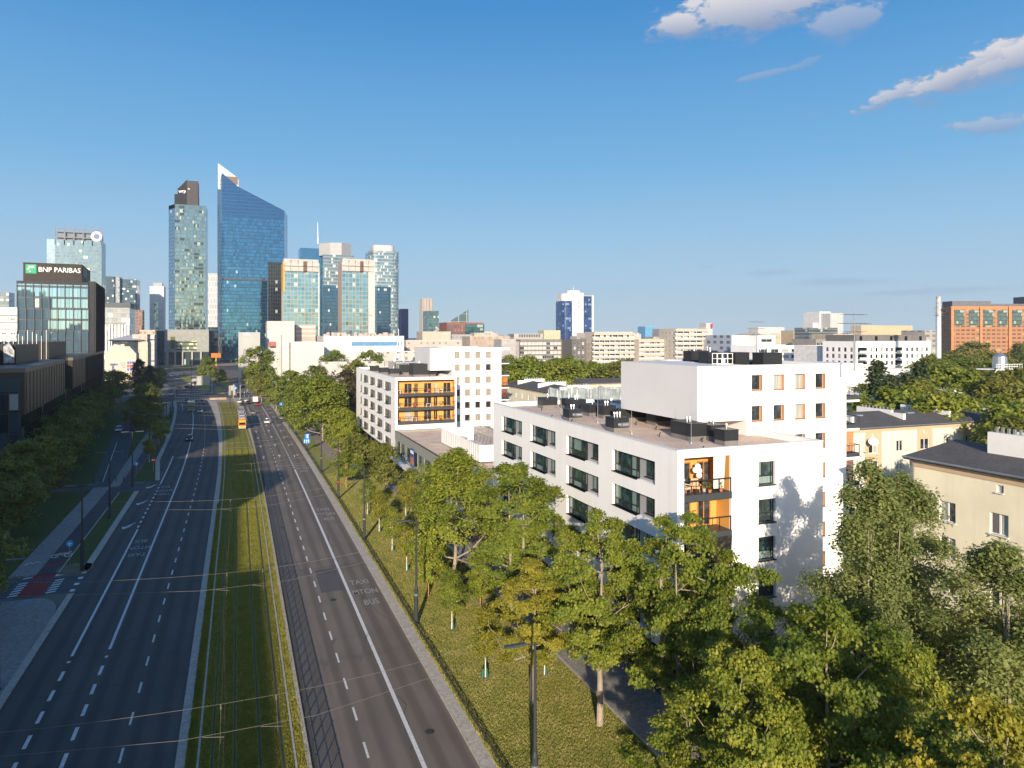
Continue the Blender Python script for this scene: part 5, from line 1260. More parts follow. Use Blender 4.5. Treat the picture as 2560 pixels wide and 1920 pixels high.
# blue and white landmark tower on the horizon
x, y, w, d = foot(1407, 1409, 1483, 1150); h_ = ZT(738, 1150)
t = thing('tower_block', 'blue and white tower standing alone on the horizon', 'tower', (x, y, 0)); k = w / 76
put('core', MB().box(21 * k, 50 * k, -1.5, 34, 0, ZT(731, 1150)), mat('tower_white', (.60, .59, .57), .6), t)
bl = curtain('royal_blue_glass', (.03, .075, .22), 3, 3.9, span=.2, spanc=(.02, .05, .15), mull=.1, metal=.5, rough=.1, blinds=.1, blindc=(.16, .28, .45), var=.5)
put('left_wing', MB().prism(rc(5, 10 * k, 11 * k, 11 * k, 180, 270) + [(21 * k, 0), (21 * k, 30), (0, 30)], 0, ZT(752, 1150), 0), bl, t)
put('left_crown', MB().prism(rc(5, 10 * k, 11 * k, 11.6 * k, 180, 270) + [(21 * k, -.4), (21 * k, 30), (-.5, 30)], ZT(752, 1150), ZT(734, 1150), 0), mat('tower_white_band', (.58, .58, .60), .6, fine=.4), t)
put('right_wing', MB().wallq((50 * k, 0), (72 * k, 0), 0, ZT(739, 1150), 0), bl, t)
put('right_edge', MB().box(72 * k, 77 * k, -.6, 30, 0, ZT(737, 1150)).box(50 * k, 72 * k, .2, 30, 0, ZT(738, 1150)), mat('tower_white', (.60, .59, .57), .6), t)
put('crown_drum', MB().tube((33 * k, 12, ZT(733, 1150)), (33 * k, 12, ZT(725, 1150)), 17 * k, 16 * k, 16), mat('tower_white_band2', (.6, .6, .62), .6), t)
put('aerial', MB().tube((33 * k, 12, ZT(725, 1150)), (33 * k, 12, ZT(710, 1150)), .5, .1).box(14 * k, 26 * k, 10, 11, ZT(721, 1150), ZT(720, 1150)), STEEL, t)
put('wall_sign', MB().box(30 * k, 40 * k, -1.7, -1.52, ZT(768, 1150), ZT(764, 1150)).box(29 * k, 40 * k, -1.7, -1.52, ZT(760, 1150), ZT(753, 1150)).box(33 * k, 38 * k, -1.7, -1.52, ZT(749, 1150), ZT(746, 1150)), mat('faded_sign', (.35, .40, .48), .6, var=.4, scale=.3), t)
# beige and grey housing in the middle distance
APW = mat('beige_apartment_wall', (.47, .42, .36), .8, var=.04, scale=.05)
def apart(lab, pb, pc, tb, pt, ncol, nrow, ww, wh, pitch, wall, kind='balcony', gm=None, fm=None, d=16, group=None, roof=None, pa=None, we=None, z0r=None):
    x, y, _ = AT(pb, tb); w = XY(pc, y) - x; h_ = ZT(pt, tb)
    base = h_ - 1.1 - nrow * pitch + (pitch - wh) * .4
    f = {'S': dict(ops=grid(cols(w, ncol, ww), rows(base, pitch, nrow, wh)), kind=kind, fm=fm or FRAMEW, gm=gm or GLASS, depth=.5 if kind == 'balcony' else .25)}
    if we: f['W'] = dict(ops=grid(cols(d, we, 1.4), rows(base, pitch, nrow, 1.5)), kind='twin', fm=FRAMEW, gm=GLASS)
    return bld('apartment_block', lab, x, y, w, d, h_, 0, wall, roof or FELTG, f, cat='apartment block', group=group)
EST = 'beige housing estate on the skyline'
apart('beige apartment block with stacked balconies, left of the beige estate', 1484, 1597, 470, 844, 9, 6, 5.0, 1.7, 3.0, APW, d=20, group=EST, we=4)
apart('set back top floors of the left beige block', 1486, 1582, 478, 829.5, 7, 1, 6, 1.9, 3.6, APW, d=14, group=EST)
apart('long low beige wing between the two beige blocks', 1597, 1690, 476, 848, 7, 5, 3.6, 1.6, 3.1, APW, d=16, group=EST)
apart('tall beige block of the estate beside the black roof vents', 1690, 1768, 470, 821.7, 5, 8, 6.0, 1.8, 3.0, APW, d=20, group=EST, we=4)
apart('right beige wing with a reddish top floor', 1768, 1811, 474, 847, 5, 5, 3.4, 1.8, 3.3, APW, d=18, group=EST)
GB = mat('grey_brick', (.19, .18, .175), .85, var=.1, scale=.3)
x, y, _ = AT(1301, 470)
gb = apart('grey brick apartment block with rows of white box windows', 1301, 1429, 470, 849, 14, 6, 3.0, 1.9, 3.0, GB, kind='twin', gm=winglass('white_box_glass', curt=(.6, .6, .58), p=.85), d=20, we=4)
apart('plain end of the grey brick block with narrow windows', 1429.5, 1465, 466, 848.5, 3, 6, 1.6, 2.0, 3.0, mat('grey_brick_dark', (.12, .115, .11), .85), kind='twin', d=20)
apart('flat grey gable block left of the grey brick block', 1272, 1298, 455, 853.6, 2, 4, 1.0, 1.2, 4, mat('grey_render_gable', (.30, .29, .285), .85, streak=.2), kind='twin', d=14)
low('beige office with a folded zigzag facade', 1163, 1175, 1275, 470, 841, punched('zigzag', (.46, .38, .31), (.20, .15, .12), 2.6, 3.2, (.1, .55), (.15, .9), alt=.5, lite=.5, litec=(.5, .42, .35)), d=18)
low('grey flat wall at the right end of the zigzag office', 1252, 1254, 1290, 440, 848, mat('grey_flat', (.36, .35, .34), .8), d=14)
low('beige block with few windows before the pointed tower', 1030, 1056, 1127, 560, 829, punched('beige_plain', (.57, .50, .42), (.3, .24, .18), 12, 4, (.3, .7), (.3, .7)), d=20)
low('pale low block with small windows below the beige block', 1002, 1015, 1165, 500, 851, punched('pale_low', (.56, .51, .45), (.16, .13, .12), 4.5, 3.6, (.3, .6), (.3, .7)), d=16)
low('ivory block above the grey brick row', 1355, 1360, 1401, 900, 826, punched('ivory_grid', (.66, .55, .36), (.35, .28, .2), 3, 3), d=20)
low('long low horizon block with a dark window strip', 1272, 1285, 1357, 800, 834.5, punched('strip_block', (.48, .45, .42), (.07, .07, .08), 3, 8, (.0, .7), (.4, .8)), d=20)
low('white block with red roof edge on the left horizon', 1205, 1210, 1232, 900, 829, punched('far_white', (.62, .58, .52), (.3, .3, .3), 4, 4), d=20)
low('white gabled block beside the blue and white tower', 1461, 1464, 1488, 560, 832, mat('far_plain_white', (.62, .58, .53), .8), d=16)
low('brown window block between the grey brick and beige blocks', 1465, 1467, 1484, 480, 862, punched('brown_windows', (.50, .42, .34), (.14, .09, .07), 3, 3.2, (.2, .7), (.2, .8)), d=14)
low('blue glass shed with a crane on the horizon', 1611, 1613, 1640, 1000, 816, mat('azure_panel', (.12, .30, .48), .5), d=20)
low('thin dark roofed block on the horizon behind the estate', 1650, 1652, 1688, 900, 822, punched('thin_grey', (.40, .38, .36), (.15, .15, .17), 3, 4), d=20)
low('small white tower with a pink stripe on the horizon', 1760, 1765, 1781, 1000, 808, punched('white_ribs', (.60, .56, .52), (.4, .38, .36), 100, 3, (0, 1), (.4, .8)), d=16)
put('pink_stripe', MB().box(0, 2, 0, 2, 0, 6), mat('pink_panel', (.5, .05, .15), .5), None, (*AT(1779.5, 998)[:2], 40)); bpy.data.objects['pink_stripe'].parent = None
tag(bpy.data.objects['pink_stripe'], 'small pink sign panel beside the ribbed white tower on the horizon', 'sign')
low('white modern block with blue side by the estate', 1811, 1829, 1938, 400, 838, punched('white_blind', (.66, .655, .64), (.66, .655, .64), 4, 4, lite=0), em=punched('blue_side', (.42, .47, .56), (.06, .08, .12), 6, 3.3), d=24)
apart('white block with brown window strips behind the tall block', 1895, 1938, 392, 838.5, 1, 2, 7.5, 1.7, 3.2, WHITE, kind='tri', d=22)
ap = apart('long white terrace of flats with dark and red window strips', 1895, 2100, 372, 864, 8, 4, 5.0, 1.8, 3.1, WHITE, kind='tri', d=22, gm=GLASS)
apart('grey set back top storey of the long white terrace', 2040, 2102, 380, 848, 6, 2, 2.0, 1.9, 3.0, mat('taupe_wall', (.25, .235, .22), .8), kind='twin', d=18)
low('white staggered slab on the horizon with angled windows', 1893, 1896, 1961, 900, 818, punched('angled', (.64, .63, .60), (.38, .38, .38), 4.5, 3, (.3, .7), (.4, .8), alt=.35), d=20)
low('yellow flats on the horizon right of the slab', 1978, 1984, 2018, 800, 826, punched('yellow_flats', (.58, .46, .28), (.3, .22, .14), 4, 3), d=20)
low('white narrow tower left part on the right horizon', 2030, 2032, 2049, 1000, 807, mat('white_core', (.62, .61, .59), .7), d=20)
low('tallest white tower on the right horizon with window columns', 2047, 2049, 2076, 1000, 779, mat('white_core2', (.64, .63, .61), .7), d=30)
low('white tower right part with many small windows', 2074, 2076, 2108, 985, 783, punched('white_many', (.62, .61, .58), (.2, .2, .22), 4, 3, (.3, .6), (.3, .8)), d=30)
low('grey green glass office below the white tower', 2018, 2022, 2094, 720, 819, curtain('grid_office', (.12, .15, .16), 3, 3.5, span=.3, spanc=(.35, .37, .36), metal=.4, blinds=.1), d=20)
low('yellow and cream slab block with patterned facade', 2140, 2153, 2281.5, 880, 813.5, punched('cream_slab', (.64, .50, .32), (.40, .30, .2), 6, 3, (.3, .7), (.45, .8), alt=.4), d=16)
x, y, _ = AT(2141, 324); w = XY(2327, y) - x; h_ = ZT(853.5, 324)
f1 = bld('apartment_block', 'white apartment block with a dark top storey and curved balconies', x, y, w, 20, h_, 0, WHITE, FELT, {'S': dict(ops=grid([c for c in cols(w, 14, 1.25) if not (6.4 / 14 * w < c[0] < 8.4 / 14 * w)], rows(h_ - 17.2, 3.1, 5, 1.9)), kind='twin', fm=DARKF, gm=GLASSD, depth=.15),
          'W': dict(ops=grid(cols(20, 5, 1.5), rows(h_ - 17.2, 3.1, 5, 1.9)), kind='twin', fm=DARKF, gm=GLASSD)}, cat='apartment block')
m = MB(); m.box(.8, w - 2, .9, 19, h_ - .5, h_ + 3.0); put('top_storey', m, mat('taupe_top', (.15, .145, .14), .8), f1)
for i in range(5):
    z = h_ - 17.8 + i * 3.1
    for a in (.01, .50): put('balcony', MB().box(w * a, w * a + 5.0, -1.5, -.02, z, z + .35).box(w * a, w * a + 5.0, -1.5, -1.42, z + .35, z + 1.1).box(w * a + .4, w * a + 4.6, -.1, -.025, z + .4, z + 2.6), WHITEP if 1 else DARKF, f1)
    for a in (.01, .50): put('balcony_door', MB().box(w * a + .3, w * a + 4.7, -.16, -.11, z + .4, z + 2.6), BLACKG, f1)
for k in range(5): put('top_window', MB().box(w * (.06 + .2 * k), w * (.06 + .2 * k) + 1.6, .8, .88, h_ + .4, h_ + 2.4), BLACKG, f1)
apart('white block in bluish shade left of the dark topped block', 2060, 2141, 345, 865, 6, 4, 2.2, 1.9, 3.1, mat('shade_white', (.60, .60, .60), .8), kind='twin', d=20, gm=GLASSD)
low('pale block edge beside the chimney', 2310, 2312, 2340, 420, 826, punched('pale_edge', (.4, .38, .36), (.1, .1, .1), 5, 3), d=16)
low('white wall building half hidden by the conifers', 2110, 2115, 2290, 250, 926, mat('white_garden_wall', (.68, .67, .64), .8), d=12, name='garage_building', cat='building')
# large orange brick office on the right
x, y, _ = AT(2376, 640); w = XY(2700, y) - x; h_ = ZT(766, 640)
OBK = punched('orange_brick', (.48, .20, .085), (.05, .07, .065), 4.6, 3.55, (.12, .82), (.28, .72), lite=.18, litec=(.30, .34, .26))
w = (2700 - 2376) / F * 640
ob = bld('office_building', 'large orange brick office with long rows of windows at the right edge', x, y, w, 20, h_, -YAW, mat('orange_brick_plain', (.48, .20, .085), .85, var=.05), FELT, {'S': dict(mat=OBK, top=2.5), 'W': dict(mat=OBK, top=2.5)}, cat='office building')
for k in range(9): put('pier', MB().box(w * k / 9, w * k / 9 + 2.2, -1.3, -.02, 0, h_ - .3), mat('orange_pier', (.50, .21, .09), .85), ob) if k % 2 == 0 else None
m = MB()
for k in range(9): m.box(w * (k + .28) / 9, w * (k + .95) / 9, -.35, -.03, h_ - 17, h_ - 3.5)
put('top_glazing', m, curtain('brick_office_glass', (.08, .13, .13), 1.6, 3.5, span=.2, spanc=(.05, .07, .07), metal=.5, blinds=.15, blindc=(.3, .38, .33), var=.5), ob)
m = MB(); m.box(w * .03, w * .33, 3, 18, h_, h_ + 5); m.box(w * .6, w, 2, 19, h_, h_ + 9); m.box(w * .33, w * .6, 4, 18, h_, h_ + 2.5); put('roof_storey', m, mat('slate_roof', (.13, .13, .14), .7), ob)
# chimney
x, y, _ = AT(2346, 300); ch = thing('chimney', 'tall white metal boiler chimney with a ringed top', 'chimney', (x, y, 0)); zt = ZT(741, 300)
put('shaft', MB().tube((0, 0, 0), (0, 0, zt - 8), 1.12, .95, 20), mat('chimney_white', (.52, .55, .58), .5, var=.1, scale=.5, streak=.5), ch)
put('tip', MB().tube((0, 0, zt - 8), (0, 0, zt), .95, .9, 20), mat('rusty_white', (.45, .43, .42), .6, var=.3, scale=1, streak=.6), ch)
p = MB()
for z in (zt - 8, zt - 7, zt - 5): 
    for i in range(16): a, b = 2 * math.pi * i / 16, 2 * math.pi * (i + 1) / 16; p.tube((1.9 * math.cos(a), 1.9 * math.sin(a), z), (1.9 * math.cos(b), 1.9 * math.sin(b), z), .06, n=4)
p.disc((0, 0, zt - 8), 1.9, (0, 0, 1), .1, 16); put('gallery', p, STEEL, ch)
put('pipe', MB().tube((1.25, -.3, 0), (1.25, -.3, zt - 6), .12), STEEL, ch)
# steel platform among the trees at the right
x, y, _ = AT(2500, 190); t = thing('steel_platform', 'white steel platform with a small dome and railings rising from the trees', 'platform', (x, y, 0)); m = MB()
for a in (-12, -4, 4, 9): 
    for b in (-2, 3): m.box(a - .2, a + .2, b - .2, b + .2, 0, 16.0)
m.box(-14, 10, -3, 4, 15.6, 16.1); m.box(-5, 5, -2.5, 3, 19.5, 19.8)
for a in (-5, 5): m.tube((a, -2.5, 16), (a, -2.5, 19.6), .15); m.tube((a * 1.6, -2.5, 16), (a, -2.5, 19.6), .12)
for z in (16.9, 17.5): m.tube((-14, -3, z), (-5, -3, z), .08); m.tube((5, -3, z), (10, -3, z), .08)
for z in (20.4, 21.0): m.tube((-5, -2.5, z), (5, -2.5, z), .08)
for i in range(11): m.tube((-5 + i, -2.5, 19.8), (-5 + i, -2.5, 21), .05)
put('frame', m, WHITEP, t); put('dome', MB().tube((0, 0, 19.8), (0, 0, 23), 1.8, 1.6, 14).tube((0, 0, 23), (0, 0, 24), 1.6, .5, 14), STEEL, t)
# white office and hospital group behind the trees on the right of the junction
def wb(lab, pa, pb, pc, tb, pt, mm, em, **k): return low(lab, pa, pb, pc, tb, pt, mm, em, **k)
WF = mat('ward_white', (.53, .515, .49), .75, var=.04, scale=.1)
WG = punched('white_grid', (.60, .57, .54), (.30, .29, .28), 2.2, 3.3, (.25, .75), (.35, .8), lite=.5)
WS = punched('white_strip', (.62, .59, .56), (.33, .31, .30), 2.4, 3.4, (.12, .82), (.38, .78), lite=.45)
wb('tall white office with a few windows before the tallest tower', 650, 668, 736, 450, 803, punched('few_windows', (.62, .60, .58), (.5, .48, .46), 5, 4, (.4, .6), (.4, .6)), WS, d=26)
wb('white modern building with glazed stair left of the white office', 590.5, 596, 650, 430, 831, punched('tall_panes', (.50, .50, .48), (.24, .24, .25), 9, 7, (.3, .75), (.1, .9)), WG, d=26)
wb('white office wing with rows of small windows', 689, 727, 810, 400, 856, WF, WS, d=40)
wb('narrow white stair block with a red balcony left of the office wing', 668, 672, 690, 405, 864, punched('stair_face', (.60, .60, .60), (.2, .2, .22), 4, 3.4), WF, d=10)
rb = single('balcony', MB().box(0, 4.2, 0, 2, 0, 2.6), mat('red_rust_box', (.35, .12, .10), .7), 'small red box balcony on the narrow white stair block', 'balcony', loc=(*AT(671, 402)[:2], ZT(866, 402)))
wb('grey cube house on the white office roofs', 697, 705, 720, 405, 838, WF, mat('blue_grey_cube', (.4, .42, .45), .7), d=8)
hx = wb('long white hall with a blue stripe behind the trees', 806, 809, 1010, 440, 840, mat('hall_white', (.57, .56, .54), .75), WF, d=50)
x, y, w, d = foot(806, 809, 1010, 440); put('blue_stripe', MB().box(XY(879, y) - x, XY(1004, y) - x, -.1, -.01, ZT(865, 440), ZT(855, 440)), mat('hall_blue', (.10, .25, .45), .5), hx)
m = MB(); random.seed(5)
for k in range(34): a = w * (.05 + .85 * random.random()); b = 4 + 30 * random.random(); m.box(a, a + random.uniform(1, 4), b, b + 2, ZT(840, 440), ZT(840, 440) + random.uniform(.8, 2.4))
put('roof_plant', m, mat('roof_clutter', (.42, .36, .33), .8, var=.3, scale=.5), hx)
wb('low white wing with paired windows before the blue striped hall', 800, 804, 960, 330, 905, punched('paired', (.60, .58, .55), (.12, .11, .12), 5, 3.6, (.3, .6), (.3, .75)), WF, d=14, roof=FELT)
wb('low white wing with dark roof at the far end of the striped hall', 930, 936, 1100, 380, 880, punched('paired2', (.58, .55, .5), (.12, .11, .12), 5, 3.6, (.3, .6), (.3, .75)), WF, d=14, roof=FELT)
wb('scaffolded beige building behind the white office', 735, 739, 789, 470, 812, punched('scaffold_wall', (.5, .43, .38), (.40, .33, .28), 100, 3, (0, 1), (.4, .7), lite=0), WF, d=16)
# far filler city and wooded horizon
random.seed(77)
fcols = [(.56, .50, .43), (.60, .58, .55), (.46, .42, .38), (.52, .46, .36), (.40, .40, .41), (.38, .25, .18)]
fm_ = [punched('far_block_%d' % i, c, tuple(v * .4 for v in c), 3.4, 3.2, (.25, .75), (.3, .8)) for i, c in enumerate(fcols)]
for i in range(95):
    px = random.choice([random.uniform(1010, 2400), random.uniform(1150, 2150), random.uniform(0, 440)]); t_ = random.uniform(520, 1900)
    top = 840 - random.uniform(-11, 8) * (1 if t_ < 1000 else .7); wpx = random.uniform(14, 52) * 700 / t_
    if 395 < px + wpx and px < 595: continue
    if top > 852: top = 850
    k = random.randrange(6)
    x, y, _ = AT(px, t_); w = XY(px + wpx, y) - x if px > 0 else 20
    bld('city_block', 'distant pale city block among others on the horizon', x, y, abs(w) + 3, random.uniform(12, 24), ZT(top, t_), 0, fm_[k], FELTG, {'S': dict(mat=fm_[k]), 'W': dict(mat=fm_[k]), 'E': dict(mat=fm_[k])}, group='distant city blocks')

# ------------------------------------------------------------------ the cream estate houses on the right
def old_house(label, name, x, y, w, d, h, rise, W=None, S=None, wallm=None, fm=FRAMEW, roofs=True, over=.35, N=None, E=None, ridge='y', chim=True, cat='apartment block', ops_t=()):
    """rendered house with a low pitched felt roof and gutter; ridge along y or x"""
    root = thing(name, label, cat, (x, y, 0)); m = MB(); mats = [wallm or CREAM, TAN]
    for sd_, f in (('W', W), ('S', S), ('E', E), ('N', N)):
        a, b = SIDES(w, d)[sd_]
        if f: gwall(m, a, b, 0, h, f, .2)
        else: m.wallq(a, b, 0, h)
    for sd_, us in ops_t:                       # ochre bays, 3 mm proud of the wall
        a, b = SIDES(w, d)[sd_]; L_ = math.hypot(b[0] - a[0], b[1] - a[1]); ux, uy = (b[0] - a[0]) / L_, (b[1] - a[1]) / L_
        base = W if sd_ == 'W' else S
        for u0, u1 in us:
            A = (a[0] + ux * u0 + uy * .012, a[1] + uy * u0 - ux * .012); B = (a[0] + ux * u1 + uy * .012, a[1] + uy * u1 - ux * .012)
            ops = [(o[0] - u0, o[1] - u0, o[2], o[3], .03) for o in (base or []) if o[0] >= u0 and o[1] <= u1]
            gwall(m, A, B, 0.01, h - .02, ops, .03, 1)
    put('wall', m, mats, root)
    m = MB(); o = over
    if ridge == 'y':
        xm_ = w / 2
        m.face([(-o, -o, h), (xm_, -o, h + rise), (xm_, d + o, h + rise), (-o, d + o, h)]); m.face([(xm_, -o, h + rise), (w + o, -o, h), (w + o, d + o, h), (xm_, d + o, h + rise)])
        m.face([(-o, -o, h - .25), (w + o, -o, h - .25), (w + o, -o, h), (xm_, -o, h + rise), (-o, -o, h)]); m.face([(-o, d + o, h - .25), (-o, d + o, h), (xm_, d + o, h + rise), (w + o, d + o, h), (w + o, d + o, h - .25)])
    else:
        ym_ = d / 2
        m.face([(-o, -o, h), (w + o, -o, h), (w + o, ym_, h + rise), (-o, ym_, h + rise)]); m.face([(-o, ym_, h + rise), (w + o, ym_, h + rise), (w + o, d + o, h), (-o, d + o, h)])
        m.face([(-o, -o, h - .25), (-o, -o, h), (-o, ym_, h + rise), (-o, d + o, h), (-o, d + o, h - .25)]); m.face([(w + o, -o, h - .25), (w + o, d + o, h - .25), (w + o, d + o, h), (w + o, ym_, h + rise), (w + o, -o, h)])
    m.wallq((-o, d + o), (-o, -o), h - .25, h); m.wallq((-o, -o), (w + o, -o), h - .25, h); m.face([(-o, -o, h - .25), (w + o, -o, h - .25), (w + o, d + o, h - .25), (-o, d + o, h - .25)])
    rf = put('roof', m, FELT, root)
    m = MB(); m.tube((-o - .08, -o, h - .05), (-o - .08, d + o, h - .05), .09, n=8); m.tube((-o, -o - .08, h - .05), (w + o, -o - .08, h - .05), .09, n=8); put('gutter', m, mat_gut, root)
    m = MB(); m.box(-.06, w + .06, -.06, -.005, h - .75, h - .25); m.box(-.06, -.005, -.005, d, h - .75, h - .25); put('cornice', m, TAN, root)
    put('downpipe', MB().box(-.16, -.03, d - .4, d - .27, 0, h - .3), mat_gut, root); put('downpipe', MB().box(-.16, -.03, d * .4, d * .4 + .12, 0, h - .3), mat_gut, root)
    for sd_, f in (('W', W), ('S', S)):
        if f: a, b = SIDES(w, d)[sd_]; windows(root, a, b, f, 'twin', fm, GLASS, .2, detail=roofs)
    return root
mat_gut = mat('zinc_gutter', (.24, .25, .27), .45, metal=.5)
W7 = []
for z in (16.75 - 2.62, 16.75 - 2.62 - 2.75, 16.75 - 2.62 - 5.5, 16.75 - 2.62 - 8.25, 1.4):
    for u in (2.6, 6.6): W7.append((u, u + 1.35, z, z + 1.55))
    for u in (11.4, 15.6, 21, 25): W7.append((u, u + 1.35, z, z + 1.55))
W7 += [(7.1, 7.6, 17.2, 17.75), (15.9, 16.4, 17.2, 17.75)]
H7 = old_house('near cream house with white twin windows and an ochre bay under a black felt roof', 'old_apartment_house', 51.2, 6.0, 11.5, 36.4, 18.7, 1.0, W=W7, ops_t=(('W', [(10.0, 18.6)]),))
W6 = []
for z in (11.0, 8.2, 5.4, 2.6):
    for u in (1.6, 6.5, 11.6, 17.2, 22.2, 27.2, 32.2, 37.2, 42): W6.append((u, u + (1.9 if int(u) in (1, 11, 22) else 1.35), z, z + 1.65))
W6 += [(u, u + .45, 13.5, 14.0) for u in (2.3, 12.2, 22.9, 33)]
H6 = old_house('long cream house with ochre strips, flower balcony and white stepped party walls on its roof', 'old_apartment_house', 76.0, 79.5, 47, 13, 14.9, 1.5, S=W6, wallm=CREAM2, ridge='x', ops_t=(('S', [(.9, 4.2), (10.9, 14.2), (21.5, 24.8), (31.5, 34.8)]),))
POT = MB().tube((0, 0, 0), (0, 0, .4), .11, n=6).mesh('chimney_pot', STEEL)
def party(root, label, x0, x1, y, z, rz=0, n=12, along='x'):
    """stepped white chimney wall with a row of small pots"""
    m = MB(); L_ = x1 - x0
    if along == 'x':
        m.box(x0, x1, y, y + .5, z - 1.2, z + .75); m.box(x0 + L_ * .25, x1, y + .01, y + .49, z + .75, z + 1.1)
        put('party_wall', m, WHITEP, root)
        for i in range(n): put('chimney_pot', POT, None, root, (x0 + L_ * (.27 + .7 * i / n), y + .25, z + 1.1))
    else:
        m.box(y, y + .5, x0, x1, z - 1.2, z + .75); m.box(y + .01, y + .49, x0 + L_ * .25, x1, z + .75, z + 1.1)
        put('party_wall', m, WHITEP, root)
        for i in range(n): put('chimney_pot', POT, None, root, (y + .25, x0 + L_ * (.27 + .7 * i / n), z + 1.1))
for xx in (2, 10.5, 21, 31, 41): party(H6, '', 2.0, 11.0, xx, 15.6, n=9, along='y')
for xx, yy in ((14, 4.5), (25, 4.5), (35, 4.2)):
    put('skylight', MB().box(xx, xx + 1.4, yy, yy + 1.0, 15.6, 16.15), mat('skylight_glass', (.25, .36, .42), .1, metal=.3), H6)
party(H7, '', 21.5, 25.5, 7.2, 20.0, n=7, along='y'); party(H7, '', 9, 13.5, 5.0, 20.1, n=6, along='y'); party(H7, '', 29.5, 33.5, 8.5, 19.5, n=6, along='y'); party(H7, '', 28.0, 32.5, 3.6, 19.9, n=7, along='y')
fb = thing('flower_balcony', 'small balcony full of flowers on the long cream house', 'balcony', (77.4, 78.4, 10.4)); put('slab', MB().box(0, 2.5, 0, 1.05, 0, .12), CONC, fb); put('railing', MB().box(0, 2.5, 0, .05, .12, 1.0).box(0, .05, 0, 1, .12, 1), DARKF, fb)
m = MB(); random.seed(4)
for q in range(130):
    c = Vector((random.uniform(0, 2.5), random.uniform(-.25, .15), random.uniform(.5, 1.3))); e = Vector([random.uniform(-1, 1) for _ in range(3)]) * .12; m.face([c - e, c + e.cross(Vector((0, 0, 1))), c + e])
put('flowers', m, LEAF_M, fb)
t = thing('satellite_dish', 'large white satellite dish on a balcony of the long cream house', 'satellite dish', (87.5, 78.6, 12.0)); put('reflector', MB().tube((0, 0, .6), (-.22, -.25, .95), .12, .72, 16), WHITEP, t); put('bracket', MB().tube((0, .9, 0), (0, 0, .6), .05), STEEL, t)
W5 = [(u, u + 1.1, z, z + 1.5) for z in (9.6, 6.6, 3.6) for u in range(4, 84, 5)]
H5 = old_house('cream house with dark felt roof and white party walls behind the plastic sheeting', 'old_apartment_house', 80, 128, 13, 90, 13.0, 1.4, W=W5, roofs=False)
for yy in (6, 18, 32, 47, 62, 78): party(H5, '', 1.5, 10.5, yy, 13.9, n=8)
H5b = old_house('small cream house end with a dark roof beside the white stair box', 'old_apartment_house', 104, 205, 30, 12, 13.2, 1.2, S=[(2 + i * 4, 3.4 + i * 4, z, z + 1.5) for z in (9.8, 6.8) for i in range(7)], roofs=False, ridge='x')
H8 = old_house('dark roofed cream house at the right edge behind the long cream house', 'old_apartment_house', 118, 108, 60, 12, 14.6, 1.3, S=[(2 + i * 5, 3.4 + i * 5, 9.8, 11.3) for i in range(10)], roofs=False, ridge='x')
for xx in (4, 16, 30): party(H8, '', 1.5, 9.0, xx, 15.4, n=8, along='y')

# ------------------------------------------------------------------ trees
def poly_mesh(name, V, k, m):
    """V: (n,k,3) array of leaf polygons"""
    n = V.shape[0]; me = bpy.data.meshes.new(name); me.vertices.add(n * k); me.vertices.foreach_set('co', V.reshape(-1).astype(np.float32))
    me.loops.add(n * k); me.loops.foreach_set('vertex_index', np.arange(n * k, dtype=np.int32)); me.polygons.add(n)
    me.polygons.foreach_set('loop_start', np.arange(0, n * k, k, dtype=np.int32)); me.polygons.foreach_set('loop_total', np.full(n, k, dtype=np.int32))
    me.materials.append(m); me.update(calc_edges=True); return me
MAPLE = np.array([(0, -.45), (.28, -.32), (.55, -.05), (.25, .08), (.38, .42), (.08, .28), (0, .62), (-.08, .28), (-.38, .42), (-.25, .08), (-.55, -.05), (-.28, -.32)])
OVAL = np.array([(0, -.6), (.3, -.15), (.22, .35), (0, .6), (-.22, .35), (-.3, -.15)])
DIA = np.array([(0, -.6), (.42, 0), (0, .6), (-.42, 0)])
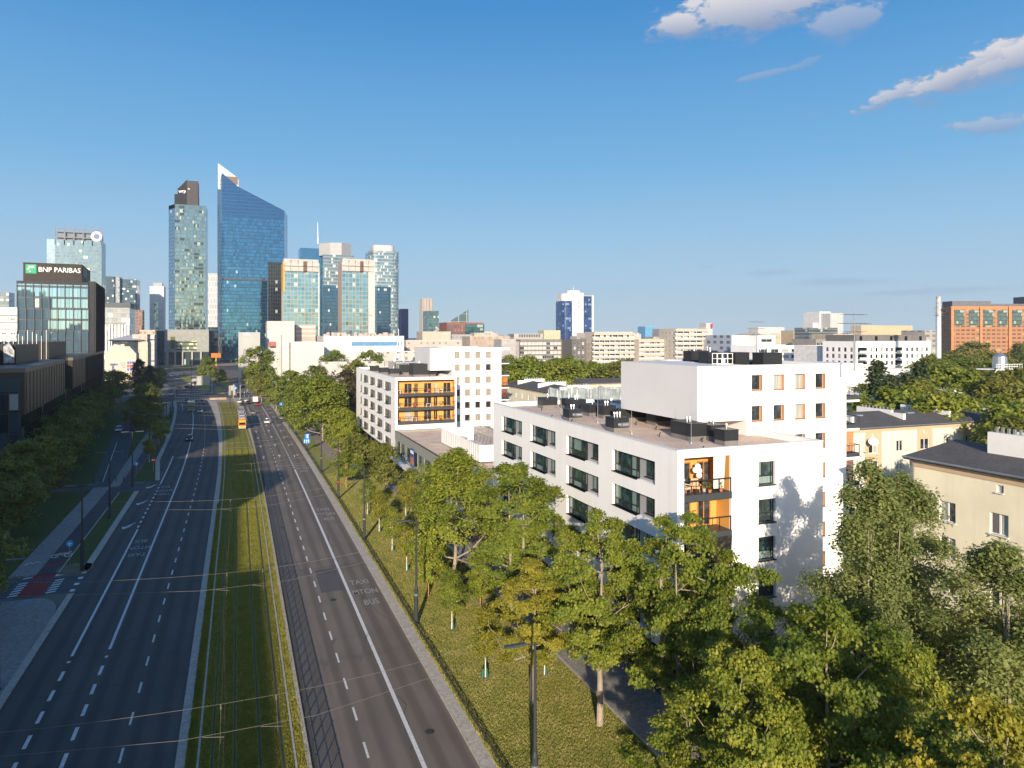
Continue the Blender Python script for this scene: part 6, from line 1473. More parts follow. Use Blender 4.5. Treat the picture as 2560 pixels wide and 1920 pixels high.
def tree_mesh(seed, h=14, R_=4.2, base=.28, lobes=16, cl_n=13, leaves=60, ls=.24, shape='round', leaf=None, tmpl=MAPLE, trunk_r=.2, bark=None, flat=.45, cr_=.95, multi=1, droop=0.0, lk=1.0, rough_=0):
    rg = np.random.RandomState(seed); rnd = random.Random(seed)
    zb = h * base; tm = MB(); ch = h - zb
    prof = {'round': lambda t: math.sin(math.pi * min(1, max(0, t * .86 + .12))) ** .75, 'cone': lambda t: (1 - t) * .95 + .06, 'pillar': lambda t: .75 * math.sin(math.pi * min(1, t * .9 + .08)) ** .45,
            'dome': lambda t: math.cos(t * math.pi / 2) ** .6 * .95 + .08, 'spire': lambda t: .92 * (1 - t) ** .62 + .06, 'vase': lambda t: .45 + .6 * math.sin(math.pi * min(1, t * .7 + .15))}[shape]
    # trunk(s)
    tops = []
    for k in range(multi):
        a = rnd.uniform(0, 6.28); sp_ = .0 if multi == 1 else R_ * .22
        p = Vector((0, 0, 0)); q = Vector((math.cos(a) * sp_, math.sin(a) * sp_, zb)); r0 = trunk_r * (1 if multi == 1 else .75)
        mid = (p + q) / 2 + Vector((rnd.uniform(-.2, .2), rnd.uniform(-.2, .2), 0))
        tm.tube(p, mid, r0 * 1.15, r0 * .95, 8); tm.tube(mid, q, r0 * .95, r0 * .8, 8)
        top = Vector((q.x * 1.4 + rnd.uniform(-.3, .3), q.y * 1.4 + rnd.uniform(-.3, .3), zb + ch * .8)); tm.tube(q, (q + top) / 2, r0 * .8, r0 * .5, 7); tm.tube((q + top) / 2, top, r0 * .5, r0 * .12, 6)
        tops.append((q, top, r0))
    cs = []; LB = []
    for i in range(lobes):
        t = (i + rnd.random() * .8) / lobes; a = i * 2.4 + rnd.uniform(-.5, .5)
        pr = prof(t) * R_
        rr = pr * (rnd.uniform(.30, .86) if shape != 'cone' else rnd.uniform(.3, .72)) if not rough_ else pr * rnd.uniform(.2, 1.04)
        lr = max(.45, min(pr * .55, R_ * .40)) * rnd.uniform(.7, 1.25) * lk
        LB.append((rr, Vector((math.cos(a) * rr, math.sin(a) * rr, zb + ch * (t * .9 + .04) + (rnd.uniform(-.7, .9) if rough_ else 0))), lr))
    LB.sort(key=lambda q: q[0])
    nodes = [(q.lerp(top, f), r0 * (.8 - .6 * f)) for q, top, r0 in tops for f in (0, .18, .36, .55, .75)]
    for i, (rr, c, lr) in enumerate(LB):     # every limb grows out of the nearest limb or trunk below it
        st, rn = min(nodes, key=lambda n_: (n_[0] - c).length + 2.2 * max(0, n_[0].z - c.z + .35 * (c - n_[0]).length))
        rb = max(.03, rn * .62); mid = st.lerp(c, .5) + Vector((rnd.uniform(-.25, .25), rnd.uniform(-.25, .25), -.12 * (c - st).length))
        tm.tube(st, mid, rb, rb * .8, 6, cap=False); tm.tube(mid, c, rb * .8, rb * .55, 5, cap=False)
        nodes.append((mid, rb * .85)); nodes.append((c, rb * .6))
        for j in range(cl_n):
            d = Vector(rg.normal(size=3)); d.normalize()
            if d.z < -.3: d.z *= -.5
            out = Vector((c.x, c.y, 0))
            if out.length > .1: d += out.normalized() * .3
            d.normalize(); k = rnd.uniform(.35, 1.12) * lr
            cc = c + Vector((d.x * k, d.y * k, d.z * k * .8))
            cs.append((cc, lr))
            if j % 2 == 0: tm.tube(c, cc, rb * .3, rb * .08, 3, cap=False)
    C = np.array([tuple(c[0]) for c in cs]); n = len(C) * leaves
    idx = np.repeat(np.arange(len(C)), leaves)
    off = rg.normal(size=(n, 3)) * np.array([1, 1, flat]) * cr_ * .42 * (R_ / 4.2) ** .5
    off[:, 2] -= (off[:, 0] ** 2 + off[:, 1] ** 2) * (.22 + droop)
    P = C[idx] + off
    P[:, 2] = np.maximum(P[:, 2], zb * .55)
    Oc = P - np.array([0, 0, zb + ch * .30]); Oc /= np.linalg.norm(Oc, axis=1)[:, None] + 1e-6
    N0 = rg.normal(size=(n, 3)) * .55 + np.array([0, 0, .35]) + Oc * .75 + off * .5
    N0 /= np.linalg.norm(N0, axis=1)[:, None]
    T = np.cross(N0, rg.normal(size=(n, 3))); T /= np.linalg.norm(T, axis=1)[:, None]; B = np.cross(N0, T)
    s = ls * rg.uniform(.6, 1.25, size=n)
    V = P[:, None, :] + (T[:, None, :] * tmpl[None, :, 0, None] + B[:, None, :] * tmpl[None, :, 1, None]) * s[:, None, None]
    return tm.mesh('trunk', bark or BARK), poly_mesh('crown', V, len(tmpl), leaf or LEAF_M)
TK = {}
def tkind(key, **k):
    TK[key] = (tree_mesh(**k), k.get('h', 14))
for i in range(4):
    tkind('maple%d' % i, seed=10 + i, h=14, R_=4.9, base=.30, lobes=50, cl_n=8, leaves=92, ls=.18, shape='round', leaf=LEAF_M if i != 2 else LEAF_Y, multi=(1, 2, 1, 3)[i], trunk_r=.24, flat=.42, cr_=.60, lk=.54, rough_=1)
tkind('lime0', seed=31, h=14, R_=4.6, base=.16, lobes=30, cl_n=16, leaves=60, ls=.24, shape='dome', leaf=LEAF_B, tmpl=OVAL, cr_=.85, flat=.6)
for i in range(3): tkind('far%d' % i, seed=41 + i, h=14, R_=4.8, base=.14, lobes=20, cl_n=12, leaves=20, ls=.55, shape='round' if i else 'dome', leaf=(LEAF_M, LEAF_D, LEAF_M)[i], tmpl=OVAL, cr_=1.1, flat=.6)
tkind('farlime', seed=47, h=14, R_=5.2, base=.10, lobes=26, cl_n=14, leaves=26, ls=.45, shape='dome', leaf=LEAF_B, tmpl=OVAL, cr_=1.1, flat=.6)
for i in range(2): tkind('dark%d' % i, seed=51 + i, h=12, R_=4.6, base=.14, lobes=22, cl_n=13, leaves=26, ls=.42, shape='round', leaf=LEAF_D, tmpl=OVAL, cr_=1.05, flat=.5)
for i in range(2): tkind('birch%d' % i, seed=61 + i, h=18, R_=4.6, base=.15, lobes=46, cl_n=11, leaves=84, ls=.17, shape='spire', leaf=LEAF_P, tmpl=OVAL, cr_=.72, flat=.85, droop=.55, multi=2, lk=.8, rough_=1)
tkind('conifer', seed=71, h=18, R_=3.4, base=.06, lobes=46, cl_n=8, leaves=26, ls=.42, shape='cone', leaf=LEAF_C, tmpl=DIA, cr_=1.0, flat=.35, droop=.2)
for i in range(2): tkind('sapling%d' % i, seed=81 + i, h=5.6, R_=1.7, base=.36, lobes=16, cl_n=10, leaves=34, ls=.16, shape='pillar', leaf=LEAF_Y if i else LEAF_M, tmpl=OVAL, trunk_r=.055, bark=BARKW, cr_=.85, flat=.7)
tkind('young', seed=91, h=6.5, R_=2.5, base=.28, lobes=16, cl_n=12, leaves=26, ls=.26, shape='round', leaf=LEAF_B, tmpl=OVAL, trunk_r=.08, bark=BARKO, cr_=.8, flat=.6)
tkind('shrub', seed=95, h=4, R_=3.4, base=.04, lobes=18, cl_n=12, leaves=22, ls=.30, shape='dome', leaf=LEAF_D, tmpl=OVAL, trunk_r=.1, cr_=.9, flat=.7)
tkind('redbush', seed=96, h=9, R_=4, base=.1, lobes=18, cl_n=12, leaves=24, ls=.40, shape='round', leaf=LEAF_R, tmpl=OVAL, trunk_r=.15, cr_=1.0, flat=.7)
tkind('poplar', seed=97, h=18, R_=3.8, base=.08, lobes=30, cl_n=13, leaves=22, ls=.5, shape='pillar', leaf=LEAF_C, tmpl=OVAL, trunk_r=.3, cr_=1.1, flat=.8)
def tree(key, x, y, h, label, wide=1.0, rot=None, group=None, name='tree', cat='tree'):
    (tr, cr), h0 = TK[key]; s = h / h0
    rot = random.uniform(0, 6.28) if rot is None else rot
    t = thing(name, label, cat, (x, y, .1), rot, group); t.scale = (s * wide, s * wide, s)
    put('trunk', tr, None, t); put('crown', cr, None, t); return t
random.seed(11)
SG = 'street trees before the near white block'
tree('lime0', 23.6, 79.5, 15.6, 'big bright green rounded tree left of the near white block', 1.10, .3, SG)
tree('maple1', 25.2, 64.0, 16.0, 'tall airy maple with pale branches at the far windows of the near white block', 1.12, 1.1, SG)
tree('maple2', 21.2, 50.5, 11.2, 'yellowish maple standing over the lawn behind the nearest lamp post', .95, 2.0, SG)
tree('maple0', 24.6, 46.0, 15.4, 'maple with forked pale trunk and leaning left branches before the white block', .86, 4.0, SG)
tree('maple3', 27.4, 40.2, 16.4, 'many stemmed maple whose top reaches the orange corner loggia', .82, .8, SG)
tree('maple1', 27.4, 34.4, 15.0, 'maple standing before the right part of the white gable', .74, 3.0, SG)
tree('maple0', 26.4, 26.3, 15.6, 'large green maple at the bottom right of the white gable', .78, 5.1, SG)
tree('maple3', 23.0, 32.0, 9.4, 'low maple crown at the bottom edge left of the large green maple', 1.1, 2.2, SG)
tree('maple1', 29.6, 24.0, 13.8, 'slender green maple with bare twigs at the bottom right', .62, .4, SG)
tree('maple2', 23.9, 16.4, 16.4, 'bright yellow green maple cut by the right bottom corner', .6, 2.9, SG)
tree('maple0', 25.6, 19.6, 13.4, 'maple crown hidden between the taller bottom maples and the silvery trees', .8, 1.9, SG)
tree('maple1', 22.2, 27.0, 13.6, 'green maple at the bottom edge under the white gable corner', .74, 4.9, SG)
BG = 'silvery trees between the white gable and the cream house'
tree('birch0', 36.6, 33.0, 20.3, 'silvery drooping tree before the right edge of the white gable', 1.0, .6, BG)
tree('birch1', 41.0, 34.6, 20.0, 'taller silvery drooping tree with two tops left of the cream house', 1.0, 2.0, BG)
tree('birch0', 33.4, 29.0, 13.6, 'lower silvery tree before the taller drooping pair', 1.0, 3.2, BG)
tree('birch1', 38.6, 26.2, 18.0, 'silvery tree at the right edge before the cream house', 1.1, 4.4, BG)
tree('dark0', 44.5, 31.0, 11, 'dark shaded tree under the silvery trees, left', 1.0, 1, BG); tree('dark1', 39.0, 25.5, 9.5, 'dark shaded tree under the silvery trees, middle', 1.1, 2, BG)
tree('dark0', 47.5, 22, 12, 'dark shaded tree at the foot of the cream house', 1.0, 3, BG)
tree('maple0', 34.0, 31.4, 12.4, 'green maple behind the large maple at the gable foot', 1.0, .2, SG)
# saplings with white trunks and green watering bags
SAP = 'young trees with white trunks on the street lawn'
sp_pos = [(19.2, 113.7, 0, 'farthest white trunked young tree in the kerb side row, by the second lamp post'), (19.1, 103.0, 1, 'white trunked young tree second from the far end of the kerb side row'), (19.0, 93.3, 0, 'white trunked young tree third from the far end of the kerb side row'),
          (19.0, 84.6, 1, 'white trunked young tree half hidden by the big rounded tree'), (19.3, 66.2, 0, 'lone white trunked young tree on open lawn beside the lamp post shadow'), (19.2, 55.9, 1, 'nearest white trunked young tree with two watering bags'),
          (23.9, 54.4, 0, 'white trunked young tree beside the bend of the footpath'), (24.7, 110.6, 1, 'white trunked young tree on the building side of the footpath')]
bagm = mat('green_watering_bag', (.01, .09, .06), .5); soil = mat('mulch_ring', (.20, .13, .08), .95, fine=6)
for x, y, v, lab in sp_pos:
    tree('sapling%d' % v, x, y, random.uniform(5.2, 6.0), lab, 1.0, None, SAP)
    for k in range(2 if (v == 1 and y < 60) else 1):
        q = MB(); q.tube((.16 - .4 * k, .05, 0), (.13 - .3 * k, .03, .75), .2, .07, 8); single('watering_bag', q, bagm, 'green watering bag at the foot of the ' + lab.split(' tree')[0].replace('white trunked ', '') + ' tree' + (', left one' if k else ''), 'watering bag', 'green watering bags', (x, y, .1))
    tag(put('ground_mulch', MB().tube((x, y, .1), (x, y, .13), .75, .7, 14), soil), kind='structure')
tree('young', 18.9, 134.8, 6.6, 'small bright tree on an orange stake trunk before the wooden kiosk', 1.0, .5, SAP)
tree('young', 19.3, 75.4, 6.0, 'small bright tree on a yellow stake beside the big rounded tree', .8, 2.5, SAP)
tree('young', 23.5, 70, 4.6, 'low bushy young tree between the rounded tree and the shop', .9, 1.5, SAP)
# trees around the shop and the far block
tree('far1', 25.0, 128.5, 9.2, 'round dark green tree before the far end of the low shop', .95, .3, 'trees before the low shop')
tree('dark1', 25.8, 111.0, 7.6, 'dark green tree before the middle of the low shop', .9, 1.3, 'trees before the low shop')
tree('dark0', 25.6, 101, 7.2, 'olive green tree before the near end of the low shop', .85, 2.3, 'trees before the low shop')
tree('shrub', 24.5, 158, 6.4, 'dense dark shrub behind the wooden kiosk', 1.0, .1, None, 'shrub', 'shrub')
RT = 'trees between the street and the orange loggia block'
for (x, y, h, k, lab, wd) in ((21.5, 199, 17.8, 'farlime', 'largest bright green tree left of the orange loggia block', 1.25), (16.5, 222, 13.6, 'far2', 'green tree at the kerb left of the largest bright tree', 1.1), (19, 246, 16, 'far0', 'green tree behind the largest bright tree', 1.2),
                              (25, 182, 10.5, 'farlime', 'lower bright tree right of the largest tree', 1.1), (13.5, 285, 14, 'far2', 'far kerb side tree beyond the driveway', 1.15), (9.5, 322, 13.5, 'far1', 'last tree of the kerb row before the crossing', 1.15), (27, 262, 15, 'far0', 'green tree above the street trees by the white offices', 1.2),
                              (28.5, 215, 14, 'redbush', 'red brown leaved tree behind the orange loggia block', 1.0), (36, 252, 17, 'redbush', 'dark reddish tree behind the bright row', 1.1), (30, 298, 17, 'far1', 'dark tree behind the row near the white wing', 1.2), (20, 300, 15, 'far0', 'mid green tree near the white office wing', 1.2),
                              (46, 300, 19, 'far1', 'tree beside the low white wing', 1.1), (60, 345, 22, 'far2', 'tall tree before the blue striped hall, right one', 1.1), (43, 350, 22, 'far2', 'tall tree before the blue striped hall, left one', 1.1), (9, 352, 24, 'far2', 'tall loose crowned tree standing before the white office wing', 1.05),
                              (-17.5, 470, 16, 'far0', 'round tree alone before the tall panes building', 1.15), (-9, 452, 9, 'far0', 'small tree beside the round lone tree', 1), (5, 410, 12, 'far1', 'dark tree before the narrow stair block', 1), (72, 300, 20, 'poplar', 'dark upright tree behind the lattice antenna', 1.1), (76, 292, 20, 'poplar', 'second dark upright tree behind the lattice antenna', 1.0)):
    tree(k, x, y, h, lab, wd, None, RT)
# left side row in the shade
LT = 'shaded trees along the service road'
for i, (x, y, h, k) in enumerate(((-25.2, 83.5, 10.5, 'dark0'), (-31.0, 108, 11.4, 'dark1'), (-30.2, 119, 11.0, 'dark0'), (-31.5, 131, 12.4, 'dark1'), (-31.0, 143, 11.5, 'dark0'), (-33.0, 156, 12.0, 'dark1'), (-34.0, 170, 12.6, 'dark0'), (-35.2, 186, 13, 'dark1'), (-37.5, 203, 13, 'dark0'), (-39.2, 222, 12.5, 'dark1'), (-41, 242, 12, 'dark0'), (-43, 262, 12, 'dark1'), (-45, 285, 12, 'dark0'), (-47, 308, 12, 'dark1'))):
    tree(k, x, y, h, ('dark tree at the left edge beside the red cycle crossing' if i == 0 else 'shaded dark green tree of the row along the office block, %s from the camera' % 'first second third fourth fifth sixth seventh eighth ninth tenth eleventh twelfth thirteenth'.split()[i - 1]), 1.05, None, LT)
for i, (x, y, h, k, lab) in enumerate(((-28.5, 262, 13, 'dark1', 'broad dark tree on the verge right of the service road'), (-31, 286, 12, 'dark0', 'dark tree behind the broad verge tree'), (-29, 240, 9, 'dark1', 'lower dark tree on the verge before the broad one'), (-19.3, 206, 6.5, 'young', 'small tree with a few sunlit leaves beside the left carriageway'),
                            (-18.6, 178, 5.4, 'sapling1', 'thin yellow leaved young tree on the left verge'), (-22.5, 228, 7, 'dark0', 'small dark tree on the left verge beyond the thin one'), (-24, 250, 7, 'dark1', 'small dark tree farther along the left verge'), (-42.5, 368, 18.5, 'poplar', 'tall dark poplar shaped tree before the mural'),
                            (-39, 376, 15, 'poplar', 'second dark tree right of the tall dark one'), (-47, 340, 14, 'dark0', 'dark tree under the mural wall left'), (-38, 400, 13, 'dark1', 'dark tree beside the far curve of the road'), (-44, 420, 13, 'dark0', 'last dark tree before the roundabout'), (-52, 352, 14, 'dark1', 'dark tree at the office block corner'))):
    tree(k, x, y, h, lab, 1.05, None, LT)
# woods behind the white blocks
random.seed(12)
mid = []
for i in range(26):                                   # belt before the grey and beige blocks
    px = 1250 + i * 12.6 + random.uniform(-6, 6); t_ = random.choice((245, 270, 300)) + random.uniform(-10, 10); p = AT(px, t_)
    mid.append((p[0], p[1], ZT(902 + random.uniform(-16, 12), t_), random.choice(('far0', 'far2', 'farlime', 'far1')), 'leafy tree in the green belt before the grey and beige apartment blocks'))
for x, y, h, k, lab in mid: tree(k, x, y, h, lab, 1.15, None, 'trees before the grey and beige blocks')
ri = []
for px, t_, top, k in ((2192, 150, 892, 'conifer'), (2228, 140, 930, 'conifer'), (2262, 150, 925, 'conifer'), (2300, 165, 897, 'conifer'), (2165, 170, 955, 'far1'), (2215, 128, 965, 'far2'), (2255, 132, 958, 'far0'), (2292, 140, 940, 'far1'), (2325, 150, 955, 'far2')):
    p = AT(px, t_); tree(k, p[0], p[1], ZT(top, t_), ('dark pointed conifer ' if k == 'conifer' else 'leafy tree ') + {2192: 'tallest left one behind the white balconies', 2228: 'second from the left', 2262: 'third from the left', 2300: 'with a broad top left of the chimney', 2165: 'low behind the upper white balconies', 2215: 'before the left conifers',
         2255: 'before the third conifer', 2292: 'before the broad topped conifer', 2325: 'at the foot of the chimney'}[px], 1.1, None, 'conifers and trees left of the chimney')
for i in range(46):
    px = random.uniform(2325, 2640); t_ = random.uniform(150, 420)
    top = 862 + (420 - t_) / 270 * 60 + random.uniform(-14, 14)
    p = AT(px, t_)
    if 180 < t_ < 230 and 2400 < px: top += 25
    tree(random.choice(('far0', 'far1', 'far1', 'far2', 'dark0', 'farlime')), p[0], p[1], max(8, ZT(top, t_)), 'leafy tree in the wood before the orange brick office', 1.25, None, 'trees in the wood at the right')
for i, (px, t_, top, k) in enumerate(((2335, 118, 978, 'far0'), (2400, 122, 985, 'farlime'), (2450, 128, 990, 'far1'), (2510, 120, 985, 'far2'), (2550, 100, 1035, 'far1'), (2575, 80, 1090, 'far2'), (2520, 110, 1003, 'far0'))):
    p = AT(px, t_); tree(k, p[0], p[1], ZT(top, t_), 'tree rising behind the roof of the long cream house, %s from the left' % 'first second third fourth fifth sixth seventh'.split()[i], 1.0, None, 'trees behind the long cream house')
for i, (x, y, h) in enumerate(((66, 52, 10), (72, 62, 11), (64, 70, 9), (84, 66, 10), (96, 60, 11), (62, 78, 9), (108, 66, 12), (58, 96, 10), (66, 112, 12), (52, 120, 10), (60, 134, 11), (68, 150, 12))):
    tree(random.choice(('far1', 'dark0', 'far2')), x, y, h, 'courtyard tree between the white blocks and the cream houses', 1.1, None, 'courtyard trees')
def wood(n, x0, x1, y0, y1): return None
# undergrowth below the near trees
random.seed(8)
for i, (x, y, h) in enumerate(((33.5, 36, 3.2), (36.5, 34, 3.6), (39, 38, 3.8), (41, 42.5, 3.2), (44, 27, 4), (36, 28, 3.4), (33, 22, 3.4), (40, 20, 4), (31.5, 43.2, 2.2), (47, 33, 3.6), (34.5, 43.3, 2.4), (38.5, 43.2, 2.6))):
    tree('shrub', x, y, h, 'dark green bush in the undergrowth at the foot of the white gable', 1.1, None, 'bushes at the foot of the gable', 'bush', 'bush')

# ------------------------------------------------------------------ street furniture
def lamp_proto(name, label, x, y, arms, h=10.3, group=None, rot=0):
    t = thing(name, label, 'street lamp', (x, y, .1), rot, group)
    put('base', MB().tube((0, 0, 0), (0, 0, 3.6), .21, .19, 12).tube((0, 0, 3.6), (0, 0, 3.9), .19, .12, 12).tube((0, 0, 0), (0, 0, .12), .3, .3, 10), POLE, t)
    put('pole', MB().tube((0, 0, 3.9), (0, 0, h), .115, .075, 10), POLE, t)
    for sx in arms:
        a = put('arm', MB().tube((0, 0, h - .12), (sx * .62, 0, h + .02), .05, .04, 6), POLE, t)
        put('lamp_head', MB().box(min(sx * .6, sx * 1.9), max(sx * .6, sx * 1.9), -.14, .14, h - .02, h + .09), DARKS, a)
    return t
LR = 'lamp posts along the right kerb'; LL = 'lamp posts along the left verge'
ordn = 'first second third fourth fifth sixth seventh eighth ninth tenth eleventh twelfth'.split()
lr_y = [38.6, 68.5, 99.4, 126.3, 152.3, 182.8, 213.7, 243, 272, 302, 332]
lamp0 = lamp_proto('street_lamp', 'nearest lamp post on the right kerb, standing before the maples', 16.35, 38.6, (-1,), group=LR)
lrs = [lamp0]
for i, y in enumerate(lr_y[1:]): lrs.append(dup(lamp0, (16.35 + cr(y), y, .1), 0, 'dark lamp post on the right kerb, %s from the camera' % ordn[i + 1], LR))
lampL = lamp_proto('street_lamp', 'nearest lamp post on the left pavement, standing before the shaded side road mouth', -18.0, 67.9, (-1, 1), group=LL)
ll_y = [67.9, 98.9, 125.4, 151, 182, 213, 244, 275, 305]
for i, y in enumerate(ll_y[1:]): dup(lampL, (-18.6 + cl_(y) * .9 + (1.0 if y == 98.9 else 0), y, .1), 0, 'dark lamp post on the left verge, %s from the camera' % ordn[i + 1], LL)
# collars and small plates on the lamp posts
for i, y in enumerate(lr_y[:5]): put('collar', MB().tube((0, 0, 2.9), (0, 0, 3.1), .225, n=12), REDP if i == 3 else STEEL, lrs[i])
# overhead wires of the tram: cross spans and contact wires
def sag(p, q, s, n=8): return [tuple(p[k] + (q[k] - p[k]) * i / n - (s * 4 * (i / n) * (1 - i / n) if k == 2 else 0) for k in range(3)) for i in range(n + 1)]
WG_ = 'tram cross span wires'
for i, y in enumerate((44, 68.5, 99.4, 126.3, 152.3, 182.8, 213.7, 243, 272, 302)):
    t = thing('span_wire', 'pair of thin cross wires over the tram track, %s from the camera' % ordn[i], 'overhead wire', (0, y, 0), 0, WG_)
    XR, XL = 16.35 + cr(y), -18.3 + cl_(y) * .9; c = cm(y); rr = .009 + y * .00006
    put('upper_wire', MB().path([(XL, 0, 8.6)] + sag((XL, 0, 8.6), (c - 1, .6, 7.1), .25)[1:] + sag((c - 1, .6, 7.1), (c + 2.2, .6, 7.1), .0, 2)[1:] + sag((c + 2.2, .6, 7.1), (XR, 0, 8.6), .25)[1:], rr, 4), WIREM, t)
    put('lower_wire', MB().path([(XL, 0, 7.4), (c - 3, -1.2, 6.35), (c + 4.2, -1.2, 6.35), (XR, 0, 7.5)], rr, 4), WIREM, t)
    m = MB()
    for xo in (c - .93, c + 2.13): m.tube((xo, .6, 7.1), (xo, -1.2, 5.75), .012, n=4); m.tube((xo - .9, -1.2, 6.3), (xo + .2, -1.2, 6.1), .02, n=4); m.tube((xo, .6, 7.1), (xo, .6, 6.8), .05, n=6)
    put('steady_arm', m, WIREM, t)
for k, (xo, lab) in enumerate(((-.93, 'contact wire over the left tram track'), (2.13, 'contact wire over the right tram track'))):
    m = MB(); pts = [(xo + cm(y) + .18 * (1 if (y // 28) % 2 else -1), y, 5.75) for y in range(20, 345, 14)]; m.path(pts, .009, 4)
    pts = [(xo + cm(y), y, 6.9 - .5 * math.sin((y % 28) / 28 * math.pi)) for y in range(20, 345, 7)]; m.path(pts, .008, 4)
    single('contact_wire', m, WIREM, lab, 'overhead wire', 'tram contact wires')
# fence beside the tram strip
fn = thing('track_fence', 'long black steel mesh fence between the tram grass and the right carriageway', 'fence', (4.7, 34, .16))
pm = MB().box(-.035, .035, -.035, .035, 0, 1.25).mesh('post', DARKF); 
pn = MB(); L_ = 1.9
pn.box(-.02, .02, 0, L_, 1.14, 1.2); pn.box(-.02, .02, 0, L_, .1, .15); pn.box(-.018, .018, 0, L_, .62, .65)
for i in range(1, 10): pn.box(-.012, .012, L_ * i / 10 - .012, L_ * i / 10 + .012, .15, .62)
for i in range(1, 4): pn.box(-.014, .014, L_ * i / 4 - .014, L_ * i / 4 + .014, .65, 1.14)
pn = pn.mesh('panel', DARKF)
for i in range(99):
    y = i * L_; sx = cr(34 + y)
    put('post', pm, None, fn, (sx, y, 0)); put('panel', pn, None, fn, (sx, y, 0), math.atan2(-(cr(34 + y + L_) - sx), L_))
# knee rail along the lawn
kf = thing('knee_fence', 'low black wire fence along the kerb of the street lawn', 'fence', (16.15, 26, .1))
pm = MB().box(-.03, .03, -.03, .03, 0, .55).mesh('post', DARKF)
for i in range(100): put('post', pm, None, kf, (cr(26 + i * 2.1), i * 2.1, 0))
m = MB()
for z in (.22, .5): m.path([(cr(26 + y), y, z) for y in range(0, 216, 6)], .022, 4)
for i in range(0, 1000): 
    y = i * .21
    if y < 208: m.path([(cr(26 + y), y, .2), (cr(26 + y) + .04, y + .105, .6), (cr(26 + y), y + .21, .2)], .010, 3)
put('wire_mesh', m, DARKF, kf)
# signs
def sign(name, label, x, y, z, face, plate, rot=0, pole=True, cat='road sign', group=None):
    t = thing(name, label, cat, (x, y, .1), rot, group)
    if pole: put('post', MB().tube((0, 0.05, 0), (0, .05, z + .4), .035), STEEL, t)
    plate(t, z); return t
def ne(t, z):
    put('disc', MB().disc((0, 0, z), .45, (0, 1, 0), .03, 20), REDP, t); put('bar', MB().box(-.32, .32, -.03, -.02, z - .08, z + .08), LOGOW, t)
sign('no_entry_sign', 'red and white no entry sign on the left verge', -15.8 + cl_(166) - .6, 166, 2.4, None, ne)
def bl_(t, z): put('disc', MB().disc((0, 0, z), .4, (0, 1, 0), .03, 20), mat('bright_sign_blue', (.02, .38, .75), .4), t); put('mark', MB().box(-.04, .04, -.03, -.02, z - .25, z + .25).box(-.25, .25, -.031, -.021, z - .03, z + .03), LOGOW, t)
sign('cycle_path_sign', 'round blue sign beside the lamp post by the cycle path', -19.2, 100.5, 3.0, None, bl_)
sign('cycle_path_sign', 'small blue sign left of the no entry sign', -19.4, 163, 2.3, None, bl_)
sign('round_sign', 'small round grey sign on the left verge beyond the no entry sign', -17.8, 208, 2.3, None, lambda t, z: put('disc', MB().disc((0, 0, z), .4, (0, 1, 0), .03, 16), WHITEP, t))
def lane(t, z):
    put('upper_plate', MB().box(-.95, .95, -.03, 0, z, z + 2.1), BLUEP, t); put('lower_plate', MB().box(-1.5, 1.3, -.03, 0, z - 2.0, z - .15), BLUEP, t)
    m = MB(); m.box(-.1, .1, -.05, -.032, z + .3, z + 1.8); m.box(.1, .6, -.05, -.032, z + 1.5, z + 1.8); m.box(.1, .55, -.05, -.032, z + .9, z + 1.15); m.box(.1, .6, -.05, -.032, z + .3, z + .5)
    for a in (-1.0, -.15, .6): m.box(a - .08, a + .08, -.05, -.032, z - 1.8, z - .8); m.face([(a - .28, -.05, z - .8), (a + .28, -.05, z - .8), (a, -.05, z - .3)])
    put('arrow', m, LOGOW, t)
t = thing('lane_sign', 'blue lane direction sign with white arrows on the sixth right hand lamp post', 'road sign', (16.35 + cr(182.8), 182.5, .1)); t.scale = (.57, .57, .57); lane(t, 5.15); put('bracket', MB().tube((0, 0, 2.3), (0, .15, 6.4), .05), STEEL, t)
for i, (px, py) in enumerate(((705, 1014), (713, 1016), (530, 960), (588, 968), (640, 968))):
    g_ = G(px, py + 22); t = thing('road_sign', 'small blue road sign at the crossing, %s from the left' % ordn[[3, 4, 0, 1, 2][i]], 'road sign', (g_[0], g_[1], .1))
    put('post', MB().tube((0, .06, 0), (0, .06, 4), .05), STEEL, t); put('plate', MB().box(-.9, .9, -.03, 0, 3.1, 4.3), BLUEP, t); put('mark', MB().box(-.4, .4, -.05, -.031, 3.5, 3.8), LOGOW, t)
for i in range(5): single('bollard', MB().tube((0, 0, 0), (0, 0, .9), .07, n=8), DARKF, 'black bollard across the end of the service road, %s from the left' % ordn[i], 'bollard', 'bollards', (-26 + i * 1.25, 157.5, .05))
tl = thing('traffic_light', 'traffic light on a pole beside the crossing, middle island', 'traffic light', (-2.0, 349, .1))
put('pole', MB().tube((0, 0, 0), (0, 0, 6.5), .11).tube((0, 0, 6.3), (3.4, 0, 6.5), .08), STEEL, tl); put('head', MB().box(2.9, 3.6, -.2, .1, 5.2, 7.0), DARKF, tl)
for i, (x, y) in enumerate(((4.3, 341), (-16.5 + cl_(345), 342), (16, 345), (-12, 383), (9, 384))): dup(tl, (x + (cr(y) if x > 0 else 0), y, .1), 0, 'traffic light at the crossing, ' + ('left kerb of the right carriageway', 'left kerb of the left carriageway', 'right kerb', 'beyond the crossing on the left', 'beyond the crossing on the right')[i], 'traffic lights at the crossing')
tl['group'] = 'traffic lights at the crossing'
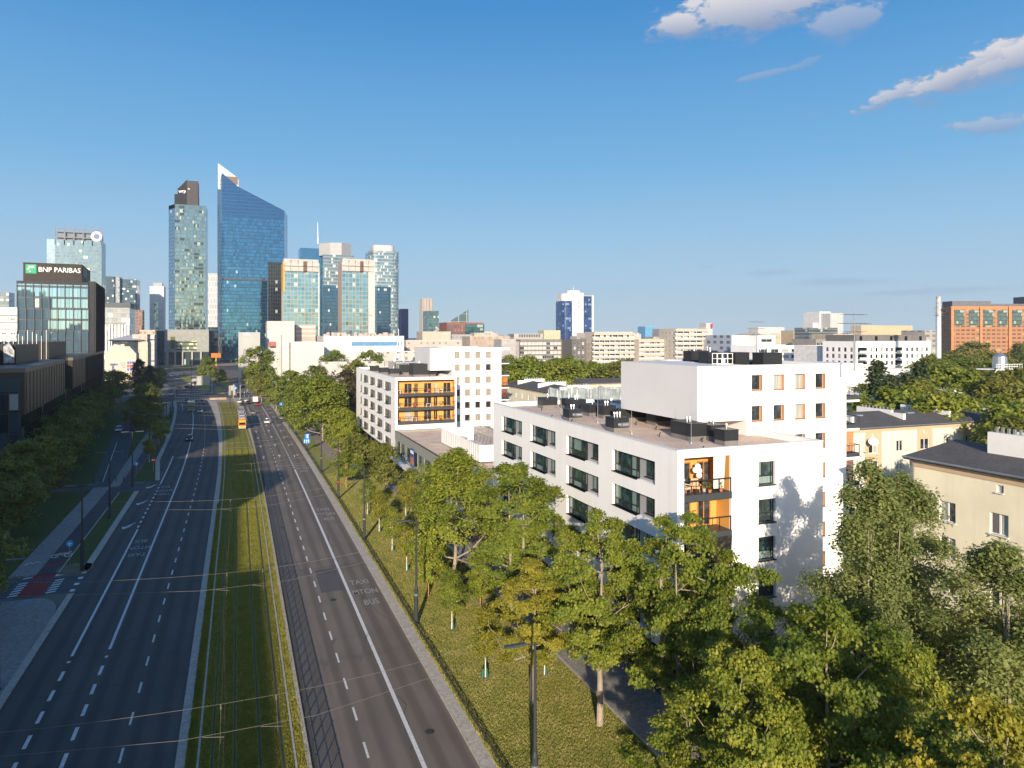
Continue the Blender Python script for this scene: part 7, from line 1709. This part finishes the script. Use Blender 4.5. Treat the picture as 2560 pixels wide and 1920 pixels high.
# pale underpass buildings at the junction
def under(label, x, y, w, d, h, rnd=0):
    t = thing('underpass_shelter', label, 'shelter', (x, y, .1)); m = MB()
    if rnd: m.tube((0, 0, 0), (0, 0, h), rnd, rnd, 20); m.box(rnd * .4, rnd + w, -d / 2, d / 2, 0, h - .05)
    else: m.box(-w / 2, w / 2, -d / 2, d / 2, 0, h)
    put('wall', m, CONC, t); put('door', MB().box(-.5, .5, -(rnd or d / 2) - .06, -(rnd or d / 2) + .02, 0, 2.2), DARKS, t)
g_ = G(488, 963); under('round pale concrete entrance tower with a grey box on the left island', g_[0], g_[1], 5.5, 5, 5.2, 2.3)
g_ = G(580, 988); under('pale concrete lift tower left of the right carriageway', g_[0], g_[1], 2.8, 2.8, 4.6)
g_ = G(648, 985); under('pale concrete lift tower on the right pavement at the crossing', g_[0], g_[1], 2.8, 2.8, 4.4)
for px, py, dx in ((545, 1000, 0), (480, 962, 0), (455, 966, 0)):
    g_ = G(px, py); single('barrier_wall', MB().box(-3.5, 3.5, 0, .3, 0, 1.0), mat('barrier_tan', (.36, .28, .22), .8), 'low tan parapet wall at the junction, ' + {545: 'beside the tram crossing', 480: 'below the round entrance', 455: 'left of the round entrance'}[px], 'wall', loc=(g_[0], g_[1], .05))
# wooden kiosk
g_ = G(845, 1128); kx, ky = 20.8, 168.5
t = thing('kiosk', 'brown wooden kiosk with open front among the lawn trees', 'kiosk', (kx + 3.2, ky - 4, .1), .2)
put('wall', MB().box(-3.0, 3.0, -1.6, 1.6, 0, 2.5), mat('weathered_wood', (.21, .13, .09), .85, var=.2, fine=3), t); put('roof', MB().box(-3.3, 3.3, -1.9, 1.9, 2.5, 2.75), mat('kiosk_roof', (.33, .24, .18), .8), t)
put('counter', MB().box(1.1, 2.9, -1.75, -1.61, 1.0, 2.2), DARKF, t)
for i, c_ in enumerate(((.5, .25, .02), (.35, .03, .05), (.05, .12, .3))): single('produce_crate', MB().box(-.3, .3, -.2, .2, 0, .5), mat('crate_%d' % i, c_, .7, var=.4, scale=5), ('orange', 'dark red', 'blue')[i] + ' crate standing before the wooden kiosk', 'crate', 'crates by the kiosk', (kx + 4.6 + i * .8, ky - 6.2 - i * .2, .1))
t = thing('picnic_bench', 'small wooden bench beside the kiosk', 'bench', (kx + 8.3, ky - 5.6, .1), .5)
put('seat', MB().box(-.9, .9, -.2, .2, .42, .48), TIMBER, t)
for a in (-.7, .7): put('leg', MB().box(a - .04, a + .04, -.18, .18, 0, .42), TIMBER, t)
# blue poster stand under the near block
t = thing('poster_stand', 'small blue poster stand on the pavement under the near white block', 'sign', (29.6, 73, .12)); put('panel', MB().box(-.5, .5, -.04, .04, .2, 1.5), mat('poster_cyan', (.03, .2, .45), .5), t); put('leg', MB().box(-.4, -.34, -.2, .2, 0, .25).box(.34, .4, -.2, .2, 0, .25), DARKF, t)

# ------------------------------------------------------------------ vehicles
def loft(secs, closed=True, mi=0, mb=None):
    m = mb or MB()
    for a, b in zip(secs, secs[1:]):
        n = len(a)
        for i in range(n - 1): m.face([a[i], a[i + 1], b[i + 1], b[i]], mi)
    return m
def wheels(t, xs, ys, r=.32, w=.22):
    for x in xs:
        for y in ys:
            k = put('wheel', MB().tube((x - w / 2, y, r), (x + w / 2, y, r), r, r, 14), RUBBER, t); put('rim', MB().tube((x - w / 2 - .01, y, r), (x + w / 2 + .01, y, r), r * .6, r * .6, 10), STEEL, k)
def car(label, x, y, paint, rot=0, wagon=False, group=None, L=4.4, Wd=1.78, taxi=False, z=.02):
    """front towards +y local"""
    t = thing('car', label, 'car', (x, y, z), rot, group); hw = Wd / 2; l = L / 2
    S = []
    prof = [(-l, .42, .80, .86), (-l + .12, .30, .95, .97), (-l * .62, .28, .98, 1.0), (-.2, .28, .93, 1.0), (l * .45, .28, .90, 1.0), (l - .35, .30, .78, .96), (l - .02, .42, .62, .80)]
    for y_, zb, zt, k in prof: S.append([(-hw * k, y_, zb), (-hw * k, y_, zt - .12), (-hw * k * .9, y_, zt), (0, y_, zt + .03), (hw * k * .9, y_, zt), (hw * k, y_, zt - .12), (hw * k, y_, zb), (-hw * k, y_, zb)])
    m = loft(S); m.face(S[0]); m.face(S[-1]); put('body', m, paint, t)
    b0 = -l + (.12 if wagon else .55); r0 = b0 + (.25 if wagon else .6); r1 = l * .12; b1 = l * .52
    G_ = []
    for y_, zt, k in ((b0, .93, .90), (r0, 1.42, .74), (-.1, 1.47, .76), (r1, 1.43, .74), (b1, .92, .88)): G_.append([(-hw * .92, y_, .90), (-hw * k, y_, zt), (hw * k, y_, zt), (hw * .92, y_, .90)])
    put('windows', loft(G_), CARGL, t)
    R0 = [[(-hw * k * .99, y_, zt + .012), (0, y_, zt + .05), (hw * k * .99, y_, zt + .012)] for y_, zt, k in ((r0 - .05, 1.40, .74), (-.1, 1.47, .76), (r1 + .05, 1.42, .74))]
    put('roof', loft(R0), paint, t)
    wheels(t, (-hw + .08, hw - .08), (-l * .62, l * .62))
    for s_ in (-1, 1):
        put('headlight', MB().box(s_ * hw * .6 - .2, s_ * hw * .6 + .2, l - .14, l - .01, .58, .72), LAMPW, t); put('tail_light', MB().box(s_ * hw * .7 - .14, s_ * hw * .7 + .14, -l - .02, -l + .08, .66, .82), LAMPR, t)
    if taxi: put('roof_sign', MB().box(-.25, .25, -.15, .05, 1.5, 1.65), LOGOW, t)
    return t
cp = {k: carpaint('paint_' + k, c, m_) for k, c, m_ in (('white', (.62, .62, .61), .0), ('dark', (.02, .022, .027), .4), ('black', (.010, .011, .012), .3), ('silver', (.38, .39, .40), .7), ('red', (.35, .02, .02), .2), ('blue', (.02, .06, .20), .4), ('grey', (.10, .11, .12), .6), ('green', (.16, .19, .10), .1))}
CG = 'cars on the street'
PI = math.pi
def gp(cx, cy): return G(380 + cx * .1808, 820 + cy * .1808)   # ground point measured on an enlarged crop
for (cx, cy, p_, lab, away, rt) in (
    (285, 672, 'white', 'white car with lit headlights at the far left bend, leftmost', 0, .5), (375, 680, 'silver', 'pale car at the far left bend, right one', 0, .5), (345, 715, 'grey', 'grey car leading at the far left bend', 0, .45),
    (245, 895, 'grey', 'grey car waiting at the left edge of the junction', 0, .3), (327, 910, 'black', 'black car coming from the junction beside the grey one', 0, .1), (405, 862, 'silver', 'silver car crossing the junction with red tail lights', 1, 1.2), (483, 838, 'dark', 'dark car turning at the top of the junction', 0, 1.0),
    (472, 1042, 'dark', 'dark car with headlights just before the green lorry', 0, .08), (685, 1042, 'dark', 'dark car in the right lane behind the green lorry', 0, .08), (660, 1172, 'grey', 'grey car beside the green lorry', 0, .06), (508, 1570, 'black', 'black taxi with roof sign alone on the left carriageway', 0, .05),
    (1250, 822, 'dark', 'dark car beyond the crossing beside the bus', 1, .1), (1190, 945, 'dark', 'dark car stopping at the right hand crossing', 1, .1), (1205, 1040, 'white', 'white car in the left queue on the right carriageway', 1, .06), (1245, 1082, 'dark', 'dark car behind the white car in the left queue', 1, .06),
    (1303, 1025, 'white', 'white car in the middle queue', 1, .06), (1330, 1055, 'black', 'black car behind the white car in the middle queue', 1, .06), (1465, 1080, 'red', 'red car behind the ambulance', 1, .05), (1395, 1198, 'silver', 'silver car driving away in the middle lane', 1, .04), (1590, 1328, 'white', 'white taxi nearest the camera on the right carriageway', 1, .02)):
    g_ = gp(cx, cy); car(lab, g_[0], g_[1] + 2.0, cp[p_], (0 if away else PI) + rt, group=CG, taxi='taxi' in lab)
g_ = G(297, 1078); car('white van parked on the service road half behind the trees', g_[0], g_[1], cp['white'], PI + .1, True, CG, 5.0, 1.9)
for i in range(9):
    g_ = G(622 + i * 9 + (i % 3), 935 + i * .7); car('parked car before the tall panes building, %s from the left' % ordn[i], g_[0], g_[1], cp[('dark', 'grey', 'white', 'black', 'silver', 'dark', 'blue', 'grey', 'dark')[i]], .9, group='cars parked by the white offices', z=.15)
def van(name, label, cat, x, y, L, Wd, hh, paint, cabc, rot, group=None, band=None):
    t = thing(name, label, cat, (x, y, .02), rot, group); hw = Wd / 2; l = L / 2
    put('box', MB().box(-hw, hw, -l, l * .45, .6, hh).box(-hw * 1.0 - .01, hw + .01, -l, l * .45, hh, hh + .05), paint, t)
    S = [[(-hw, y_, .4), (-hw, y_, zt), (hw, y_, zt), (hw, y_, .4)] for y_, zt in ((l * .46, hh * .85), (l * .75, hh * .82), (l * .9, hh * .5), (l, hh * .42))]
    m = loft(S); m.face(S[0]); m.face(S[-1]); c_ = put('cab', m, cabc, t); put('windscreen', MB().face([(-hw * .9, l * .765, hh * .80), (hw * .9, l * .765, hh * .80), (hw * .92, l * .90, hh * .52), (-hw * .92, l * .90, hh * .52)]), CARGL, c_)
    bpy.data.objects[c_.name].children[0].location = (0, .02, .02)
    put('chassis', MB().box(-hw * .8, hw * .8, -l, l * .5, .35, .6), DARKF, t); wheels(t, (-hw + .12, hw - .12), (-l * .6, l * .65), .42, .28)
    if band: put('stripe', MB().box(-hw - .02, hw + .02, -l - .02, l * .3, hh * .45, hh * .58), band, t); put('rear_door', MB().box(-hw * .8, hw * .8, -l - .03, -l - .005, .75, hh * .9), WHITEP, t)
    for s_ in (-1, 1): put('headlight', MB().box(s_ * hw * .75 - .2, s_ * hw * .75 + .2, l - .05, l + .02, .55, .75), LAMPW, t)
    return t
g_ = gp(535, 1158); van('lorry', 'green box lorry coming towards the camera on the left carriageway', 'lorry', g_[0], g_[1] + 3.5, 8.0, 2.5, 3.5, cp['green'], cp['green'], PI + .06)
g_ = gp(1425, 1040); van('ambulance', 'white and red ambulance van in the right queue', 'ambulance', g_[0], g_[1] + 3, 6.0, 2.1, 2.7, cp['white'], cp['white'], .05, band=REDP)
REDB = carpaint('bus_red', (.50, .03, .02), .0); YELB = carpaint('bus_yellow', (.62, .36, .02), .0)
g_ = gp(1390, 850); t = thing('bus', 'yellow and red city bus beyond the crossing seen from behind', 'bus', (g_[0], g_[1] + 6, .02), .12)
put('body', MB().box(-1.27, 1.27, -6, 6, .35, 1.5), YELB, t); put('roof', MB().box(-1.26, 1.26, -5.95, 5.95, 2.6, 3.0), cp['white'], t); put('windows', MB().box(-1.24, 1.24, -5.96, 5.98, 1.5, 2.6), CARGL, t); put('stripe', MB().box(-1.28, 1.28, -6.02, -5.5, .9, 1.5).box(-1.29, 1.29, -6.03, 6, .35, .6), REDB, t); wheels(t, (-1.1, 1.1), (-3.6, 3.8), .48, .3)
g_ = gp(870, 575); t = thing('lorry', 'red lorry parked near the roundabout', 'lorry', (g_[0], g_[1], .02), .6); put('box', MB().box(-1.2, 1.2, -3, 2, .6, 3.2), REDB, t); put('cab', MB().box(-1.15, 1.15, 2.1, 3.8, .5, 2.6), REDB, t); wheels(t, (-1, 1), (-2, 2.9), .45, .3)
t = thing('crane_hoarding', 'orange site crane cabin near the roundabout', 'site cabin', (*AT(540, 640)[:2], 0)); put('cabin', MB().box(-4, 4, -2, 2, 9, 13), mat('site_orange', (.55, .16, .02), .6), t); put('leg', MB().box(-.5, .5, -.5, .5, 0, 9), mat('site_yellow', (.5, .35, .03), .6), t)
# tram
g_ = G(601, 1076); tx, ty = g_[0] + .15, g_[1]
t = thing('tram', 'yellow tram with red roof edge coming along the grass track', 'tram', (tx + .4, ty + .6, .14), math.atan2(1.0, 80))
def tsec(y, zt=3.15, k=1.0, zb=.3): return [(-1.2 * k, y, zb), (-1.22 * k, y, 1.5), (-1.15 * k, y, 2.75), (-.95 * k, y, zt), (.95 * k, y, zt), (1.15 * k, y, 2.75), (1.22 * k, y, 1.5), (1.2 * k, y, zb)]
m = MB(); secs = [tsec(0.0, 2.7, .86, .45), tsec(.7, 3.05, .97, .3), tsec(1.6), tsec(30)]; m = loft(secs); m.face(secs[0]); m.face(secs[-1]); put('body', m, YELB, t)
put('windscreen', MB().face([(-.92, -.03, 1.45), (.92, -.03, 1.45), (.88, .02, 2.62), (-.88, .02, 2.62)]), CARGL, t)
put('windows', MB().box(-1.235, 1.235, 2.0, 29.5, 1.55, 2.6), CARGL, t); put('roof_edge', MB().box(-1.2, 1.2, .5, 30, 2.62, 3.05), REDB, t); put('front_mask', MB().face([(-1.0, -.012, 1.25), (1.0, -.012, 1.25), (.98, -.005, 1.5), (-.98, -.005, 1.5)]), REDB, t); put('bumper', MB().box(-1.0, 1.0, -.25, .2, .3, .75), mat('tram_grey', (.3, .3, .3), .5), t)
for i in range(5): put('roof_unit', MB().box(-.8, .8, 1.8 + i * 5.6, 5.4 + i * 5.6, 3.15, 3.5 + .12 * (i % 2)), STEEL if i % 2 else mat('tram_roof_grey', (.25, .25, .26), .6), t)
put('pantograph', MB().tube((-.6, 8, 3.6), (0, 9, 4.6), .04).tube((.6, 8, 3.6), (0, 9, 4.6), .04).tube((0, 9, 4.6), (0, 8, 5.5), .04).tube((-.9, 8, 5.5), (.9, 8, 5.5), .05), DARKF, t)
for s_ in (-1, 1): put('headlight', MB().box(s_ * .8 - .14, s_ * .8 + .14, -.05, .1, .85, 1.02), LAMPW, t)
for k in range(2): put('bellows', MB().box(-1.25, 1.25, 10 + k * 10, 10.7 + k * 10, .4, 3.2), RUBBER, t)
put('bogie', MB().box(-.9, .9, 1.5, 3.5, 0, .35).box(-.9, .9, 14, 16, 0, .35).box(-.9, .9, 26, 28, 0, .35), DARKF, t)

# ------------------------------------------------------------------ people
def person_mesh(seed, stride=.35):
    """one continuous skinned figure, walking; body with head, shirt and trousers by height"""
    me = bpy.data.meshes.new('person'); s = stride
    V = [(0, 0, .95), (0, 0, 1.15), (0, 0, 1.38), (0, 0, 1.50), (0, .01, 1.60), (0, .015, 1.72), (-.09, 0, .90), (-.1, s * .45, .50), (-.1, s * .25, .08), (-.1, s * .25 + .14, .04), (.09, 0, .90), (.1, -s * .15, .50), (.1, -s * .75, .12), (.1, -s * .75 + .12, .04),
         (-.19, 0, 1.42), (-.25, -.06, 1.14), (-.24, .06, .90), (-.24, .10, .82), (.19, 0, 1.42), (.25, .05, 1.14), (.24, .18, .93), (.24, .22, .86)]
    E = [(0, 1), (1, 2), (2, 3), (3, 4), (4, 5), (0, 6), (6, 7), (7, 8), (8, 9), (0, 10), (10, 11), (11, 12), (12, 13), (2, 14), (14, 15), (15, 16), (16, 17), (2, 18), (18, 19), (19, 20), (20, 21)]
    r = [.14, .13, .15, .06, .095, .08, .095, .065, .045, .04, .095, .065, .045, .04, .065, .045, .035, .035, .065, .045, .035, .035]
    me.from_pydata(V, E, []); o = bpy.data.objects.new('tmp', me); col.objects.link(o)
    o.modifiers.new('k', 'SKIN'); sv_ = me.skin_vertices[0].data
    for i, x in enumerate(r): sv_[i].radius = (x, x)
    sv_[0].use_root = True; ss = o.modifiers.new('s', 'SUBSURF'); ss.levels = 1; ss.render_levels = 1
    dg = bpy.context.evaluated_depsgraph_get(); dg.update(); out = bpy.data.meshes.new_from_object(o.evaluated_get(dg)); out.name = 'person'
    bpy.data.objects.remove(o); rr = random.Random(seed)
    ms = [SKIN, mat('shirt_%d' % seed, rr.choice(((.5, .5, .52), (.06, .08, .15), (.35, .08, .06), (.12, .12, .12))), .8), mat('trousers_%d' % seed, rr.choice(((.04, .05, .09), (.03, .03, .03), (.25, .22, .17))), .8), RUBBER]
    out.materials.clear()
    for m_ in ms: out.materials.append(m_)
    for p in out.polygons:
        c = p.center; z = c.z
        p.material_index = 3 if z < .10 else 2 if z < .96 and abs(c.x) < .19 else 1 if (z < 1.49 and not (abs(c.x) > .2 and z < 1.15)) else 0
    for p in out.polygons: p.use_smooth = True
    return out
pmsh = [person_mesh(i, .3 + .1 * i) for i in range(4)]
def person(i, x, y, rot, label, group=None):
    o = tag(put('person', pmsh[i % 4], None), label, 'person', group); o.location = (x, y, .13); o.rotation_euler = (0, 0, rot)
    put('hair', blob(MB(), (0, -.01, 1.715), .098, 10, .9), BARK, o); return o
person(0, 23.6, 76.2, .2, 'person in a light top walking on the footpath beside the rounded tree')
person(1, 22.0, 118, 2.9, 'person walking on the footpath near the farthest young tree')
person(2, 28.6, 150.5, 1.2, 'person standing by the wooden kiosk benches')
random.seed(31)
for i in range(46):
    px = random.uniform(395, 560); py = random.uniform(905, 918); g_ = G(px, py)
    person(i, g_[0], g_[1], random.uniform(0, 6.28), 'tiny person in the crowd by the roundabout crossing', 'people at the roundabout')
for i in range(8):
    g_ = G(random.uniform(600, 655), random.uniform(985, 1000)); person(i, g_[0], g_[1], random.uniform(0, 6.28), 'tiny person at the right hand crossing', 'people at the crossing')
# far lamp posts and masts round the junction
for i, (px, py, h_) in enumerate(((405, 1055, 11), (479, 985, 14), (526, 978, 12), (538, 958, 11), (575, 1020, 11), (614, 955, 10), (640, 950, 10), (658, 958, 10), (460, 940, 12), (430, 935, 12), (395, 945, 12), (700, 1000, 10), (500, 925, 14), (415, 922, 14), (545, 930, 14))):
    g_ = G(px, py); dup(lampL, (g_[0], g_[1], .1), random.uniform(-.4, .4), 'slim lamp mast round the junction, %s from the left' % (ordn + ['thirteenth', 'fourteenth', 'fifteenth'])[sorted([405, 479, 526, 538, 575, 614, 640, 658, 460, 430, 395, 700, 500, 415, 545]).index(px)], 'lamp masts round the junction', (1, 1, h_ / 10.4))

def blades(name, n, fx, y0, y1, m, seed, hgt=.11, label='short grass'):
    rg = np.random.RandomState(seed); Y = y0 + (y1 - y0) * rg.rand(n) ** 1.5; xa, xb, off = fx; X = xa + (xb - xa) * rg.rand(n)
    if name == 'grass' and fx[0] == -3.0:
        k = np.ones(n, bool)
        for r_ in (-1.64, -.22, 1.40, 2.86, -2.5, 3.6): k &= np.abs(X - r_) > .14
        X, Y = X[k], Y[k]; n = len(X)
    X = X + np.array([off(v) for v in Y])
    a = rg.rand(n) * 6.283; w = .035 + .03 * rg.rand(n); h = hgt * (.5 + rg.rand(n)); B = np.stack([X, Y, np.full(n, .10)], 1)
    d = np.stack([np.cos(a), np.sin(a), np.zeros(n)], 1); l = rg.normal(size=(n, 3)) * .035; l[:, 2] = 0
    V = np.stack([B - d * w[:, None], B + d * w[:, None], B + l + np.stack([np.zeros(n), np.zeros(n), h], 1)], 1)
    o = put(name, poly_mesh(name, V, 3, m), None); tag(o, kind='stuff'); return o
GB1 = leafmat('lawn_blade', (.19, .21, .045), (.27, .265, .07), (.46, .37, .15), trans=.3); GB2 = leafmat('track_blade', (.15, .17, .025), (.24, .23, .035), (.34, .28, .06), trans=.3)
blades('grass', 190000, (16.0, 26.3, cr), 34, 150, GB1, 1); blades('grass', 130000, (-3.0, 4.2, cm), 42, 190, GB2, 2)
blades('grass', 5000, (4.0, 4.4, cr), 40, 150, GB1, 4, .12); blades('grass', 14000, (-3.25, -2.9, cl_), 44, 130, GB2, 5, .2)
blades('grass', 9000, (15.9, 16.5, cr), 34, 130, GB1, 6, .22)

ONE = 'zeroth first second third fourth fifth sixth seventh eighth ninth tenth eleventh twelfth thirteenth fourteenth fifteenth sixteenth seventeenth eighteenth nineteenth'.split()
def nth(n):
    if n < 20: return ONE[n]
    t_ = ['', '', 'twent', 'thirt', 'fort', 'fift', 'sixt', 'sevent', 'eight', 'ninet'][n // 10]
    return t_ + 'ieth' if n % 10 == 0 else t_ + 'y-' + ONE[n % 10]
def order_labels(group, fmt, key=None):
    L_ = [o for o in col.objects if o.get('group') == group and o.parent is None]
    def pxo(o): x, y = o.location.x, o.location.y; return (x * CY - y * SY) / max(1, x * SY + y * CY)
    for i, o in enumerate(sorted(L_, key=key or pxo)): o['label'] = fmt % nth(i + 1)
order_labels('distant city blocks', 'distant pale block on the skyline, %s of the far city blocks counted from the left')
order_labels('trees in the wood at the right', 'leafy tree in the wood before the orange brick office, %s counted from the left')
order_labels('trees before the grey and beige blocks', 'leafy tree in the belt before the grey brick block, %s counted from the left')
order_labels('courtyard trees', 'courtyard tree between the white blocks and cream houses, %s counted from the left')
order_labels('bushes at the foot of the gable', 'dark bush at the foot of the white gable, %s counted from the left')
order_labels('people at the roundabout', 'tiny person in the crowd by the roundabout, %s counted from the left')
order_labels('people at the crossing', 'tiny person at the right hand crossing, %s counted from the left')
order_labels('green watering bags', 'green watering bag at a young white trunked tree, %s counted from the camera', key=lambda o: o.location.y)
order_labels('black pipe stubs on the near roof', 'small black pipe stub in the gravel roof, %s counted from the camera', key=lambda o: o.location.y)

# ------------------------------------------------------------------ air
hz = MB().box(-3300, 3300, -400, 3300, -1, 262)
m, nt, N, Lk, b = newmat('haze_air'); N.remove(b)
pv = N.new('ShaderNodeVolumePrincipled'); pv.inputs['Color'].default_value = (.72, .82, 1, 1); pv.inputs['Density'].default_value = .00012; pv.inputs['Anisotropy'].default_value = .2
Lk.new(pv.outputs[0], N['Material Output'].inputs['Volume'])
tag(put('haze', hz, m), kind='stuff')
sc.cycles.volume_bounces = 0
